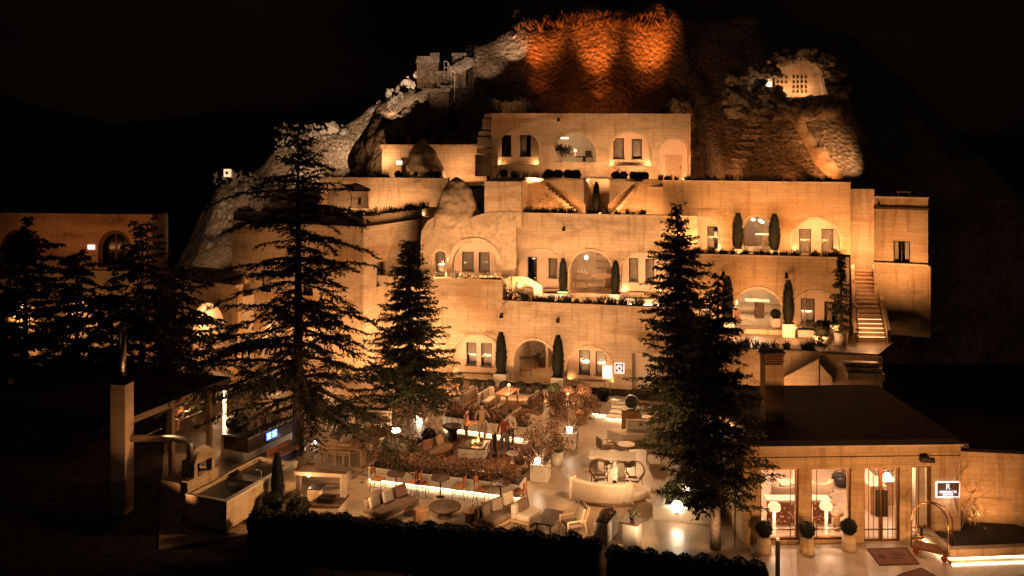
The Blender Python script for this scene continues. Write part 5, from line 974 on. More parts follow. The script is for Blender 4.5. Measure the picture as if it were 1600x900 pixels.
washers(W7, (620, 650, 690, 725), 1.6, 10.7, 11.6, 34, 'small uplight before the white walled cave house', 'white house uplights', (1, .50, .23))
washers(W8, (520, 560, 600, 645), 1.9, 8.75, 9.6, 34, 'small uplight on the left planter terrace', 'left terrace uplights', (1, .51, .24))
washers(W9, (390, 450, 510, 550), 3.5, .3, 4.5, 70, 'small uplight at the foot of the left wing', 'left wing uplights', AMB)
washers(W9b, (590, 620, 650), 2.6, .3, 5.0, 70, 'small uplight at the foot of the left wing return wall', 'left wing return uplights', (1, .51, .24))
washers(W11, (20, 70, 130, 190, 230), 3.0, 5.5, 7.4, 9, '', '', (1, .34, .11)); washers(W12, (40, 110, 170), 3, .3, 3.5, 26, 'small uplight before the far left terrace house', 'far left lower uplights', (1, .45, .16)); washers(W10, (300, 345), 3, .3, 3.8, 55, 'small uplight before the low left house', 'low left uplights', AMB)
washers(W13, (1385, 1430), 2.5, 6.2, 8.8, 62, 'small uplight on the tower house base', 'tower uplights', AMB); washers(W13b, (1345,), 1.8, 6.5, 8.2, 60, 'small uplight at the head of the long stair', 'stair head uplight', AMB); washers(W14, (1170, 1250), 2.0, 1.5, 3.0, 24, 'small uplight behind the lobby roof', 'retaining wall uplights', AMB)
light('stair_light', 'SPOT', V(1345, 400, 49.0), 75, AMB, V(1362, 520, 45), .1, 100, .9); light('stair_light', 'POINT', V(1362, 505, 44.2), 12, AMB)
# ---------------------------------------------------------------- courtyard
AX = R(-15); AXL = R(-23)      # the court is turned 15 degrees, the kitchen side 23
def at(px, py, z=0): return G(px, py, z)
def part(parent, name, mat, fn, smooth=False, bevel=0):
    mb = MB(); fn(mb); return mb.build(name, mat, parent, smooth, bevel)
def led_planter(name, label, pa, pb, depth, h, mat='white_stone', soil=True, z=0):
    a, b = at(*pa, z), at(*pb, z); W_ = Wall(a.xy, b.xy); e = empty(name, ((a.x + b.x) / 2, (a.y + b.y) / 2, z), 0, label, 'planter'); inv = Matrix.Translation(-e.location); out = []
    for nm, mt, args in (('wall', mat, (0, W_.L, z + .09, z + h, 0, -depth)), ('plinth', 'limestone_ochre', (.06, W_.L - .06, z + .001, z + .09, -.12, -depth + .05)), ('light_strip', 'strip', (.02, W_.L - .02, z + .05, z + .086, -.04, -.1))) + ((('soil', 'soil', (.05, W_.L - .05, z + h + .001, z + h + .03, -.05, -depth + .05)),) if soil else ()):
        mb = MB(); W_.box(mb, *args); o = mb.build(nm, mt, e); o.matrix_parent_inverse = inv
    return W_, e
def hedge_on(W_, e, depth, z0, z1, n, seed, mat='red_leaf', name='hedge'):
    a, b = W_.pt(.1, 0, -depth / 2), W_.pt(W_.L - .1, 0, -depth / 2); o = leaf_hedge(name, a, b, depth * .9, z0, z1, n, mat, '', e, (.07, .15), seed); o.matrix_parent_inverse = Matrix.Translation(-e.location); o['kind'] = 'stuff'; return o
Wp1, e1 = led_planter('lit_planter', 'long low planter with a light strip and russet hedge behind the bistro tables', (575, 752), (812, 782), .85, .55); hedge_on(Wp1, e1, .7, .56, 1.28, 4200, 3)
Wp2, e2 = led_planter('lit_planter', 'lit planter with a russet hedge behind the people at the fire pit', (692, 671), (824, 690), .8, .6); hedge_on(Wp2, e2, .65, .62, 1.32, 3800, 4)
Wp3, e3 = led_planter('lit_planter', 'short lit planter with a clipped ball beside the courtyard steps', (925, 649), (949, 652), .7, .7); p = Wp3.pt(.45, .72, -.35); shrub(p, .33, 'clipped ball in the short planter beside the courtyard steps')
Wp4, e4 = led_planter('lit_bench', 'low bright bench with a light strip behind the big spruce', (1002, 668), (1075, 676), .5, .45, soil=False); e4['category'] = 'bench'
# steps up to the right door
e = empty('courtyard_steps', at(962, 655), AX, 'pale courtyard steps with a light strip under each tread', 'steps')
for i in range(5):
    part(e, 'tread', 'white_stone', lambda mb: mb.box((0, .1 + .55 * i, .10 + .06 * i), (.95, .56, .06))); part(e, 'riser_light', 'strip', lambda mb: mb.box((0, -.17 + .55 * i, .055 + .06 * i), (.9, .02, .02)))
    part(e, 'tread_base', 'limestone_pale', lambda mb: mb.box((0, .14 + .55 * i, .035 + .03 * i), (.9, .5, .07 + .06 * i - .002)))
# bistro tables and chairs
def bistro_chair(label, group=None):
    e = empty('bistro_chair', (0, 0, 0), 0, label, 'chair', group)
    part(e, 'seat', 'orange_leather', lambda mb: mb.box((0, 0, .46), (.44, .44, .04)), False, .015)
    for sx in (-.2, .2):
        part(e, 'leg', 'dark_metal', lambda mb: mb.tube([(sx, -.19, .44), (sx * 1.08, -.23, 0)], .012, 6)); part(e, 'leg', 'dark_metal', lambda mb: mb.tube([(sx, .2, .86), (sx, .19, .44), (sx * 1.08, .26, 0)], .013, 6))
    part(e, 'backrest', 'orange_leather', lambda mb: mb.add([(x_, .2 - .05 * (1 - (x_ / .2) ** 2) + .05 * (1 - (x_ / .2) ** 2) * 2 + dz, z_) for dz in (0, .02) for z_ in (.62, .86) for x_ in np.linspace(-.2, .2, 7)], [(i, i + 1, i + 8, i + 7) for i in range(6)] + [(14 + i, 21 + i, 22 + i, 15 + i) for i in range(6)] + [(7 + i, 8 + i, 22 + i, 21 + i) for i in range(6)]))
    part(e, 'stretcher', 'dark_metal', lambda mb: (mb.bar((-.21, -.2, .2), (.21, -.2, .2), .012), mb.bar((-.21, -.2, .2), (-.21, .22, .2), .012), mb.bar((.21, -.2, .2), (.21, .22, .2), .012)))
    return e
ch0 = None; names = ('left', 'middle', 'right')
for i, (cx, cy) in enumerate(((619, 769), (688, 776), (782, 785))):
    q = at(cx, cy); pedestal_table(q, .36, .74, 'bistro_table', names[i] + ' round bistro table in front of the lit russet hedge', 'dark_wood', 'dark_metal', pr=.03)
    for s_ in (-1, 1):
        lb = 'orange seated bistro chair on the ' + ('left' if s_ < 0 else 'right') + ' side of the ' + names[i] + ' bistro table'
        if ch0 is None: c = ch0 = bistro_chair(lb, 'bistro chairs')
        else: c = copy_tree(ch0); c['label'] = lb
        c.location = q + Vector((s_ * .72, -s_ * .14, 0)); c.rotation_euler = (0, 0, (R(90) if s_ < 0 else R(-90)) + AX + random.uniform(-.15, .15))
# upholstered benches / sofas: axis along y (receding), seat towards +x
def sofa(name, label, loc, rz, L, W, fab='taupe_fabric', base='light_wood', pillows=3, flip=1, back=True, group=None, pf=('taupe_fabric', 'cream_fabric', 'mauve_fabric')):
    e = empty(name, loc, rz, label, 'sofa', group); f = flip
    part(e, 'frame', base, lambda mb: mb.box((0, 0, .14), (W, L, .1)), False, .01)
    for sx in (-1, 1):
        for sy in (-1, 1): part(e, 'leg', base, lambda mb: mb.box((sx * (W / 2 - .06), sy * (L / 2 - .06), .045), (.07, .07, .09)))
    part(e, 'seat_cushion', fab, lambda mb: mb.box((f * .1, 0, .29), (W - .2, L - .04, .2)), False, .05)
    if back: part(e, 'backrest', fab, lambda mb: mb.box((-f * (W / 2 - .1), 0, .44), (.18, L, .5)), False, .05)
    for i in range(pillows):
        y_ = -L / 2 + L * (i + .5) / pillows; o = part(e, 'pillow', pf[i % len(pf)], lambda mb: mb.box((0, 0, 0), (.13, min(.5, L / pillows * .95), .42)), False, .06); o.location = (-f * (W / 2 - .26), y_, .58); o.rotation_euler = (random.uniform(-.1, .1), -f * .25, random.uniform(-.2, .2))
    return e
q = at(612, 802); sofa('lounge_sofa', 'brown lounge sofa with mauve and cream pillows beside the bistro tables', (q.x, q.y, 0), R(-40), 1.9, .95, 'brown_fabric', pillows=3)
q = at(782, 815); sofa('lounge_sofa', 'dark brown lounge sofa next to the cream armchair', (q.x, q.y, 0), R(-38), 1.9, .85, 'brown_fabric', pillows=3, pf=('brown_fabric', 'taupe_fabric', 'cream_fabric'))
q = at(822, 815); sofa('lounge_armchair', 'cream armchair turned away between the dark lounge sofa and the wooden table', (q.x, q.y, 0), R(-30), .95, .75, 'cream_fabric', pillows=1, pf=('brown_fabric',))
pedestal_table(at(695, 808), .58, .4, 'coffee_table', 'large round dark coffee table beside the front hedge', 'dark_wood', 'dark_wood', pr=.25)
def block_table(name, label, loc, rz, L, W, h, mat='dark_wood', lmat='light_wood', t=.05, cat='table', inset=.1):
    e = empty(name, loc, rz, label, cat); part(e, 'top', mat, lambda mb: mb.box((0, 0, h - t / 2), (W, L, t)), False, .008)
    for sx in (-1, 1):
        for sy in (-1, 1): part(e, 'leg', lmat, lambda mb: mb.box((sx * (W / 2 - inset), sy * (L / 2 - inset), (h - t) / 2), (.08, .08, h - t)))
    return e
q = at(858, 826); block_table('coffee_table', 'oblong dark coffee table between the cream armchair and the wooden lounge chair', (q.x, q.y, 0), R(-22), 1.25, .68, .42)
q = at(657, 812); mb = MB(); mb.lathe([(.24, 0), (.28, .03), (.28, .38), (.26, .4), (.01, .4)], 6, (0, 0, 0)); o = mb.build('hexagon_stool', 'wood', loc=(q.x, q.y, 0)); tag(o, 'hexagonal wooden stool left of the large round coffee table', 'stool')
q = at(735, 814); mb = MB(); mb.lathe([(.2, 0), (.2, .3), (.3, .34), (.3, .38), (.01, .38)], 20, (0, 0, 0)); o = mb.build('side_table', 'wood', loc=(q.x, q.y, 0)); tag(o, 'low brown side table right of the large round coffee table', 'table')
q = at(752, 812); bare_tree('table_plant', 'spiky dark plant beside the dark lounge sofa', (q.x, q.y, 0), .75, .5, 51, 'dark_leaf', 160, 5, 'plant')
# wooden lounge chair, trough, pedestal
q = at(895, 836); e = empty('lounge_chair', (q.x, q.y, 0), R(-70), 'slatted wooden lounge chair beside the red planted trough', 'chair')
part(e, 'seat_cushion', 'brown_fabric', lambda mb: mb.box((0, 0, .4), (.6, .6, .1)), False, .03)
for sx in (-.34, .34):
    part(e, 'arm', 'light_wood', lambda mb: mb.box((sx, 0, .6), (.06, .72, .03))); part(e, 'leg', 'light_wood', lambda mb: mb.bar((sx, -.33, .59), (sx, -.35, 0), .045)); part(e, 'leg', 'light_wood', lambda mb: mb.bar((sx, .26, .62), (sx, .4, 0), .045))
for i in range(6): part(e, 'slat', 'light_wood', lambda mb: mb.bar((-.3 + .12 * i, .3, .38), (-.3 + .12 * i, .5, .98), .05, .02))
part(e, 'back_cushion', 'taupe_fabric', lambda mb: mb.add([(sx * .28, y_, z_) for sx in (-1, 1) for y_, z_ in ((.24, .46), (.4, .92), (.32, .96), (.15, .48))], [(0, 1, 2, 3), (7, 6, 5, 4), (0, 4, 5, 1), (1, 5, 6, 2), (2, 6, 7, 3), (3, 7, 4, 0)]), False, .03)
q = at(942, 846); e = empty('plant_trough', (q.x, q.y, 0), R(-24), 'tall white trough with red flowering plants at the hedge', 'planter'); part(e, 'trough', 'white_stone', lambda mb: mb.box((0, .35, .35), (.46, 1.2, .7)), False, .01); part(e, 'soil', 'soil', lambda mb: mb.box((0, .35, .71), (.4, 1.1, .02)))
o = leaf_hedge('red_plants', (0, -.15), (0, .85), .36, .7, 1.0, 520, 'red_leaf', '', e, (.06, .12), 8, twig=False)
q = at(984, 852); e = empty('pedestal', (q.x, q.y, 0), R(-28), 'pale stone pedestal with a dark slab top at the hedge', 'pedestal'); part(e, 'shaft', 'white_stone', lambda mb: mb.box((0, .2, .36), (.5, .5, .72)), False, .01); part(e, 'slab_top', 'dark_wood', lambda mb: mb.box((0, .2, .745), (.64, .64, .05)))
q2 = e.matrix_basis @ Vector((0, .2, .77)); t = bare_tree('vase_plant', 'small spiky plant in a dark vase on the pale pedestal', q2 + Vector((0, 0, .28)), .35, .5, 53, 'olive_leaf', 70, 6, 'plant'); mb = MB(); mb.lathe([(.05, -.28), (.1, -.18), (.04, -.02), (.05, 0), (.01, -.02)], 12); mb.build('vase', 'dark_metal', t, True)
# curved sofas
def arc_pts(r0, r1, a0, a1, n=22):
    A = np.linspace(a0, a1, n); return [(r1 * math.cos(a), r1 * math.sin(a)) for a in A] + [(r0 * math.cos(a), r0 * math.sin(a)) for a in A[::-1]]
def arc_solid(mb, r0, r1, a0, a1, z0, z1, n=22):
    A = np.linspace(R(a0), R(a1), n); vs = []
    for a in A: c, s = math.cos(a), math.sin(a); vs += [(r0 * c, r0 * s, z0), (r1 * c, r1 * s, z0), (r1 * c, r1 * s, z1), (r0 * c, r0 * s, z1)]
    fs = [(4 * i + j, 4 * i + 4 + j, 4 * i + 4 + (j + 1) % 4, 4 * i + (j + 1) % 4) for i in range(n - 1) for j in range(4)]; fs = [f[::-1] for f in fs] + [(0, 1, 2, 3), tuple(4 * (n - 1) + j for j in (3, 2, 1, 0))]; mb.add(vs, fs)
def curved_sofa(label, c, r, a0, a1, b0, b1, depth=.85, fab='cream_fabric'):
    e = empty('curved_sofa', c, 0, label, 'sofa'); part(e, 'seat', fab, lambda mb: arc_solid(mb, r - depth, r, a0, a1, .12, .44), True, .06); part(e, 'backrest', fab, lambda mb: arc_solid(mb, r - .18, r + .06, b0, b1, .13, .84), True, .06)
    part(e, 'base', 'light_wood', lambda mb: arc_solid(mb, r - depth + .1, r - .08, a0 + 4, a1 - 4, .0, .118))
    for a in np.linspace(R(a0 + 8), R(a1 - 8), 3): part(e, 'leg', 'light_wood', lambda mb: mb.tube([((r + .02) * math.cos(a), (r + .02) * math.sin(a), 0), ((r + .02) * math.cos(a), (r + .02) * math.sin(a), .14)], .03, 6))
    return e
q = at(952, 790); curved_sofa('cream curved sofa with its rounded back towards the front hedge', (q.x + .1, q.y + 1.75, 0), 1.95, 225, 318, 222, 292)
q = at(990, 690); curved_sofa('cream curved sofa on the far side of the stone high table', (q.x + .1, q.y - 1.5, 0), 2.0, 40, 128, 38, 100)
# stone table and hoop chairs
q = at(956, 738); e = empty('stone_table', (q.x, q.y - .2, 0), R(-10), 'long pale stone table on two slab legs between the curved sofas', 'table'); part(e, 'top', 'white_stone', lambda mb: mb.box((0, 0, .75), (1.85, .85, .1)), False, .01)
for sx in (-.45, .35): part(e, 'leg', 'white_stone', lambda mb: mb.box((sx, 0, .35), (.26, .4, .698)))
q = at(950, 772); e = empty('coffee_table', (q.x + .15, q.y, 0), R(-8), 'low pale slab coffee table in front of the hoop backed chairs', 'table'); part(e, 'top', 'white_stone', lambda mb: mb.box((0, 0, .33), (1.1, .6, .07)), False, .01); part(e, 'base', 'white_stone', lambda mb: mb.box((0, 0, .148), (.7, .3, .295)))
mb = MB(); mb.lathe([(.05, 0), (.09, .05), (.07, .13), (.02, .16)], 12); o = mb.build('table_bowl', 'dark_metal', loc=(q.x + .25, q.y, .366)); tag(o, 'small dark pot on the low slab coffee table', 'pot')
def hoop_chair(label, loc, rz):
    e = empty('hoop_chair', loc, rz, label, 'chair', 'hoop backed chairs'); part(e, 'seat', 'dark_wood', lambda mb: mb.box((0, 0, .4), (.5, .5, .06)), False, .02)
    H_ = [Vector((.36 * math.cos(a), .26 + .05 * math.sin(a), .66 + .33 * math.sin(a))) for a in np.linspace(0, 6.283, 25)]; part(e, 'hoop', 'bronze', lambda mb: mb.tube(H_, .024, 7, False), True)
    for sx in (-.24, .24):
        part(e, 'leg', 'bronze', lambda mb: mb.tube([(sx, -.24, .4), (sx * 1.15, -.28, 0)], .018, 6)); part(e, 'leg', 'bronze', lambda mb: mb.tube([(sx, .24, .5), (sx * 1.15, .3, 0)], .018, 6)); part(e, 'arm', 'bronze', lambda mb: mb.tube([(sx * 1.4, .26, .62), (sx * 1.3, -.1, .58), (sx, -.24, .42)], .018, 6))
    part(e, 'back_rod', 'bronze', lambda mb: mb.tube([(0, .24, .4), (0, .28, .97)], .012, 6)); return e
q = at(937, 761); hoop_chair('hoop backed chair left of the low slab table', q, R(8)); q = at(990, 765); hoop_chair('hoop backed chair right of the low slab table', q, R(-22))
def cube_chair(label, loc, rz, fab='cream_fabric'):
    e = empty('frame_chair', loc, rz, label, 'chair'); part(e, 'seat', fab, lambda mb: mb.box((0, 0, .38), (.55, .5, .1)), False, .03); part(e, 'backrest', fab, lambda mb: mb.box((0, .25, .62), (.55, .07, .36)), False, .03)
    for sx in (-.29, .29):
        for sy in (-.26, .26): part(e, 'leg', 'light_wood', lambda mb: mb.bar((sx, sy, 0), (sx, sy, .6 if sy < 0 else .8), .035))
        part(e, 'arm', 'light_wood', lambda mb: mb.bar((sx, -.26, .6), (sx, .26, .6), .035))
    return e
cube_chair('pale framed armchair right of the small round table by the far curved sofa', at(1022, 720), R(170)); cube_chair('pale framed armchair left of the small round table by the far curved sofa', at(945, 713), R(110), 'brown_fabric')
pedestal_table(at(978, 712), .38, .5, 'round_table', 'small round table in front of the far curved sofa', 'light_wood', 'light_wood', pr=.12)
q = at(988, 672); e = empty('reception_cabinet', (q.x, q.y + .3, 0), AX, 'reddish brown cabinet behind the far curved sofa', 'cabinet'); part(e, 'body', 'wood', lambda mb: mb.box((0, 0, .42), (.85, .55, .84)), False, .01); part(e, 'door', 'wood', lambda mb: mb.box((-.2, -.28, .42), (.39, .02, .74))); part(e, 'door', 'wood', lambda mb: mb.box((.2, -.28, .42), (.39, .02, .74))); part(e, 'top', 'dark_wood', lambda mb: mb.box((0, 0, .86), (.9, .6, .03)))
o = part(None, 'oval_mirror', 'dark_metal', lambda mb: mb.lathe([(.3, -.02), (.3, .02)], 24)); o.location = (q.x, q.y + .35, 1.2); o.rotation_euler = (R(80), 0, 0); tag(o, 'dark oval mirror standing on the brown cabinet', 'mirror'); part(o, 'rim', 'steel', lambda mb: mb.tube([(.3 * math.cos(a), .3 * math.sin(a), 0) for a in np.linspace(0, 6.283, 25)], .025, 6))
# sign on posts and sign on the wall
q = at(949, 618); e = empty('post_sign', (q.x, q.y, 0), R(-5), 'white panel on two posts beside the ground floor windows', 'sign'); part(e, 'panel', 'panel_white', lambda mb: mb.box((0, -.02, 1.25), (.42, .03, .62))); part(e, 'frame', 'white_stone', lambda mb: (mb.box((0, .015, 1.25), (.54, .035, .76))))
for sx in (-.15, .15): part(e, 'post', 'dark_metal', lambda mb: mb.box((sx, .05, .62), (.03, .03, 1.24)))
for i in range(5): part(e, 'text_line', 'steel', lambda mb: mb.box((0, -.04, 1.42 - .08 * i), (.3 - .05 * (i % 2), .008, .018)))
u_, z_ = W1.uz(968, 575); o = plaque(W1, u_, z_, .44, .48, 'square lit emblem sign on the wall beside the white panel sign', bg='dark_wood', name='emblem_sign')
mb = MB(); mb.tube([W1.pt(u_ + .14 * math.cos(a), z_ + .03 + .14 * math.sin(a), .06) for a in np.linspace(0, 6.283, 21)], .016, 6, False); mb.tube([W1.pt(u_ - .09, z_ - .08, .06), W1.pt(u_ - .09, z_ + .06, .06), W1.pt(u_, z_ + .1, .06), W1.pt(u_ + .09, z_ + .06, .06), W1.pt(u_ + .09, z_ - .08, .06)], .014, 6); mb.build('emblem', 'sign_text', o); mb = MB(); W1.box(mb, u_ - .14, u_ + .14, z_ - .2, z_ - .17, .065, .05); mb.build('lettering', 'sign_text', o)
# ball hedge along the ground floor front
for i, (x_, y_) in enumerate(((684, 606), (715, 607), (743, 609), (765, 610), (789, 612), (813, 613), (839, 615))): shrub(at(x_, y_), .32, ('first', 'second', 'third', 'fourth', 'fifth', 'sixth', 'seventh')[i] + ' clipped ball from the left in the row before the ground floor', 'clipped balls before the ground floor')
a, b = at(672, 609), at(846, 617); W_ = Wall(a.xy, b.xy); mb = MB(); W_.box(mb, 0, W_.L, .001, .07, .3, -.3); tag(mb.build('planting_bed', 'soil'), 'narrow dark bed of clipped balls before the ground floor', 'bed')
for i, (x_, y_, r_) in enumerate(((866, 618, .36), (888, 619, .34), (912, 621, .4))): shrub(at(x_, y_), r_, ('left', 'middle', 'right')[i] + ' of three russet bushes at the right cypress', 'russet bushes at the right cypress', 'red_leaf' if i else 'box_leaf')
# dining row along the front: tables and upholstered benches
for i, (x_, y_) in enumerate(((697, 627), (792, 634), (884, 650))):
    q = at(x_, y_); block_table('dining_table', ('left', 'middle', 'right')[i] + ' dining table in the row behind the upper russet hedge', (q.x, q.y, 0), R(-24), 1.5, .8, .74, 'wood', 'light_wood')
    mb = MB(); mb.lathe([(.06, 0), (.06, .02), (.015, .03), (.015, .2), (.09, .22), (.05, .32)], 12); o = mb.build('table_lamp', 'shade_glow', loc=(q.x + .1, q.y + .1, .745)); tag(o, 'small glowing lamp on the ' + ('left', 'middle', 'right')[i] + ' dining table', 'lamp')
    light('table_lamp_light', 'POINT', (q.x + .1, q.y + .1, 1.15), 7, WARM)
for i, (x_, y_, rz_, fl, fb) in enumerate(((668, 626, -24, 1, 'cream_fabric'), (728, 630, -24, -1, 'taupe_fabric'), (764, 632, -24, 1, 'cream_fabric'), (832, 638, -24, -1, 'brown_fabric'))):
    q = at(x_, y_); sofa('dining_bench', ('cream bench left of the left dining table', 'taupe bench right of the left dining table', 'cream bench left of the middle dining table', 'brown bench right of the middle dining table')[i], (q.x, q.y, 0), R(rz_), 1.5, .65, fb, pillows=2, flip=fl)
q = at(914, 655); e = empty('slat_bench', (q.x, q.y, 0), R(-24), 'orange slatted bench right of the right dining table', 'bench'); part(e, 'seat', 'orange_leather', lambda mb: mb.box((0, 0, .42), (.5, 1.4, .08)), False, .02)
for k in range(3): part(e, 'slat', 'light_wood', lambda mb: mb.box((.27, 0, .58 + .13 * k), (.03, 1.4, .07)))
for sx in (-.2, .26):
    for sy in (-.6, .6): part(e, 'leg', 'light_wood', lambda mb: mb.box((sx, sy, .19 if sx < 0 else .45), (.05, .05, .38 if sx < 0 else .9)))
# fire pit group
q = at(740, 716); e = empty('fire_pit', (q.x, q.y + .45, 0), R(-8), 'pale square fire pit with a small fire in the middle of the court', 'fire pit'); part(e, 'box', 'white_stone', lambda mb: mb.box((0, 0, .2), (1.2, 1.0, .4)), False, .01); part(e, 'black_top', 'black_stone', lambda mb: mb.box((0, 0, .425), (1.22, 1.02, .05)))
rgf = random.Random(2)
for i in range(5): a = rgf.uniform(0, 6.28); part(e, 'log', 'bark', lambda mb: mb.tube([(.3 * math.cos(a) + .1, .25 * math.sin(a), .48), (.1 - .2 * math.cos(a), -.2 * math.sin(a), .56)], .035, 6))
for i in range(6): x0, y0, h_ = rgf.uniform(-.05, .25), rgf.uniform(-.12, .12), rgf.uniform(.1, .24); part(e, 'flame', 'fire', lambda mb: mb.lathe([(.012, 0), (.035, .05), (.02, h_ * .6), (.002, h_)], 6, (x0, y0, .5)))
light('fire_light', 'POINT', e.location + Vector((.1, 0, .85)), 20, (1, .4, .1), radius=.12)
mb = MB(); c_ = [at(668, 731), at(812, 737), at(858, 702), at(700, 676)]; mb.prism([(p_.x, p_.y) for p_ in c_], .004, .018); tag(mb.build('court_rug', 'rug'), 'reddish brown rug under the fire pit', 'rug')
mb = MB(); W_ = Wall(at(812, 741).xy, at(862, 700).xy); W_.box(mb, 0, W_.L, .004, .16, 0, -.12); tag(mb.build('rug_kerb', 'white_stone'), 'low pale kerb along the right side of the fire pit rug', 'kerb')
pedestal_table(at(801, 724), .27, .45, 'side_table', 'small white pedestal table right of the people at the fire pit', 'white_stone', 'white_stone', pr=.05)
for (x_, y_, rz_, lb) in ((680, 714, -35, 'dark low lounger on the rug left of the fire pit'), (836, 720, -30, 'dark low lounger on the rug right of the small white table')):
    q = at(x_, y_); sofa('low_lounger', lb, (q.x, q.y, .018), R(rz_), 1.6, .75, 'brown_fabric', 'dark_wood', 2, pf=('mauve_fabric', 'taupe_fabric'))
q = at(707, 688); e = empty('fire_bowl', (q.x, q.y, 0), 0, 'dark fire bowl on a foot with three tall thin rods', 'fire bowl'); part(e, 'bowl', 'dark_metal', lambda mb: mb.lathe([(.2, .0), (.22, .35), (.2, .42), (.42, .6), (.45, .66), (.4, .66), (.01, .56)], 20), True)
for k in range(3): a = 2.1 * k + .5; part(e, 'rod', 'dark_metal', lambda mb: mb.tube([(.5 * math.cos(a), .5 * math.sin(a), 0), (.0, .0, 2.1)], .014, 6))
# cube planters with russet trees and glowing globes
def globe(loc, r, label, base=True):
    mb = MB(); mb.ball((0, 0, r), r, 18); o = mb.build('globe_lamp', 'globe', None, True, loc=loc); tag(o, label, 'lamp', 'glowing globe lamps'); mb = MB(); mb.lathe([(r * .5, -.02), (r * .5, .03)], 12); mb.build('lamp_base', 'dark_metal', o); return o
for i, (x_, y_, H_, sp, nl, sd) in enumerate(((845, 754, 2.2, 1.5, 1500, 61), (891, 702, 2.3, 1.8, 2600, 62))):
    q = at(x_, y_); e = empty('cube_planter', (q.x, q.y + .35, 0), AX, ('white cube planter with a russet tree near the bistro tables', 'white cube planter with a russet tree near the slatted bench')[i], 'planter'); part(e, 'cube', 'white_stone', lambda mb: mb.box((0, 0, .34), (.68, .68, .68)), False, .015); part(e, 'soil', 'soil', lambda mb: mb.box((0, 0, .69), (.58, .58, .02)))
    bare_tree('russet_tree', ('russet leaved small tree in the cube planter near the bistro tables', 'broad russet leaved small tree in the cube planter near the slatted bench')[i], (q.x + .02, q.y + .35, .7), H_, sp, sd, 'red_leaf', nl, 6, lsize=.12)
    globe((q.x - .12 + .1 * i, q.y + .15, .7), .11, ('glowing globe on the cube planter near the bistro tables', 'glowing globe on the cube planter near the slatted bench')[i])
potted_ball(at(871, 726), .55, .19, .23, .3, 'grassy plant in a white cylinder pot between the cube planters', mat='olive_leaf')
# boulders, balls and small tree on the left of the rug
for i, (x_, y_, r_) in enumerate(((622, 700, (.75, .5, .42)), (640, 706, (.5, .4, .38)))): q = at(x_, y_); boulder('white_boulder', ('larger of two white boulders beside the long table', 'smaller of two white boulders beside the long table')[i], (q.x, q.y, r_[2] * .6), r_, 70 + i, 'white_stone', 3, rough=.16)
potted_ball(at(670, 707), .5, .2, .24, .31, 'clipped ball in a tall pot left of the fire pit rug'); potted_ball(at(654, 712), .2, .2, .24, .31, 'clipped ball in a low pot beside the white boulders', mat='dark_leaf')
q = at(644, 714); bare_tree('russet_tree', 'slender multi stemmed tree with russet leaves beside the white boulders', (q.x, q.y, 0), 2.9, 1.5, 66, 'red_leaf', 900, 7, lsize=.1); q = at(618, 684); globe((q.x, q.y, 0), .24, 'large glowing globe between the long table and the boulders'); q = at(655, 655); globe((q.x, q.y, .0), .16, 'glowing globe in the bushes under the left spruce')
for i, (x_, y_) in enumerate(((474, 703), (492, 693), (596, 662))): q = at(x_, y_); globe((q.x, q.y, 0), .06, ('tiny bright floor lamp nearest the cedar trunk', 'tiny bright floor lamp right of the cedar trunk', 'tiny bright floor lamp behind the long table')[i])
# long table with benches
q0, q1 = at(566, 728), at(609, 698); mid = (q0 + q1) / 2; rz_ = math.atan2(q1.y - q0.y, q1.x - q0.x) - R(90)
e = empty('long_table', (mid.x - .4, mid.y, 0), rz_, 'long wooden table with slab legs left of the white boulders', 'table'); part(e, 'top', 'wood', lambda mb: mb.box((0, 0, .77), (1.1, 2.9, .06)), False, .01)
for sy in (-1.1, 0, 1.1): part(e, 'leg', 'light_wood', lambda mb: mb.box((.42, sy, .37), (.1, .3, .738)))
for sy in (-1.1, 1.1): part(e, 'leg', 'light_wood', lambda mb: mb.box((-.42, sy, .37), (.1, .3, .738)))
def wood_bench(label, loc, rz, L=1.35):
    e = empty('wooden_bench', loc, rz, label, 'bench'); part(e, 'seat', 'light_wood', lambda mb: mb.box((0, .25, .43), (L, .5, .05)))
    for k in range(3): part(e, 'slat', 'light_wood', lambda mb: mb.box((0, .0, .55 + .15 * k), (L, .03, .11)))
    for sx in (-L / 2 + .06, 0, L / 2 - .06): part(e, 'leg', 'light_wood', lambda mb: mb.box((sx, -.03, .46), (.05, .05, .92))); part(e, 'leg', 'light_wood', lambda mb: mb.box((sx, .46, .2), (.05, .05, .4)))
    part(e, 'cushion', 'taupe_fabric', lambda mb: mb.box((0, .26, .49), (L - .06, .46, .07)), False, .03); return e
q = at(524, 727); wood_bench('wooden bench with its slatted back to the front at the long table', (q.x, q.y, 0), R(-8)); q = at(552, 690); wood_bench('wooden bench along the left side of the long table', (q.x - .5, q.y, 0), R(-115), 1.9); q = at(590, 672); wood_bench('dark far bench at the head of the long table', (q.x, q.y, 0), R(172))
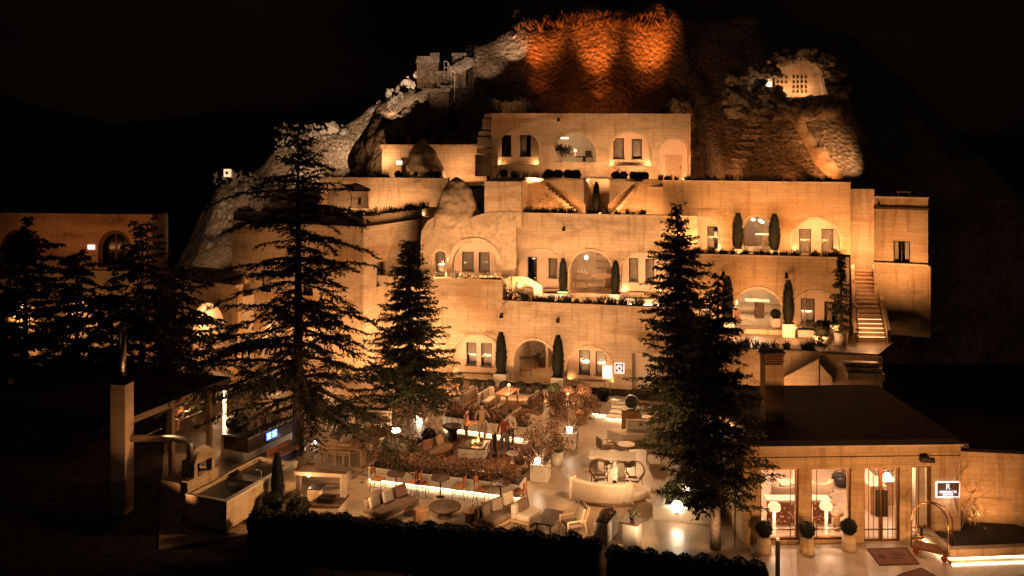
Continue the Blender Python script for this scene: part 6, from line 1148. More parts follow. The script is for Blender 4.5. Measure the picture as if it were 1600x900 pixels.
# bar counter with blue display
P0, P1 = at(388, 724), at(470, 684); Wb = Wall(P0.xy, P1.xy); e = empty('bar_counter', P0, 0, 'dark fronted bar counter with the blue display', 'bar'); inv = Matrix.Translation(-e.location)
def wpart(W_, e, inv, nm, mt, *a, bevel=0): mb = MB(); W_.box(mb, *a); o = mb.build(nm, mt, e, False, bevel); o.matrix_parent_inverse = inv; return o
wpart(Wb, e, inv, 'base', 'white_stone', 0, Wb.L, .001, .42, -.25, -1.3); wpart(Wb, e, inv, 'front_panel', 'dark_wood', -.02, Wb.L + .02, .42, 1.0, 0, -1.3); wpart(Wb, e, inv, 'worktop', 'steel', -.06, Wb.L + .06, 1.0, 1.05, .04, -1.4)
sc_ = wpart(Wb, e, inv, 'display', 'black_stone', 1.0, 1.95, .56, .95, .025, .003)
for c_ in range(2):
    wpart(Wb, sc_, Matrix.Identity(4), 'lit_field', 'screen_blue', 1.12 + .36 * c_, 1.42 + .36 * c_, .6, .91, .034, .026)
    for r_ in range(4): wpart(Wb, sc_, Matrix.Identity(4), 'text_line', 'screen_text', 1.15 + .36 * c_, 1.35 + .36 * c_ + .04 * (r_ % 2), .65 + .065 * r_, .675 + .065 * r_, .038, .035)
for i in range(7): q = Wb.pt(.4 + .3 * i, 1.05, -.55 - .15 * (i % 2)); mb = MB(); mb.lathe([(.035, 0), (.04, .16), (.015, .2), (.012, .28)], 10); o = mb.build('bottle', 'dark_metal' if i % 2 else 'terracotta', None, True, loc=q); tag(o, ('first', 'second', 'third', 'fourth', 'fifth', 'sixth', 'seventh')[i] + ' bottle from the near end of the bar counter', 'bottle', 'bottles on the bar counter')
q = at(356, 712); o = boulder('coffee_machine', 'rounded dark machine with shiny knobs at the near end of the bar', (q.x + .3, q.y + .4, 1.3), (.5, .6, .42), 81, 'black_stone', 3, 'machine', rough=.05); mb = MB(); mb.box((q.x + .3, q.y + .4, .47), (.9, 1.1, .94), R(-23)); tag(mb.build('machine_stand', 'limestone_pale', None, False, .02), 'pale stone block carrying the dark machine by the bar', 'stand')
q = at(440, 716); e = empty('cushioned_bench', (q.x + .1, q.y - .1, 0), R(66), 'low bench with orange back cushions in front of the bar counter', 'bench'); part(e, 'seat', 'wood', lambda mb: mb.box((0, 0, .3), (1.5, .5, .06)))
for sx in (-.38, .38): part(e, 'back_cushion', 'orange_leather', lambda mb: mb.box((sx, .24, .46), (.7, .07, .26)), False, .03)
for sx in (-.68, .68):
    for sy in (-.2, .2): part(e, 'leg', 'wood', lambda mb: mb.box((sx, sy, .135), (.05, .05, .27)))
# outdoor kitchen: stone box with sinks, oven hood, chimney column, pipes
P0, P1 = at(354, 836), at(459, 765); P1 = Vector((-8.2, 34.2, 0)); Wk = Wall(P0.xy, P1.xy); e = empty('outdoor_kitchen', P0, 0, 'pale stone outdoor kitchen block with black sinks at the left front', 'kitchen'); inv = Matrix.Translation(-e.location); d_ = 1.75
wpart(Wk, e, inv, 'side_panel', 'limestone_pale', 0, Wk.L, .15, 1.1, 0, -.08); wpart(Wk, e, inv, 'end_panel', 'limestone_pale', 0, .08, .15, 1.1, -.081, -d_); wpart(Wk, e, inv, 'end_panel', 'limestone_pale', Wk.L - .08, Wk.L, .15, 1.1, -.081, -d_); wpart(Wk, e, inv, 'side_panel', 'limestone_pale', .081, Wk.L - .081, .15, 1.1, -d_ + .08, -d_); wpart(Wk, e, inv, 'plinth', 'dark_wood', .1, Wk.L - .1, .001, .15, -.12, -d_ + .1)
wpart(Wk, e, inv, 'worktop', 'black_stone', .082, Wk.L - .082, .9, .96, -.082, -d_ + .082); wpart(Wk, e, inv, 'rim', 'white_stone', -.02, Wk.L + .02, 1.1, 1.15, .03, -.16); wpart(Wk, e, inv, 'rim', 'white_stone', -.02, .12, 1.101, 1.149, -.161, -d_); wpart(Wk, e, inv, 'divider', 'steel', 1.55, 1.6, .96, 1.08, -.2, -1.2); wpart(Wk, e, inv, 'divider', 'steel', 2.35, 2.4, .96, 1.08, -.2, -1.2)
for u_ in (2.0, 2.7): mb = MB(); q = Wk.pt(u_, 1.15, -.1); mb.tube([q, q + Vector((0, 0, .3)), q + Vector((-.1, .02, .36)), q + Vector((-.25, .05, .32))], .016, 6); o = mb.build('tap', 'steel', e, True); o.matrix_parent_inverse = inv
# oven hood: arched pale front with black mouth on the far side of the block
Wh = Wall(Wk.pt(.15, 0, -d_ - .05).xy, Wk.pt(1.75, 0, -d_ - .05).xy); e = empty('oven_hood', Wk.pt(.9, 0, -d_ - .3), 0, 'white arched oven with a black mouth beside the outdoor kitchen block', 'oven'); inv = Matrix.Translation(-e.location)
hp = [(0, .3), (1.6, .3), (1.6, 1.5), (1.42, 1.5), (1.42, 1.95), (1.3, 2.25), (1.1, 2.4), (.75, 2.4), (.5, 2.25), (.35, 1.95), (.32, 1.5), (0, 1.5)]; o = Wh.slab('front', hp, [rect_poly(.5, 1.25, 1.5, 1.95)], 'limestone_pale', e, .25); o.matrix_parent_inverse = inv
wpart(Wh, e, inv, 'mouth_back', 'window_dark', .45, 1.3, 1.4, 2.0, -.6, -.65); wpart(Wh, e, inv, 'oven_body', 'limestone_pale', .0, 1.6, .001, 1.4, -.26, -1.2)
q = Vector((-14.05, 32.3, 0)); e = empty('chimney_column', q, R(-8), 'tall square stone chimney column with a steel flue at the left', 'chimney'); part(e, 'column', 'limestone_pale', lambda mb: mb.box((0, 0, 2.33), (.56, .56, 4.66))); part(e, 'cap', 'dark_metal', lambda mb: mb.box((0, 0, 4.69), (.6, .6, .06))); part(e, 'flue', 'steel', lambda mb: mb.tube([(0, 0, 4.7), (0, 0, 6.6)], .13, 16), True); part(e, 'flue_band', 'dark_metal', lambda mb: mb.tube([(0, 0, 5.0), (0, 0, 5.05)], .14, 16)); part(e, 'flue_cap', 'steel', lambda mb: mb.lathe([(.14, 6.62), (.24, 6.7), (.05, 6.85)], 16))
mb = MB(); mb.tube([(-13.8, 32.4, 2.62), (-12.2, 32.35, 2.66), (-11.75, 32.33, 2.6), (-11.62, 32.3, 2.42), (-11.6, 32.3, 1.9)], .13, 14); tag(mb.build('steel_flue_pipe', 'steel', None, True), 'bent steel flue pipe running from the chimney column to the oven', 'pipe')
# open kitchen pavilion
eA, eB = G(205, 657, 3.0), G(352, 597, 3.0); Wv = Wall(eA.xy, eB.xy); e = empty('kitchen_pavilion', (eA.x, eA.y, 0), 0, 'open pavilion with a dark flat roof and timber eave at the left', 'pavilion'); inv = Matrix.Translation(-e.location)
wpart(Wv, e, inv, 'roof', 'roof_felt', -.3, Wv.L + .4, 3.0, 3.12, -.06, -7.5); wpart(Wv, e, inv, 'eave_beam', 'light_wood', -.3, Wv.L + .4, 2.86, 3.1, 0, -.055); 
for u_ in (2.3, 4.6, Wv.L + .2): wpart(Wv, e, inv, 'post', 'light_wood', u_ - .09, u_ + .09, .001, 2.86, -.01, -.19)
wpart(Wv, e, inv, 'light_strip', 'strip', Wv.L + .02, Wv.L + .06, .3, 2.7, -.08, -.12)
for u_ in (1.0, 3.4): wpart(Wv, e, inv, 'rail', 'steel', u_, u_ + 1.2, 1.95, 1.99, -.5, -.54)
for i, (u_, o_, r_) in enumerate(((3.6, -1.2, .3), (5.0, -2.0, .22))): mb = MB(); mb.lathe([(.05, -.35), (r_, -.2), (r_, .2), (.06, .3)], 14, Wv.pt(u_, 1.6, o_)); mb.tube([Wv.pt(u_, 1.9, o_), Wv.pt(u_, 3.0, o_)], .01, 5); tag(mb.build('pendant_lantern', 'terracotta', None, True), ('larger hanging clay lantern inside the kitchen pavilion', 'smaller hanging clay lantern inside the kitchen pavilion')[i], 'lantern')
light('pavilion_light', 'POINT', Wv.pt(4.6, 2.0, -1.2), 14, WARM)
# stone grill
q = at(494, 806); e = empty('stone_grill', (q.x, q.y + .3, 0), R(-8), 'open stone grill with a lintel frame behind the front hedge', 'grill'); part(e, 'plinth', 'limestone_pale', lambda mb: mb.box((0, 0, .22), (1.9, 1.0, .44))); part(e, 'hearth_slab', 'dark_wood', lambda mb: mb.box((0, 0, .465), (2.0, 1.1, .05)))
part(e, 'pillar', 'dark_wood', lambda mb: mb.box((-.85, .35, .85), (.16, .2, .72))); part(e, 'pillar', 'limestone_pale', lambda mb: mb.box((.85, .35, .85), (.22, .24, .72))); part(e, 'lintel', 'limestone_pale', lambda mb: mb.box((0, .35, 1.28), (1.95, .3, .14))); part(e, 'scalloped_cap', 'dark_wood', lambda mb: mb.add([(x_, y_, z_) for y_ in (.2, .5) for x_, z_ in ((-.97, 1.351), (.97, 1.351), (.97, 1.45), (.45, 1.45), (.3, 1.38), (-.1, 1.4), (-.25, 1.58), (-.6, 1.6), (-.8, 1.45), (-.97, 1.42))], [tuple(range(10)), tuple(range(19, 9, -1))] + [(i, 10 + i, 10 + (i + 1) % 10, (i + 1) % 10) for i in range(10)]))
part(e, 'hearth_block', 'limestone_pale', lambda mb: mb.box((-.1, -.05, .68), (.42, .4, .38))); part(e, 'black_lid', 'black_stone', lambda mb: mb.box((-.05, .05, .89), (.5, .5, .04))); part(e, 'tray', 'dark_metal', lambda mb: mb.box((.4, -.2, .58), (.6, .35, .18)))
for x_ in (-.5, -.35): part(e, 'glow_lamp', 'lamp_small', lambda mb: mb.ball((x_, .42, 1.15 + (x_ + .5)), .05, 10))
light('grill_light', 'POINT', e.location + Vector((-.45, .1, 1.0)), 7, WHITE)
t = potted_cypress(at(433, 800), 1.75, .22, 'slim potted conifer between the outdoor kitchen and the stone grill', pot=(.4, .4, .3), shape='round', pmat='terracotta', mat='dark_leaf')
# tree planter with globe
pl = [at(1020, 812), at(1112, 820), G(1118, 745), G(1050, 745)]; poly = [(p_.x, p_.y) for p_ in pl]; cx_ = sum(p_[0] for p_ in poly) / 4; cy_ = sum(p_[1] for p_ in poly) / 4; e = empty('tree_planter', (cx_, cy_, 0), 0, 'white raised stone planter round the big spruce', 'planter'); inv = Matrix.Translation(-e.location)
for i in range(4):
    a, b = poly[i], poly[(i + 1) % 4]; W_ = Wall(a, b); mb = MB(); W_.box(mb, 0 if i % 2 == 0 else .31, W_.L if i % 2 == 0 else W_.L - .31, .001, .46, .0, -.3); o = mb.build('planter_wall', 'white_stone', e); o.matrix_parent_inverse = inv
mb = MB(); mb.prism([(cx_ + (x_ - cx_) * .8, cy_ + (y_ - cy_) * .8) for x_, y_ in poly], .0, .32); o = mb.build('soil', 'soil', e); o.matrix_parent_inverse = inv
q = G(1058, 800, .32); globe((q.x, q.y, .33), .19, 'large glowing globe in the white planter under the big spruce'); q = G(1072, 772, .32); globe((q.x, q.y, .33), .13, 'smaller glowing globe half hidden under the big spruce')
o = leaf_hedge('low_planting', (5.6, 33.2), (7.2, 32.2), 1.3, .32, .75, 1600, 'olive_leaf', 'low green planting in the white planter under the big spruce', None, (.08, .18), 17, twig=False); o['kind'] = 'stuff'; o['category'] = 'plants'
# front hedges of clipped balls (dark)
def ball_hedge(label, A, B, h, wid, n, seed):
    rg = np.random.default_rng(seed); A = np.array(A); B = np.array(B); d = (B - A); L = np.linalg.norm(d); d = d / L; e = empty('clipped_hedge', (A[0], A[1], 0), math.atan2(d[1], d[0]), label, 'hedge')
    part(e, 'hedge_core', 'dark_leaf', lambda mb: mb.box((L / 2, 0, (h - .35) / 2), (L, wid * .86, h - .35)))
    for i in range(n):
        o = link('clipped_mound', ball_mesh('dark_leaf'), None, e); r_ = L / n * .62 * rg.uniform(.9, 1.15); o.location = (L * (i + .5) / n, rg.uniform(-.08, .08), h - r_ * .75 + rg.uniform(-.06, .06)); o.scale = (r_, wid * .55, r_ * rg.uniform(.8, .95)); o.rotation_euler = (0, 0, rg.uniform(-.3, .3))
    m = int(L * 900); c = np.stack([rg.uniform(0, L, m), np.where(rg.random(m) < .8, -wid * .43 - rg.uniform(0, .06, m), rg.uniform(-wid / 2, wid / 2, m)), rg.uniform(0, h - .2, m)], 1); v, f = leaves(c, rg.normal(size=(m, 3)) + np.array([0, -.5, .3]), rg.uniform(.05, .1, m), rg.uniform(.03, .06, m), rg); o = trimesh('hedge_leaves', v, f, 'dark_leaf', e); o['kind'] = 'stuff'; return e
ball_hedge('long dark clipped hedge along the front of the courtyard', (-8.75, 30.2), (2.75, 27.9), 1.0, .8, 20, 5); ball_hedge('dark clipped hedge in front of the big spruce trunk', (2.95, 27.5), (7.5, 26.4), .95, .9, 9, 6)
for i, (x_, y_, r_) in enumerate(((427, 800, .36), (466, 812, .42))): q = at(x_, y_ + 8); shrub((q.x, q.y, .25), r_, ('dark ball bush at the left end of the long front hedge', 'dark ball bush in front of the stone grill')[i], mat='dark_leaf')

# spotlights standing behind the front hedge, lighting the court
for i, (x_, y_, tx, ty, en) in enumerate(((470, 822, 420, 720, 60), (560, 830, 560, 700, 70), (680, 838, 660, 690, 80), (800, 850, 790, 690, 80), (905, 862, 900, 690, 90), (1010, 872, 960, 720, 90), (1120, 880, 1060, 760, 50))):
    p = at(x_, y_); spotlight((p.x, p.y + .2, .9), at(tx, ty, .6), en * .45, 'small spotlight hidden behind the front hedge', 'front hedge spotlights', (1, .6, .3), 120, .1)
light('kitchen_spot', 'SPOT', Vector((-4.9, 30.4, 2.3)), 260, (1, .5, .2), Vector((-9.3, 32, .7)), .1, 85, 1.0)
light('column_spot', 'SPOT', Vector((-10.4, 30.2, .3)), 150, (1, .42, .16), Vector((-14, 32.3, 3.8)), .05, 40, 1.0)
# added high spots without fixtures, brightening the court more evenly
for a_, b_, en, an in (((4.2, 30.2, 4.6), (1.2, 36, 0), 560, 95), ((8.3, 31.0, 3.7), (3.2, 36.5, .2), 380, 80), ((-6.2, 35.4, 6.2), (-3.0, 34, 0), 500, 100), ((-13.7, 31.9, 4.9), (-6.5, 36, .4), 420, 70), ((-.8, 46.2, 4.4), (-.8, 41, 0), 480, 115), ((5.6, 45.3, 4.4), (4.0, 39, 0), 480, 115)):
    spotlight(a_, b_, en, '', '', (1, .54, .25), an, .03, 1.0)
for a_, b_, en in (((5.5, 32.6, .7), (6.4, 34.6, 5), 60), ((7.7, 31.4, .6), (7.0, 29.9, 6), 22), ((-8.0, 37.4, .4), (-9, 38.4, 6), 60), ((-5.4, 41.4, .4), (-4.9, 43, 5), 50), ((-10.4, 39.6, .4), (-9.6, 38.8, 6), 40)):
    spotlight(a_, b_, en, '', '', WARM, 100, .03, 1.0)  # added uplights near the trunks that brighten the conifers
# ---------------------------------------------------------------- lobby building on the right
WL = wl(1162, 29.72, 1501, 29.95); FL = empty('lobby_building', WL.pt(WL.L / 2, 0), 0, 'low stone lobby with tall glass fronts and double doors', 'building'); invL = Matrix.Translation(-FL.location); zT = 3.22
ops = [WL.wpoly(1188, 733, 1248, 848), WL.wpoly(1267, 732, 1330, 847), WL.wpoly(1350, 731, 1406, 848), WL.wpoly(1424, 729, 1455, 844)]; ops = [fixz(o_, .02 if i == 2 else .1) for i, o_ in enumerate(ops)]
def kid(o): o.parent = FL; o.matrix_parent_inverse = invL; return o
kid(WL.slab('front_wall', rect_poly(0, WL.L, 0, zT), ops, 'limestone_ochre', None, .4))
def wk(nm, mt, *a, par=None, W_=None):
    mb = MB(); (W_ or WL).box(mb, *a); o = mb.build(nm, mt, par)
    if par is None: kid(o)
    return o
wk('coping', 'limestone_pale', -.1, WL.L + .05, zT, zT + .06, .1, -.45); wk('string_course', 'limestone_ochre', 0, WL.L, 2.82, 2.88, .05, .003)
wk('roof', 'roof_felt', 0, WL.L + .5, zT - .25, zT - .08, -.41, -7.6); wk('side_wall', 'limestone_ochre', 0, .35, 0, zT, -.41, -7.6); wk('back_wall', 'interior', .36, WL.L, .0, zT - .26, -7.3, -7.6); wk('side_wall', 'interior', WL.L - .3, WL.L, 0, zT - .27, -.41, -7.29); wk('interior_floor', 'pink_floor', .36, WL.L - .31, -.05, .012, -.41, -7.29)
for i, P_ in enumerate(ops):
    u0, u1, z0, z1 = pbox(P_); f = .06; fm = 'bronze'; nm = 'door_frame' if i == 2 else 'window'
    mb = MB(); WL.box(mb, u0, u0 + f, z0, z1, -.08, -.16); WL.box(mb, u1 - f, u1, z0, z1, -.08, -.16); WL.box(mb, u0 + f, u1 - f, z1 - f, z1, -.08, -.16); WL.box(mb, u0 + f, u1 - f, z0, z0 + f, -.08, -.16); fr_ = kid(mb.build(nm, fm))
    def sub(nm2, mt, *a):
        mb = MB(); WL.box(mb, *a); o = mb.build(nm2, mt, fr_); o.matrix_parent_inverse = Matrix.Identity(4); return o
    if i != 2: sub('rail', fm, u0 + f, u1 - f, z0 + .33, z0 + .36, -.09, -.14); sub('pane', 'glass', u0 + f, u1 - f, z0 + f, z1 - f, -.115, -.125)
    if i < 2: sub('mullion', fm, (u0 + f + .16) if i else (u1 - f - .2), (u0 + f + .185) if i else (u1 - f - .175), z0 + f, z1 - f, -.09, -.112)
    if i == 3: sub('curtain', 'curtain', u0 + .3, u1 - .06, z0 + .1, z1 - .06, -.3, -.33); sub('mullion', fm, u0 + .28, u0 + .31, z0 + f, z1 - f, -.09, -.112)
    if i == 2:
        um = (u0 + u1) / 2; sub('centre_stile', fm, um - .06, um + .06, z0, z1 - f, -.07, -.15)
        for k in range(2): sub('door_pane', 'glass', (u0 + f, um + .06)[k], (um - .06, u1 - f)[k], z0 + f, z1 - f, -.115, -.125); sub('pull_handle', 'dark_metal', um - .2 + .24 * k, um - .04 + .24 * k, .85, 1.75, -.02, -.06); sub('door_rail', fm, (u0 + f, um + .06)[k], (um - .06, u1 - f)[k], .38, .42, -.09, -.112)
        for k in (u0 + .2, u0 + .36, u1 - .2, u1 - .36): sub('door_bar', fm, k - .01, k + .01, z0 + f, z1 - f, -.09, -.112)
# sign on the front wall
u_, z_ = WL.uz(1480, 764); o = plaque(WL, u_, z_, .74, .46, 'backlit sign with the letter R emblem right of the lobby doors', bg='dark_wood', name='lobby_sign'); text_on(WL, u_, z_ + .09, .055, 'R', .26, 'sign_text', o, 'emblem'); text_on(WL, u_, z_ - .08, .055, 'RESIDENCES', .105, 'sign_text', o); text_on(WL, u_, z_ - .165, .055, 'LOUNGE', .085, 'sign_text', o)
light('sign_light', 'POINT', WL.pt(u_, z_ - .3, .3), 1.5, (1, .8, .75))
u_, z_ = WL.uz(1447, 716); mb = MB(); WL.box(mb, u_ - .25, u_ + .05, z_ - .08, z_ + .1, .22, .02); WL.box(mb, u_ + .05, u_ + .25, z_ - .12, z_ + .02, .14, .0); tag(mb.build('wall_projector', 'dark_metal', None, False, .02), 'dark projector lamp above the narrow lobby window', 'lamp')
# interior furniture
q = G(1220, 838); curved = empty('reception_desk', (q.x + 1.0, q.y + .9, 0), 0, 'long curved reception desk with a leaf patterned wood front', 'desk')
for k, (x0, x1) in enumerate(((-1.25, .05), (.35, 1.0))): part(curved, 'desk_front', 'patterned_wood', lambda mb: mb.add([(x_, -.1 - .12 * math.sin(math.pi * (x_ - x0) / (x1 - x0)), z_) for z_ in (.1, .85) for x_ in np.linspace(x0, x1, 13)], [(i, i + 1, i + 14, i + 13) for i in range(12)])); part(curved, 'desk_top', 'white_stone', lambda mb: mb.box(((x0 + x1) / 2, .12, .88), (x1 - x0, .5, .05)), False, .01); part(curved, 'plinth', 'white_stone', lambda mb: mb.box(((x0 + x1) / 2, .1, .05), (x1 - x0 - .1, .3, .1)))
def mushroom_lamp(label, loc):
    e = empty('mushroom_lamp', loc, 0, label, 'lamp', 'mushroom floor lamps'); part(e, 'stem', 'shade_glow', lambda mb: mb.tube([(0, 0, 0), (0, 0, .95)], .05, 14), True); part(e, 'shade', 'shade_glow', lambda mb: mb.lathe([(.2, .86), (.22, .92), (.2, 1.02), (.13, 1.1), (.03, 1.13)], 18), True)
    light('lamp_light', 'POINT', Vector(loc) + Vector((0, -.1, .7)), 5, WHITE)
q = G(1213, 842); mushroom_lamp('mushroom floor lamp in the left lobby window', (q.x, q.y + .25, .012)); q = G(1295, 840); mushroom_lamp('mushroom floor lamp in the middle lobby window', (q.x, q.y + .25, .012))
def tub(label, loc, r, mat, rz=0):
    e = empty('tub_chair', loc, rz, label, 'chair'); part(e, 'seat', mat, lambda mb: mb.lathe([(r * .8, .05), (r, .15), (r, .4), (r * .9, .44), (.01, .44)], 22), True); part(e, 'backrest', mat, lambda mb: arc_solid(mb, r * .72, r * 1.02, 20, 160, .4, .8), True, .05); return e
q = G(1278, 782); tub('cream tub chair behind the middle lobby window', (q.x, q.y, .012), .5, 'cream_fabric', R(180)); q = G(1222, 790); tub('grey tub chair behind the left lobby window', (q.x, q.y, .012), .45, 'taupe_fabric', R(180))
q = G(1314, 760); e = empty('indoor_bowl', (q.x, q.y, .012), 0, 'dark bowl planter at the back of the middle lobby window', 'planter'); part(e, 'bowl', 'black_stone', lambda mb: mb.lathe([(.2, 0), (.36, .2), (.34, .42), (.28, .45), (.01, .38)], 20), True); bare_tree('indoor_bush', 'reddish plant in the dark lobby bowl', (q.x, q.y, .4), .6, .5, 91, 'red_leaf', 120, 5, 'plant')
for i, (x_, y_, h_) in enumerate(((1308, 828, .62), (1297, 806, .5))): q = G(x_, y_); mb = MB(); mb.lathe([(.14, 0), (.1, h_ * .7), (.22, h_ * .85), (.22, h_), (.01, h_)], 18); o = mb.build('side_table', 'light_wood', None, True, loc=(q.x, q.y, .012)); tag(o, ('taller wooden mushroom table in the middle lobby window', 'shorter wooden mushroom table in the middle lobby window')[i], 'table')
q = G(1234, 772); block_table('lobby_table', 'pale low table at the back of the left lobby window', (q.x, q.y, .012), 0, .6, .8, .45, 'white_stone', 'light_wood'); q = G(1240, 760); mb = MB(); mb.lathe([(.16, 0), (.16, .02), (.02, .04), (.02, 1.4), (.16, 1.42), (.2, 1.6), (.08, 1.75)], 16); o = mb.build('floor_lamp', 'shade_glow', None, True, loc=(q.x, q.y, .012)); tag(o, 'slender floor lamp at the back of the left lobby window', 'lamp')
q = G(1366, 800); e = empty('lobby_counter', (q.x, q.y, .012), 0, 'wooden counter seen through the lobby doors', 'counter'); part(e, 'body', 'light_wood', lambda mb: mb.box((0, .8, .5), (.5, 2.2, 1.0))); part(e, 'top', 'white_stone', lambda mb: mb.box((0, .8, 1.03), (.6, 2.3, .05)))
q = G(1392, 795); e = empty('lobby_sideboard', (q.x + .1, q.y + .5, .012), 0, 'wooden sideboard at the right of the lobby doors', 'sideboard'); part(e, 'body', 'light_wood', lambda mb: mb.box((0, 0, .42), (.7, .5, .84))); part(e, 'top', 'white_stone', lambda mb: mb.box((0, 0, .865), (.76, .56, .05))); mb = MB(); mb.ball((0, 0, .12), .12, 14); o = mb.build('globe_lamp', 'globe', None, True, loc=(q.x + .05, q.y + .45, .905)); tag(o, 'white globe lamp on the lobby sideboard', 'lamp'); bare_tree('indoor_bush', 'dark leafy plant above the lobby sideboard', (q.x - .1, q.y + 1.4, .1), 2.3, 1.0, 95, 'dark_leaf', 500, 4, 'plant')
for u_, o_, en in ((1.2, -2.0, 34), (2.9, -2.0, 34), (1.5, -4.8, 34), (3.2, -4.8, 34), (4.9, -2.2, 28), (4.9, -5, 26), (6.0, -2.5, 20)):
    mb = MB(); mb.lathe([(.1, 0), (.1, .03)], 14, WL.pt(u_, zT - .29, o_)); kid(mb.build('downlight', 'lamp_warm')); light('lobby_downlight', 'POINT', WL.pt(u_, zT - .5, o_), en * 1.5, (1, .62, .38), radius=.1)
# roof chimney with louvred cap
q = V(1206, 650, 33.0); e = empty('roof_chimney', (q.x, q.y, zT - .1), 0, 'square stone chimney with a louvred cap on the lobby roof', 'chimney'); part(e, 'shaft', 'limestone_ochre', lambda mb: mb.box((0, 0, 1.05), (.68, .68, 2.1)))
for k in range(4): part(e, 'louvre', 'terracotta', lambda mb: mb.box((0, 0, 2.18 + .09 * k), (.72, .72, .035)))
part(e, 'core', 'dark_metal', lambda mb: mb.box((0, 0, 2.28), (.5, .5, .36))); part(e, 'cap', 'limestone_pale', lambda mb: mb.lathe([(.5, 2.47), (.42, 2.54), (.2, 2.6), (.01, 2.61)], 20))
# garden wall and lit bed
WG = wl(1501.5, 30.7, 1640, 30.3); mb = MB(); WG.box(mb, 0, WG.L, 0, 2.75, 0, -.35); tag(mb.build('garden_wall', 'limestone_ochre'), 'plain amber garden wall at the far right', 'wall')
e = empty('lit_garden_bed', G(1540, 875), 0, 'raised garden bed with two bright light strips at the right', 'planter'); inv = Matrix.Translation(-e.location); WB = Wall(G(1484, 880).xy, G(1640, 874).xy)
wpart(WB, e, inv, 'kerb', 'limestone_pale', 0, WB.L, .16, .42, 0, -.25); wpart(WB, e, inv, 'step', 'limestone_pale', -.02, WB.L, .001, .1, .12, -.25); wpart(WB, e, inv, 'light_strip', 'strip', 0, WB.L, .105, .15, -.02, -.06); wpart(WB, e, inv, 'light_strip', 'strip', 0, WB.L, .004, .03, .15, .125); wpart(WB, e, inv, 'soil', 'soil', .02, WB.L, .001, .36, -.26, -2.1); wpart(WB, e, inv, 'side_kerb', 'limestone_pale', 0, .2, .1, .42, -.251, -1.6); wpart(WB, e, inv, 'light_strip', 'strip', -.04, -.01, .05, .09, -.1, -1.5)
q = G(1567, 815, .36); t = potted_cypress((q.x, q.y + .3, .34), 1.7, .3, 'dark cone shaped conifer in the lit garden bed', pot=None, mat='dark_leaf', name='garden_conifer'); q = G(1507, 830, .36); bare_tree('bare_sapling', 'tall thin bare sapling in the lit garden bed', (q.x, q.y + .3, .34), 3.2, .9, 97, None, 0, 3)
for i, (x_, y_, r_, mt) in enumerate(((1478, 815, .34, 'dark_leaf'), (1592, 805, .42, 'dark_leaf'))): q = G(x_, y_, .36); shrub((q.x, q.y + .3, .3), r_, ('dark round bush behind the luggage cart', 'dark round bush right of the cone conifer')[i], mat=mt)
q = G(1524, 825, .36); bare_tree('garden_shrub', 'pale twiggy shrub in the middle of the lit garden bed', (q.x, q.y + .2, .34), 1.0, 1.1, 98, 'pale_scrub', 150, 6, 'shrub')
# luggage cart
q = G(1456, 868); e = empty('luggage_cart', (q.x, q.y, 0), R(-38), 'brass hotel luggage cart with a bird cage frame beside the lobby doors', 'cart'); L_, w_ = 1.1, .6
part(e, 'deck', 'rug', lambda mb: mb.box((0, 0, .24), (L_, w_, .05)), False, .01); part(e, 'deck_rim', 'brass', lambda mb: mb.tube([(-L_ / 2, -w_ / 2, .24), (L_ / 2, -w_ / 2, .24), (L_ / 2, w_ / 2, .24), (-L_ / 2, w_ / 2, .24), (-L_ / 2, -w_ / 2, .24)], .022, 6))
for sy in (-w_ / 2, w_ / 2): part(e, 'hoop', 'brass', lambda mb: mb.tube([(-L_ / 2, sy, .26)] + [(-L_ / 2 + L_ * (.5 - .5 * math.cos(a)), sy * (1 - .75 * math.sin(a)), 1.15 + .55 * math.sin(a)) for a in np.linspace(0, math.pi, 13)] + [(L_ / 2, sy, .26)], .02, 7), True); part(e, 'side_rail', 'brass', lambda mb: mb.tube([(-L_ / 2, sy, .75), (L_ / 2, sy, .75)], .014, 6))
part(e, 'hanging_bar', 'brass', lambda mb: mb.tube([(-.1, 0, 1.69), (.1, 0, 1.69)], .025, 6))
for sx in (-.42, .42):
    for sy in (-.22, .22): part(e, 'wheel', 'cloth_red', lambda mb: mb.tube([(sx, sy - .025, .1), (sx, sy + .025, .1)], .1, 14)); part(e, 'fork', 'brass', lambda mb: mb.box((sx, sy, .18), (.05, .07, .06)))
# mats, pots, bollard
def mat(label, pts, lines=True):
    P_ = [G(*p_) for p_ in pts]; mb = MB(); mb.prism([(p_.x, p_.y) for p_ in P_], .003, .02); o = mb.build('door_mat', 'mat_fibre'); tag(o, label, 'mat'); c_ = sum(P_, Vector()) / 4; f_ = lambda s_, t_: c_ + (P_[1] - P_[0]) * s_ + (P_[3] - P_[0]) * t_
    mb = MB(); n_ = 4
    for i in range(4): a, b = P_[i] * .97 + c_ * .03, P_[(i + 1) % 4] * .97 + c_ * .03; mb.bar((a.x, a.y, .0215), (b.x, b.y, .0215), .05, .003)
    mb.build('border', 'mat_print', o)
    if lines:
        for k, (s0, s1, t_) in enumerate(((-.05, .22, .13), (-.02, .3, -.02), (-.05, .26, -.15))): mb = MB(); a, b = f_(s0, t_), f_(s1, t_); mb.bar((a.x, a.y, .0215), (b.x, b.y, .0215), .06, .003); mb.build('lettering', 'mat_print', o)
        a = f_(-.27, .0); mb = MB(); mb.lathe([(.13, 0), (.13, .003)], 16, (a.x, a.y, .0205)); mb.build('emblem', 'mat_print', o)
    return o
mat('brown door mat with printed lettering in front of the lobby doors', ((1354, 858), (1416, 856), (1437, 882), (1374, 884))); mat('dark mat cut by the bottom edge of the forecourt', ((1398, 903), (1405, 899), (1440, 888), (1470, 905)), False)
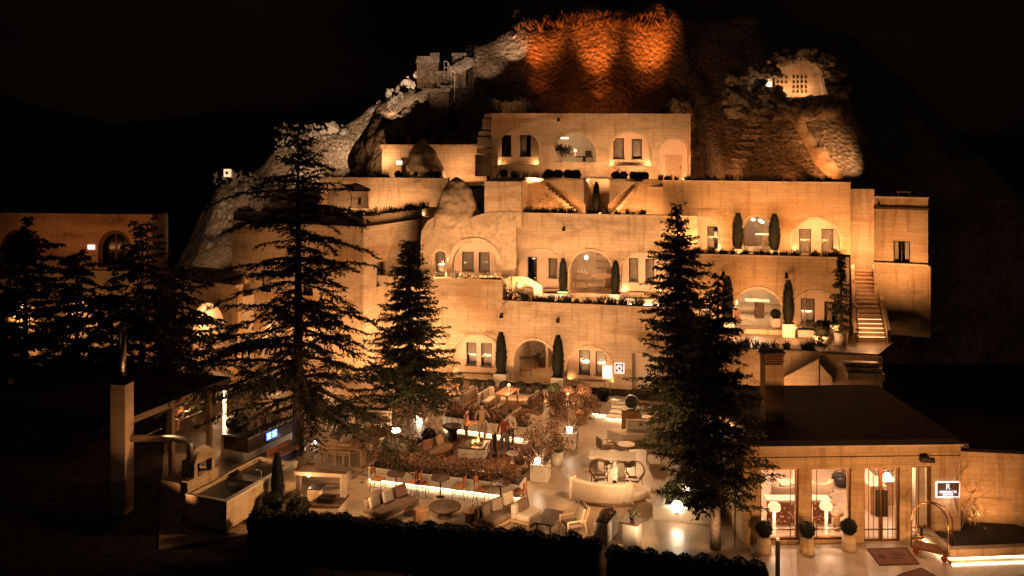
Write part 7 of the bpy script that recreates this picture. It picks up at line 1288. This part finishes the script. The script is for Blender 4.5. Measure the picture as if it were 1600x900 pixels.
for x_, y_, lb in ((1194, 862, 'potted ball bush at the left lobby window'), (1261, 863, 'potted ball bush between the left and middle lobby windows'), (1326, 858, 'potted ball bush between the middle lobby window and the doors')): potted_ball(G(x_, y_), .52, .24, .19, .27, lb, 'potted ball bushes at the lobby', 'limestone_pale')
q = G(1215, 900); e = empty('bollard', (q.x, q.y, 0), 0, 'slim black bollard at the edge of the lobby forecourt', 'bollard'); part(e, 'post', 'dark_metal', lambda mb: mb.box((0, 0, .55), (.12, .12, 1.1)), False, .01); part(e, 'head', 'steel', lambda mb: mb.box((0, 0, 1.14), (.09, .09, .06)))
q = G(1148, 855); e = empty('iron_fence', (q.x, q.y, 0), R(-15), 'thin dark iron bars left of the lobby pillar', 'fence')
for k in range(5): part(e, 'bar', 'dark_metal', lambda mb: mb.box((0, .5 * k, 1.0), (.03, .03, 2.0)))
part(e, 'rail', 'dark_metal', lambda mb: mb.box((0, 1.0, 1.95), (.03, 2.1, .04)))
# street lamp glow on the lobby front, given by unseen spots standing before it
for u_ in (1.1, 3.2, 5.4, 6.8): light('street_glow_spot', 'SPOT', WL.pt(u_, 1.2, 5.0), 135, (1, .46, .17), WL.pt(u_, 2.4, 0), .2, 90, .8)
light('bed_uplight', 'SPOT', G(1540, 840, .45), 60, AMB, WG.pt(1.0, 2.0, 0), .06, 110, .8)
light('forecourt_spot', 'SPOT', WL.pt(4.9, 2.75, .4), 60, (1, .52, .25), WL.pt(4.4, 0, 2.2), .05, 110, 1.0); light('forecourt_spot', 'SPOT', WL.pt(1.6, 2.75, .4), 50, (1, .52, .25), WL.pt(1.6, 0, 2.2), .05, 110, 1.0)  # light of the projector plus an added spot, both brightening the forecourt
# ---------------------------------------------------------------- people at the fire pit
def person(label, loc, rz, H, top, trousers, pose, hair_len=.0):
    """one continuous skinned body in several cloth zones, hair as a part"""
    s = H / 1.75; lean = pose.get('lean', 0); V3 = Vector
    def T(y, z): return V3((0, -lean * max(0, z - .95) , z - .12 * lean * max(0, z - 1.2)))
    J = {}; E = []; Rr = {}; Z = {}
    def j(n, p, r, zone, par=None):
        J[n] = V3(p); Rr[n] = r; Z[n] = zone
        if par: E.append((par, n))
    def up(x, y, z): t = max(0, z - .95); return (x, y - lean * t, z - .18 * lean * t)
    j('pelvis', (0, 0, .96), (.155, .115), 1); j('waist', up(0, 0, 1.10), (.14, .10), 0, 'pelvis'); j('chest', up(0, .0, 1.3), (.17, .115), 0, 'waist'); j('collar', up(0, .01, 1.43), (.12, .085), 0, 'chest'); j('neck', up(0, .0, 1.5), (.052, .055), 2, 'collar'); j('jaw', up(0, -.015, 1.57), (.065, .08), 2, 'neck'); j('skull', up(0, -.005, 1.67), (.078, .095), 2, 'jaw'); j('crown', up(0, 0, 1.735), (.05, .06), 2, 'skull'); j('nose', up(0, -.105, 1.62), (.014, .014), 2, 'jaw')
    for sd, nm in ((-1, 'l'), (1, 'r')):
        st = pose.get('step' + nm, 0); j('hip' + nm, (sd * .1, 0, .88), (.095, .1), 1, 'pelvis'); j('knee' + nm, (sd * .115, -.03 + st * .5 - .02, .5), (.062, .066), 1, 'hip' + nm); j('ankle' + nm, (sd * .12, st + .02, .1), (.042, .046), 1, 'knee' + nm); j('heel' + nm, (sd * .12, st + .0, .045), (.04, .045), 3, 'ankle' + nm); j('toe' + nm, (sd * .135, st - .17, .035), (.042, .03), 3, 'heel' + nm)
        e_, h_ = pose.get('arm' + nm, ((.3, .02, 1.1), (.3, -.1, .86))); j('shoulder' + nm, up(sd * .19, 0, 1.4), (.065, .065), 0, 'collar'); j('elbow' + nm, up(sd * e_[0], e_[1], e_[2]), (.047, .047), 0, 'shoulder' + nm); hw = V3(up(sd * h_[0], h_[1], h_[2])); j('wrist' + nm, hw, (.03, .03), 2, 'elbow' + nm)
        d = (hw - J['elbow' + nm]).normalized(); side = d.cross(V3((sd, 0, 0))).normalized(); pc = hw + d * .07; j('palm' + nm, pc, (.036, .026), 2, 'wrist' + nm)
        for k, (o_, l_) in enumerate(((-.03, .06), (-.01, .075), (.01, .07), (.03, .055))):
            b_ = pc + side * o_ + d * .035; j('f%d%s' % (k, nm), b_, (.0095, .0095), 2, 'palm' + nm); j('g%d%s' % (k, nm), b_ + d * l_ * .7 + V3((-sd * .02, 0, 0)), (.0085, .0085), 2, 'f%d%s' % (k, nm))
        j('th' + nm, hw + d * .03 - side * .045, (.011, .011), 2, 'wrist' + nm); j('ti' + nm, hw + d * .075 - side * .06, (.009, .009), 2, 'th' + nm)
    names_ = list(J); idx = {n: i for i, n in enumerate(names_)}; me = bpy.data.meshes.new('person'); me.from_pydata([J[n] * s for n in names_], [(idx[a], idx[b]) for a, b in E], []); o = bpy.data.objects.new('person', me); COL.objects.link(o)
    md = o.modifiers.new('skin', 'SKIN'); sv = me.skin_vertices[0].data
    for n in names_: sv[idx[n]].radius = (Rr[n][0] * s, Rr[n][1] * s); sv[idx[n]].use_root = (n == 'pelvis')
    sb = o.modifiers.new('sub', 'SUBSURF'); sb.levels = 1; sb.render_levels = 1
    dg = bpy.context.evaluated_depsgraph_get(); me2 = bpy.data.meshes.new_from_object(o.evaluated_get(dg)); bpy.data.objects.remove(o)
    keys = [J[n] * s for n in names_]; zz = [Z[n] for n in names_]; mi = []
    for pl_ in me2.polygons:
        c_ = pl_.center; b_ = min(range(len(keys)), key=lambda i: (keys[i] - c_).length - .5 * max(Rr[names_[i]]) * s); mi.append(zz[b_])
    me2.materials.clear(); o = link('person', me2, None)
    for m_ in (top, trousers, 'skin', 'cloth_black'): me2.materials.append(MAT[m_])
    me2.polygons.foreach_set('material_index', mi); me2.polygons.foreach_set('use_smooth', [True] * len(mi)); o.location = loc; o.rotation_euler = (0, 0, rz); tag(o, label, 'person', 'people around the fire pit')
    hc = J['skull'] * s; mb = MB(); mb.ball((hc.x, hc.y + .022 * s, hc.z + .02 * s), .1 * s, 14, 1.05)
    if hair_len: mb.tube([(hc.x, hc.y + .06 * s, hc.z), (hc.x, hc.y + .1 * s, hc.z - hair_len * .5), (hc.x, hc.y + .09 * s, hc.z - hair_len)], [.085 * s, .08 * s, .03 * s], 10)
    mb.build('hair', 'hair', o, True); return o
q = at(728, 699); person('person in a dark orange top and black trousers left of the fire pit', q, R(100), 1.72, 'terracotta', 'cloth_black', dict(lean=.05, arml=((.26, -.08, 1.12), (.18, -.3, 1.1)), armr=((.25, -.1, 1.12), (.1, -.32, 1.12)), stepl=.06))
q = at(753, 695); person('person in a grey shirt behind the fire pit facing it', (q.x, q.y + .25, 0), R(0), 1.8, 'cloth_grey', 'cloth_grey', dict(lean=.12, arml=((.3, .05, 1.12), (.28, -.15, .9)), armr=((.3, .0, 1.12), (.32, -.2, .95))))
q = at(773, 714); person('person in a white vest leaning over the right side of the fire pit', q, R(250), 1.7, 'cloth_white', 'cloth_black', dict(lean=.5, arml=((.26, -.12, 1.15), (.16, -.34, 1.0)), armr=((.26, -.1, 1.15), (.2, -.36, 1.02)), stepr=.12), .22)
q = at(788, 714); person('person in a dark red jacket and jeans with their back to the camera', q, R(195), 1.76, 'cloth_red', 'denim', dict(lean=.1, arml=((.27, -.06, 1.12), (.2, -.28, 1.05)), armr=((.28, -.02, 1.1), (.24, -.25, .98)), stepl=-.05))
q = at(797, 706); person('person in a pale shirt standing behind the one in the dark red jacket', (q.x, q.y + .1, 0), R(150), 1.78, 'cloth_white', 'cloth_black', dict(lean=.05))
# ---------------------------------------------------------------- trees
q = at(466, 704); conifer('cedar_tree', 'tall spreading cedar with drooping open branches on the left', (q.x, q.y, 0), 13.9, 5.5, 101, 'cedar', mat='cedar_needles', dens=.75, base=.1, lsz=1.0)
q = at(640, 655); conifer('spruce_tree', 'shorter dense spruce right of the cedar', (q.x, q.y, 0), 8.7, 3.2, 102, dens=.85, base=.08)
p = V(1072, 700, 35.3); conifer('spruce_tree', 'tall dense spruce in the white planter right of centre', (p.x, p.y, .3), 10.5, 3.3, 103, dens=.7, base=.12, lean=(-.42, 0), skirt=lambda k: min(1, .5 + 1.1 * k))
q = at(1118, 858); conifer('spruce_tree', 'nearer spruce with a bare lower trunk beside the lobby', (q.x, q.y, 0), 9.0, 2.5, 104, dens=.62, base=.2, lean=(.1, 0), skirt=lambda k: min(1, .6 + 1.1 * k))
dk = ((40, 610, 349, 2.4, 'big dark pine at the far left edge'), (222, 620, 352, 2.3, 'dark pine right of the far left hall sign'), (120, 640, 395, 2.0, 'lower dark pine between the two far left pines'), (285, 600, 420, 1.9, 'dark pine in front of the low left house'), (175, 680, 440, 1.8, 'small dark pine behind the steel flue'), (-10, 700, 420, 2.4, 'dark pine cut by the left edge'))
for i, (x_, y_, ty, r_, lb) in enumerate(dk): q = at(x_, y_); H_ = CAM_Z - (ty - HOR) * q.y / FPX; conifer('pine_tree', lb, (q.x, q.y, 0), H_, r_ * 1.45, 110 + i, 'cedar', 'dark pines at the far left', 'dark_leaf', .8, .12, step_=.16, lsz=1.7)
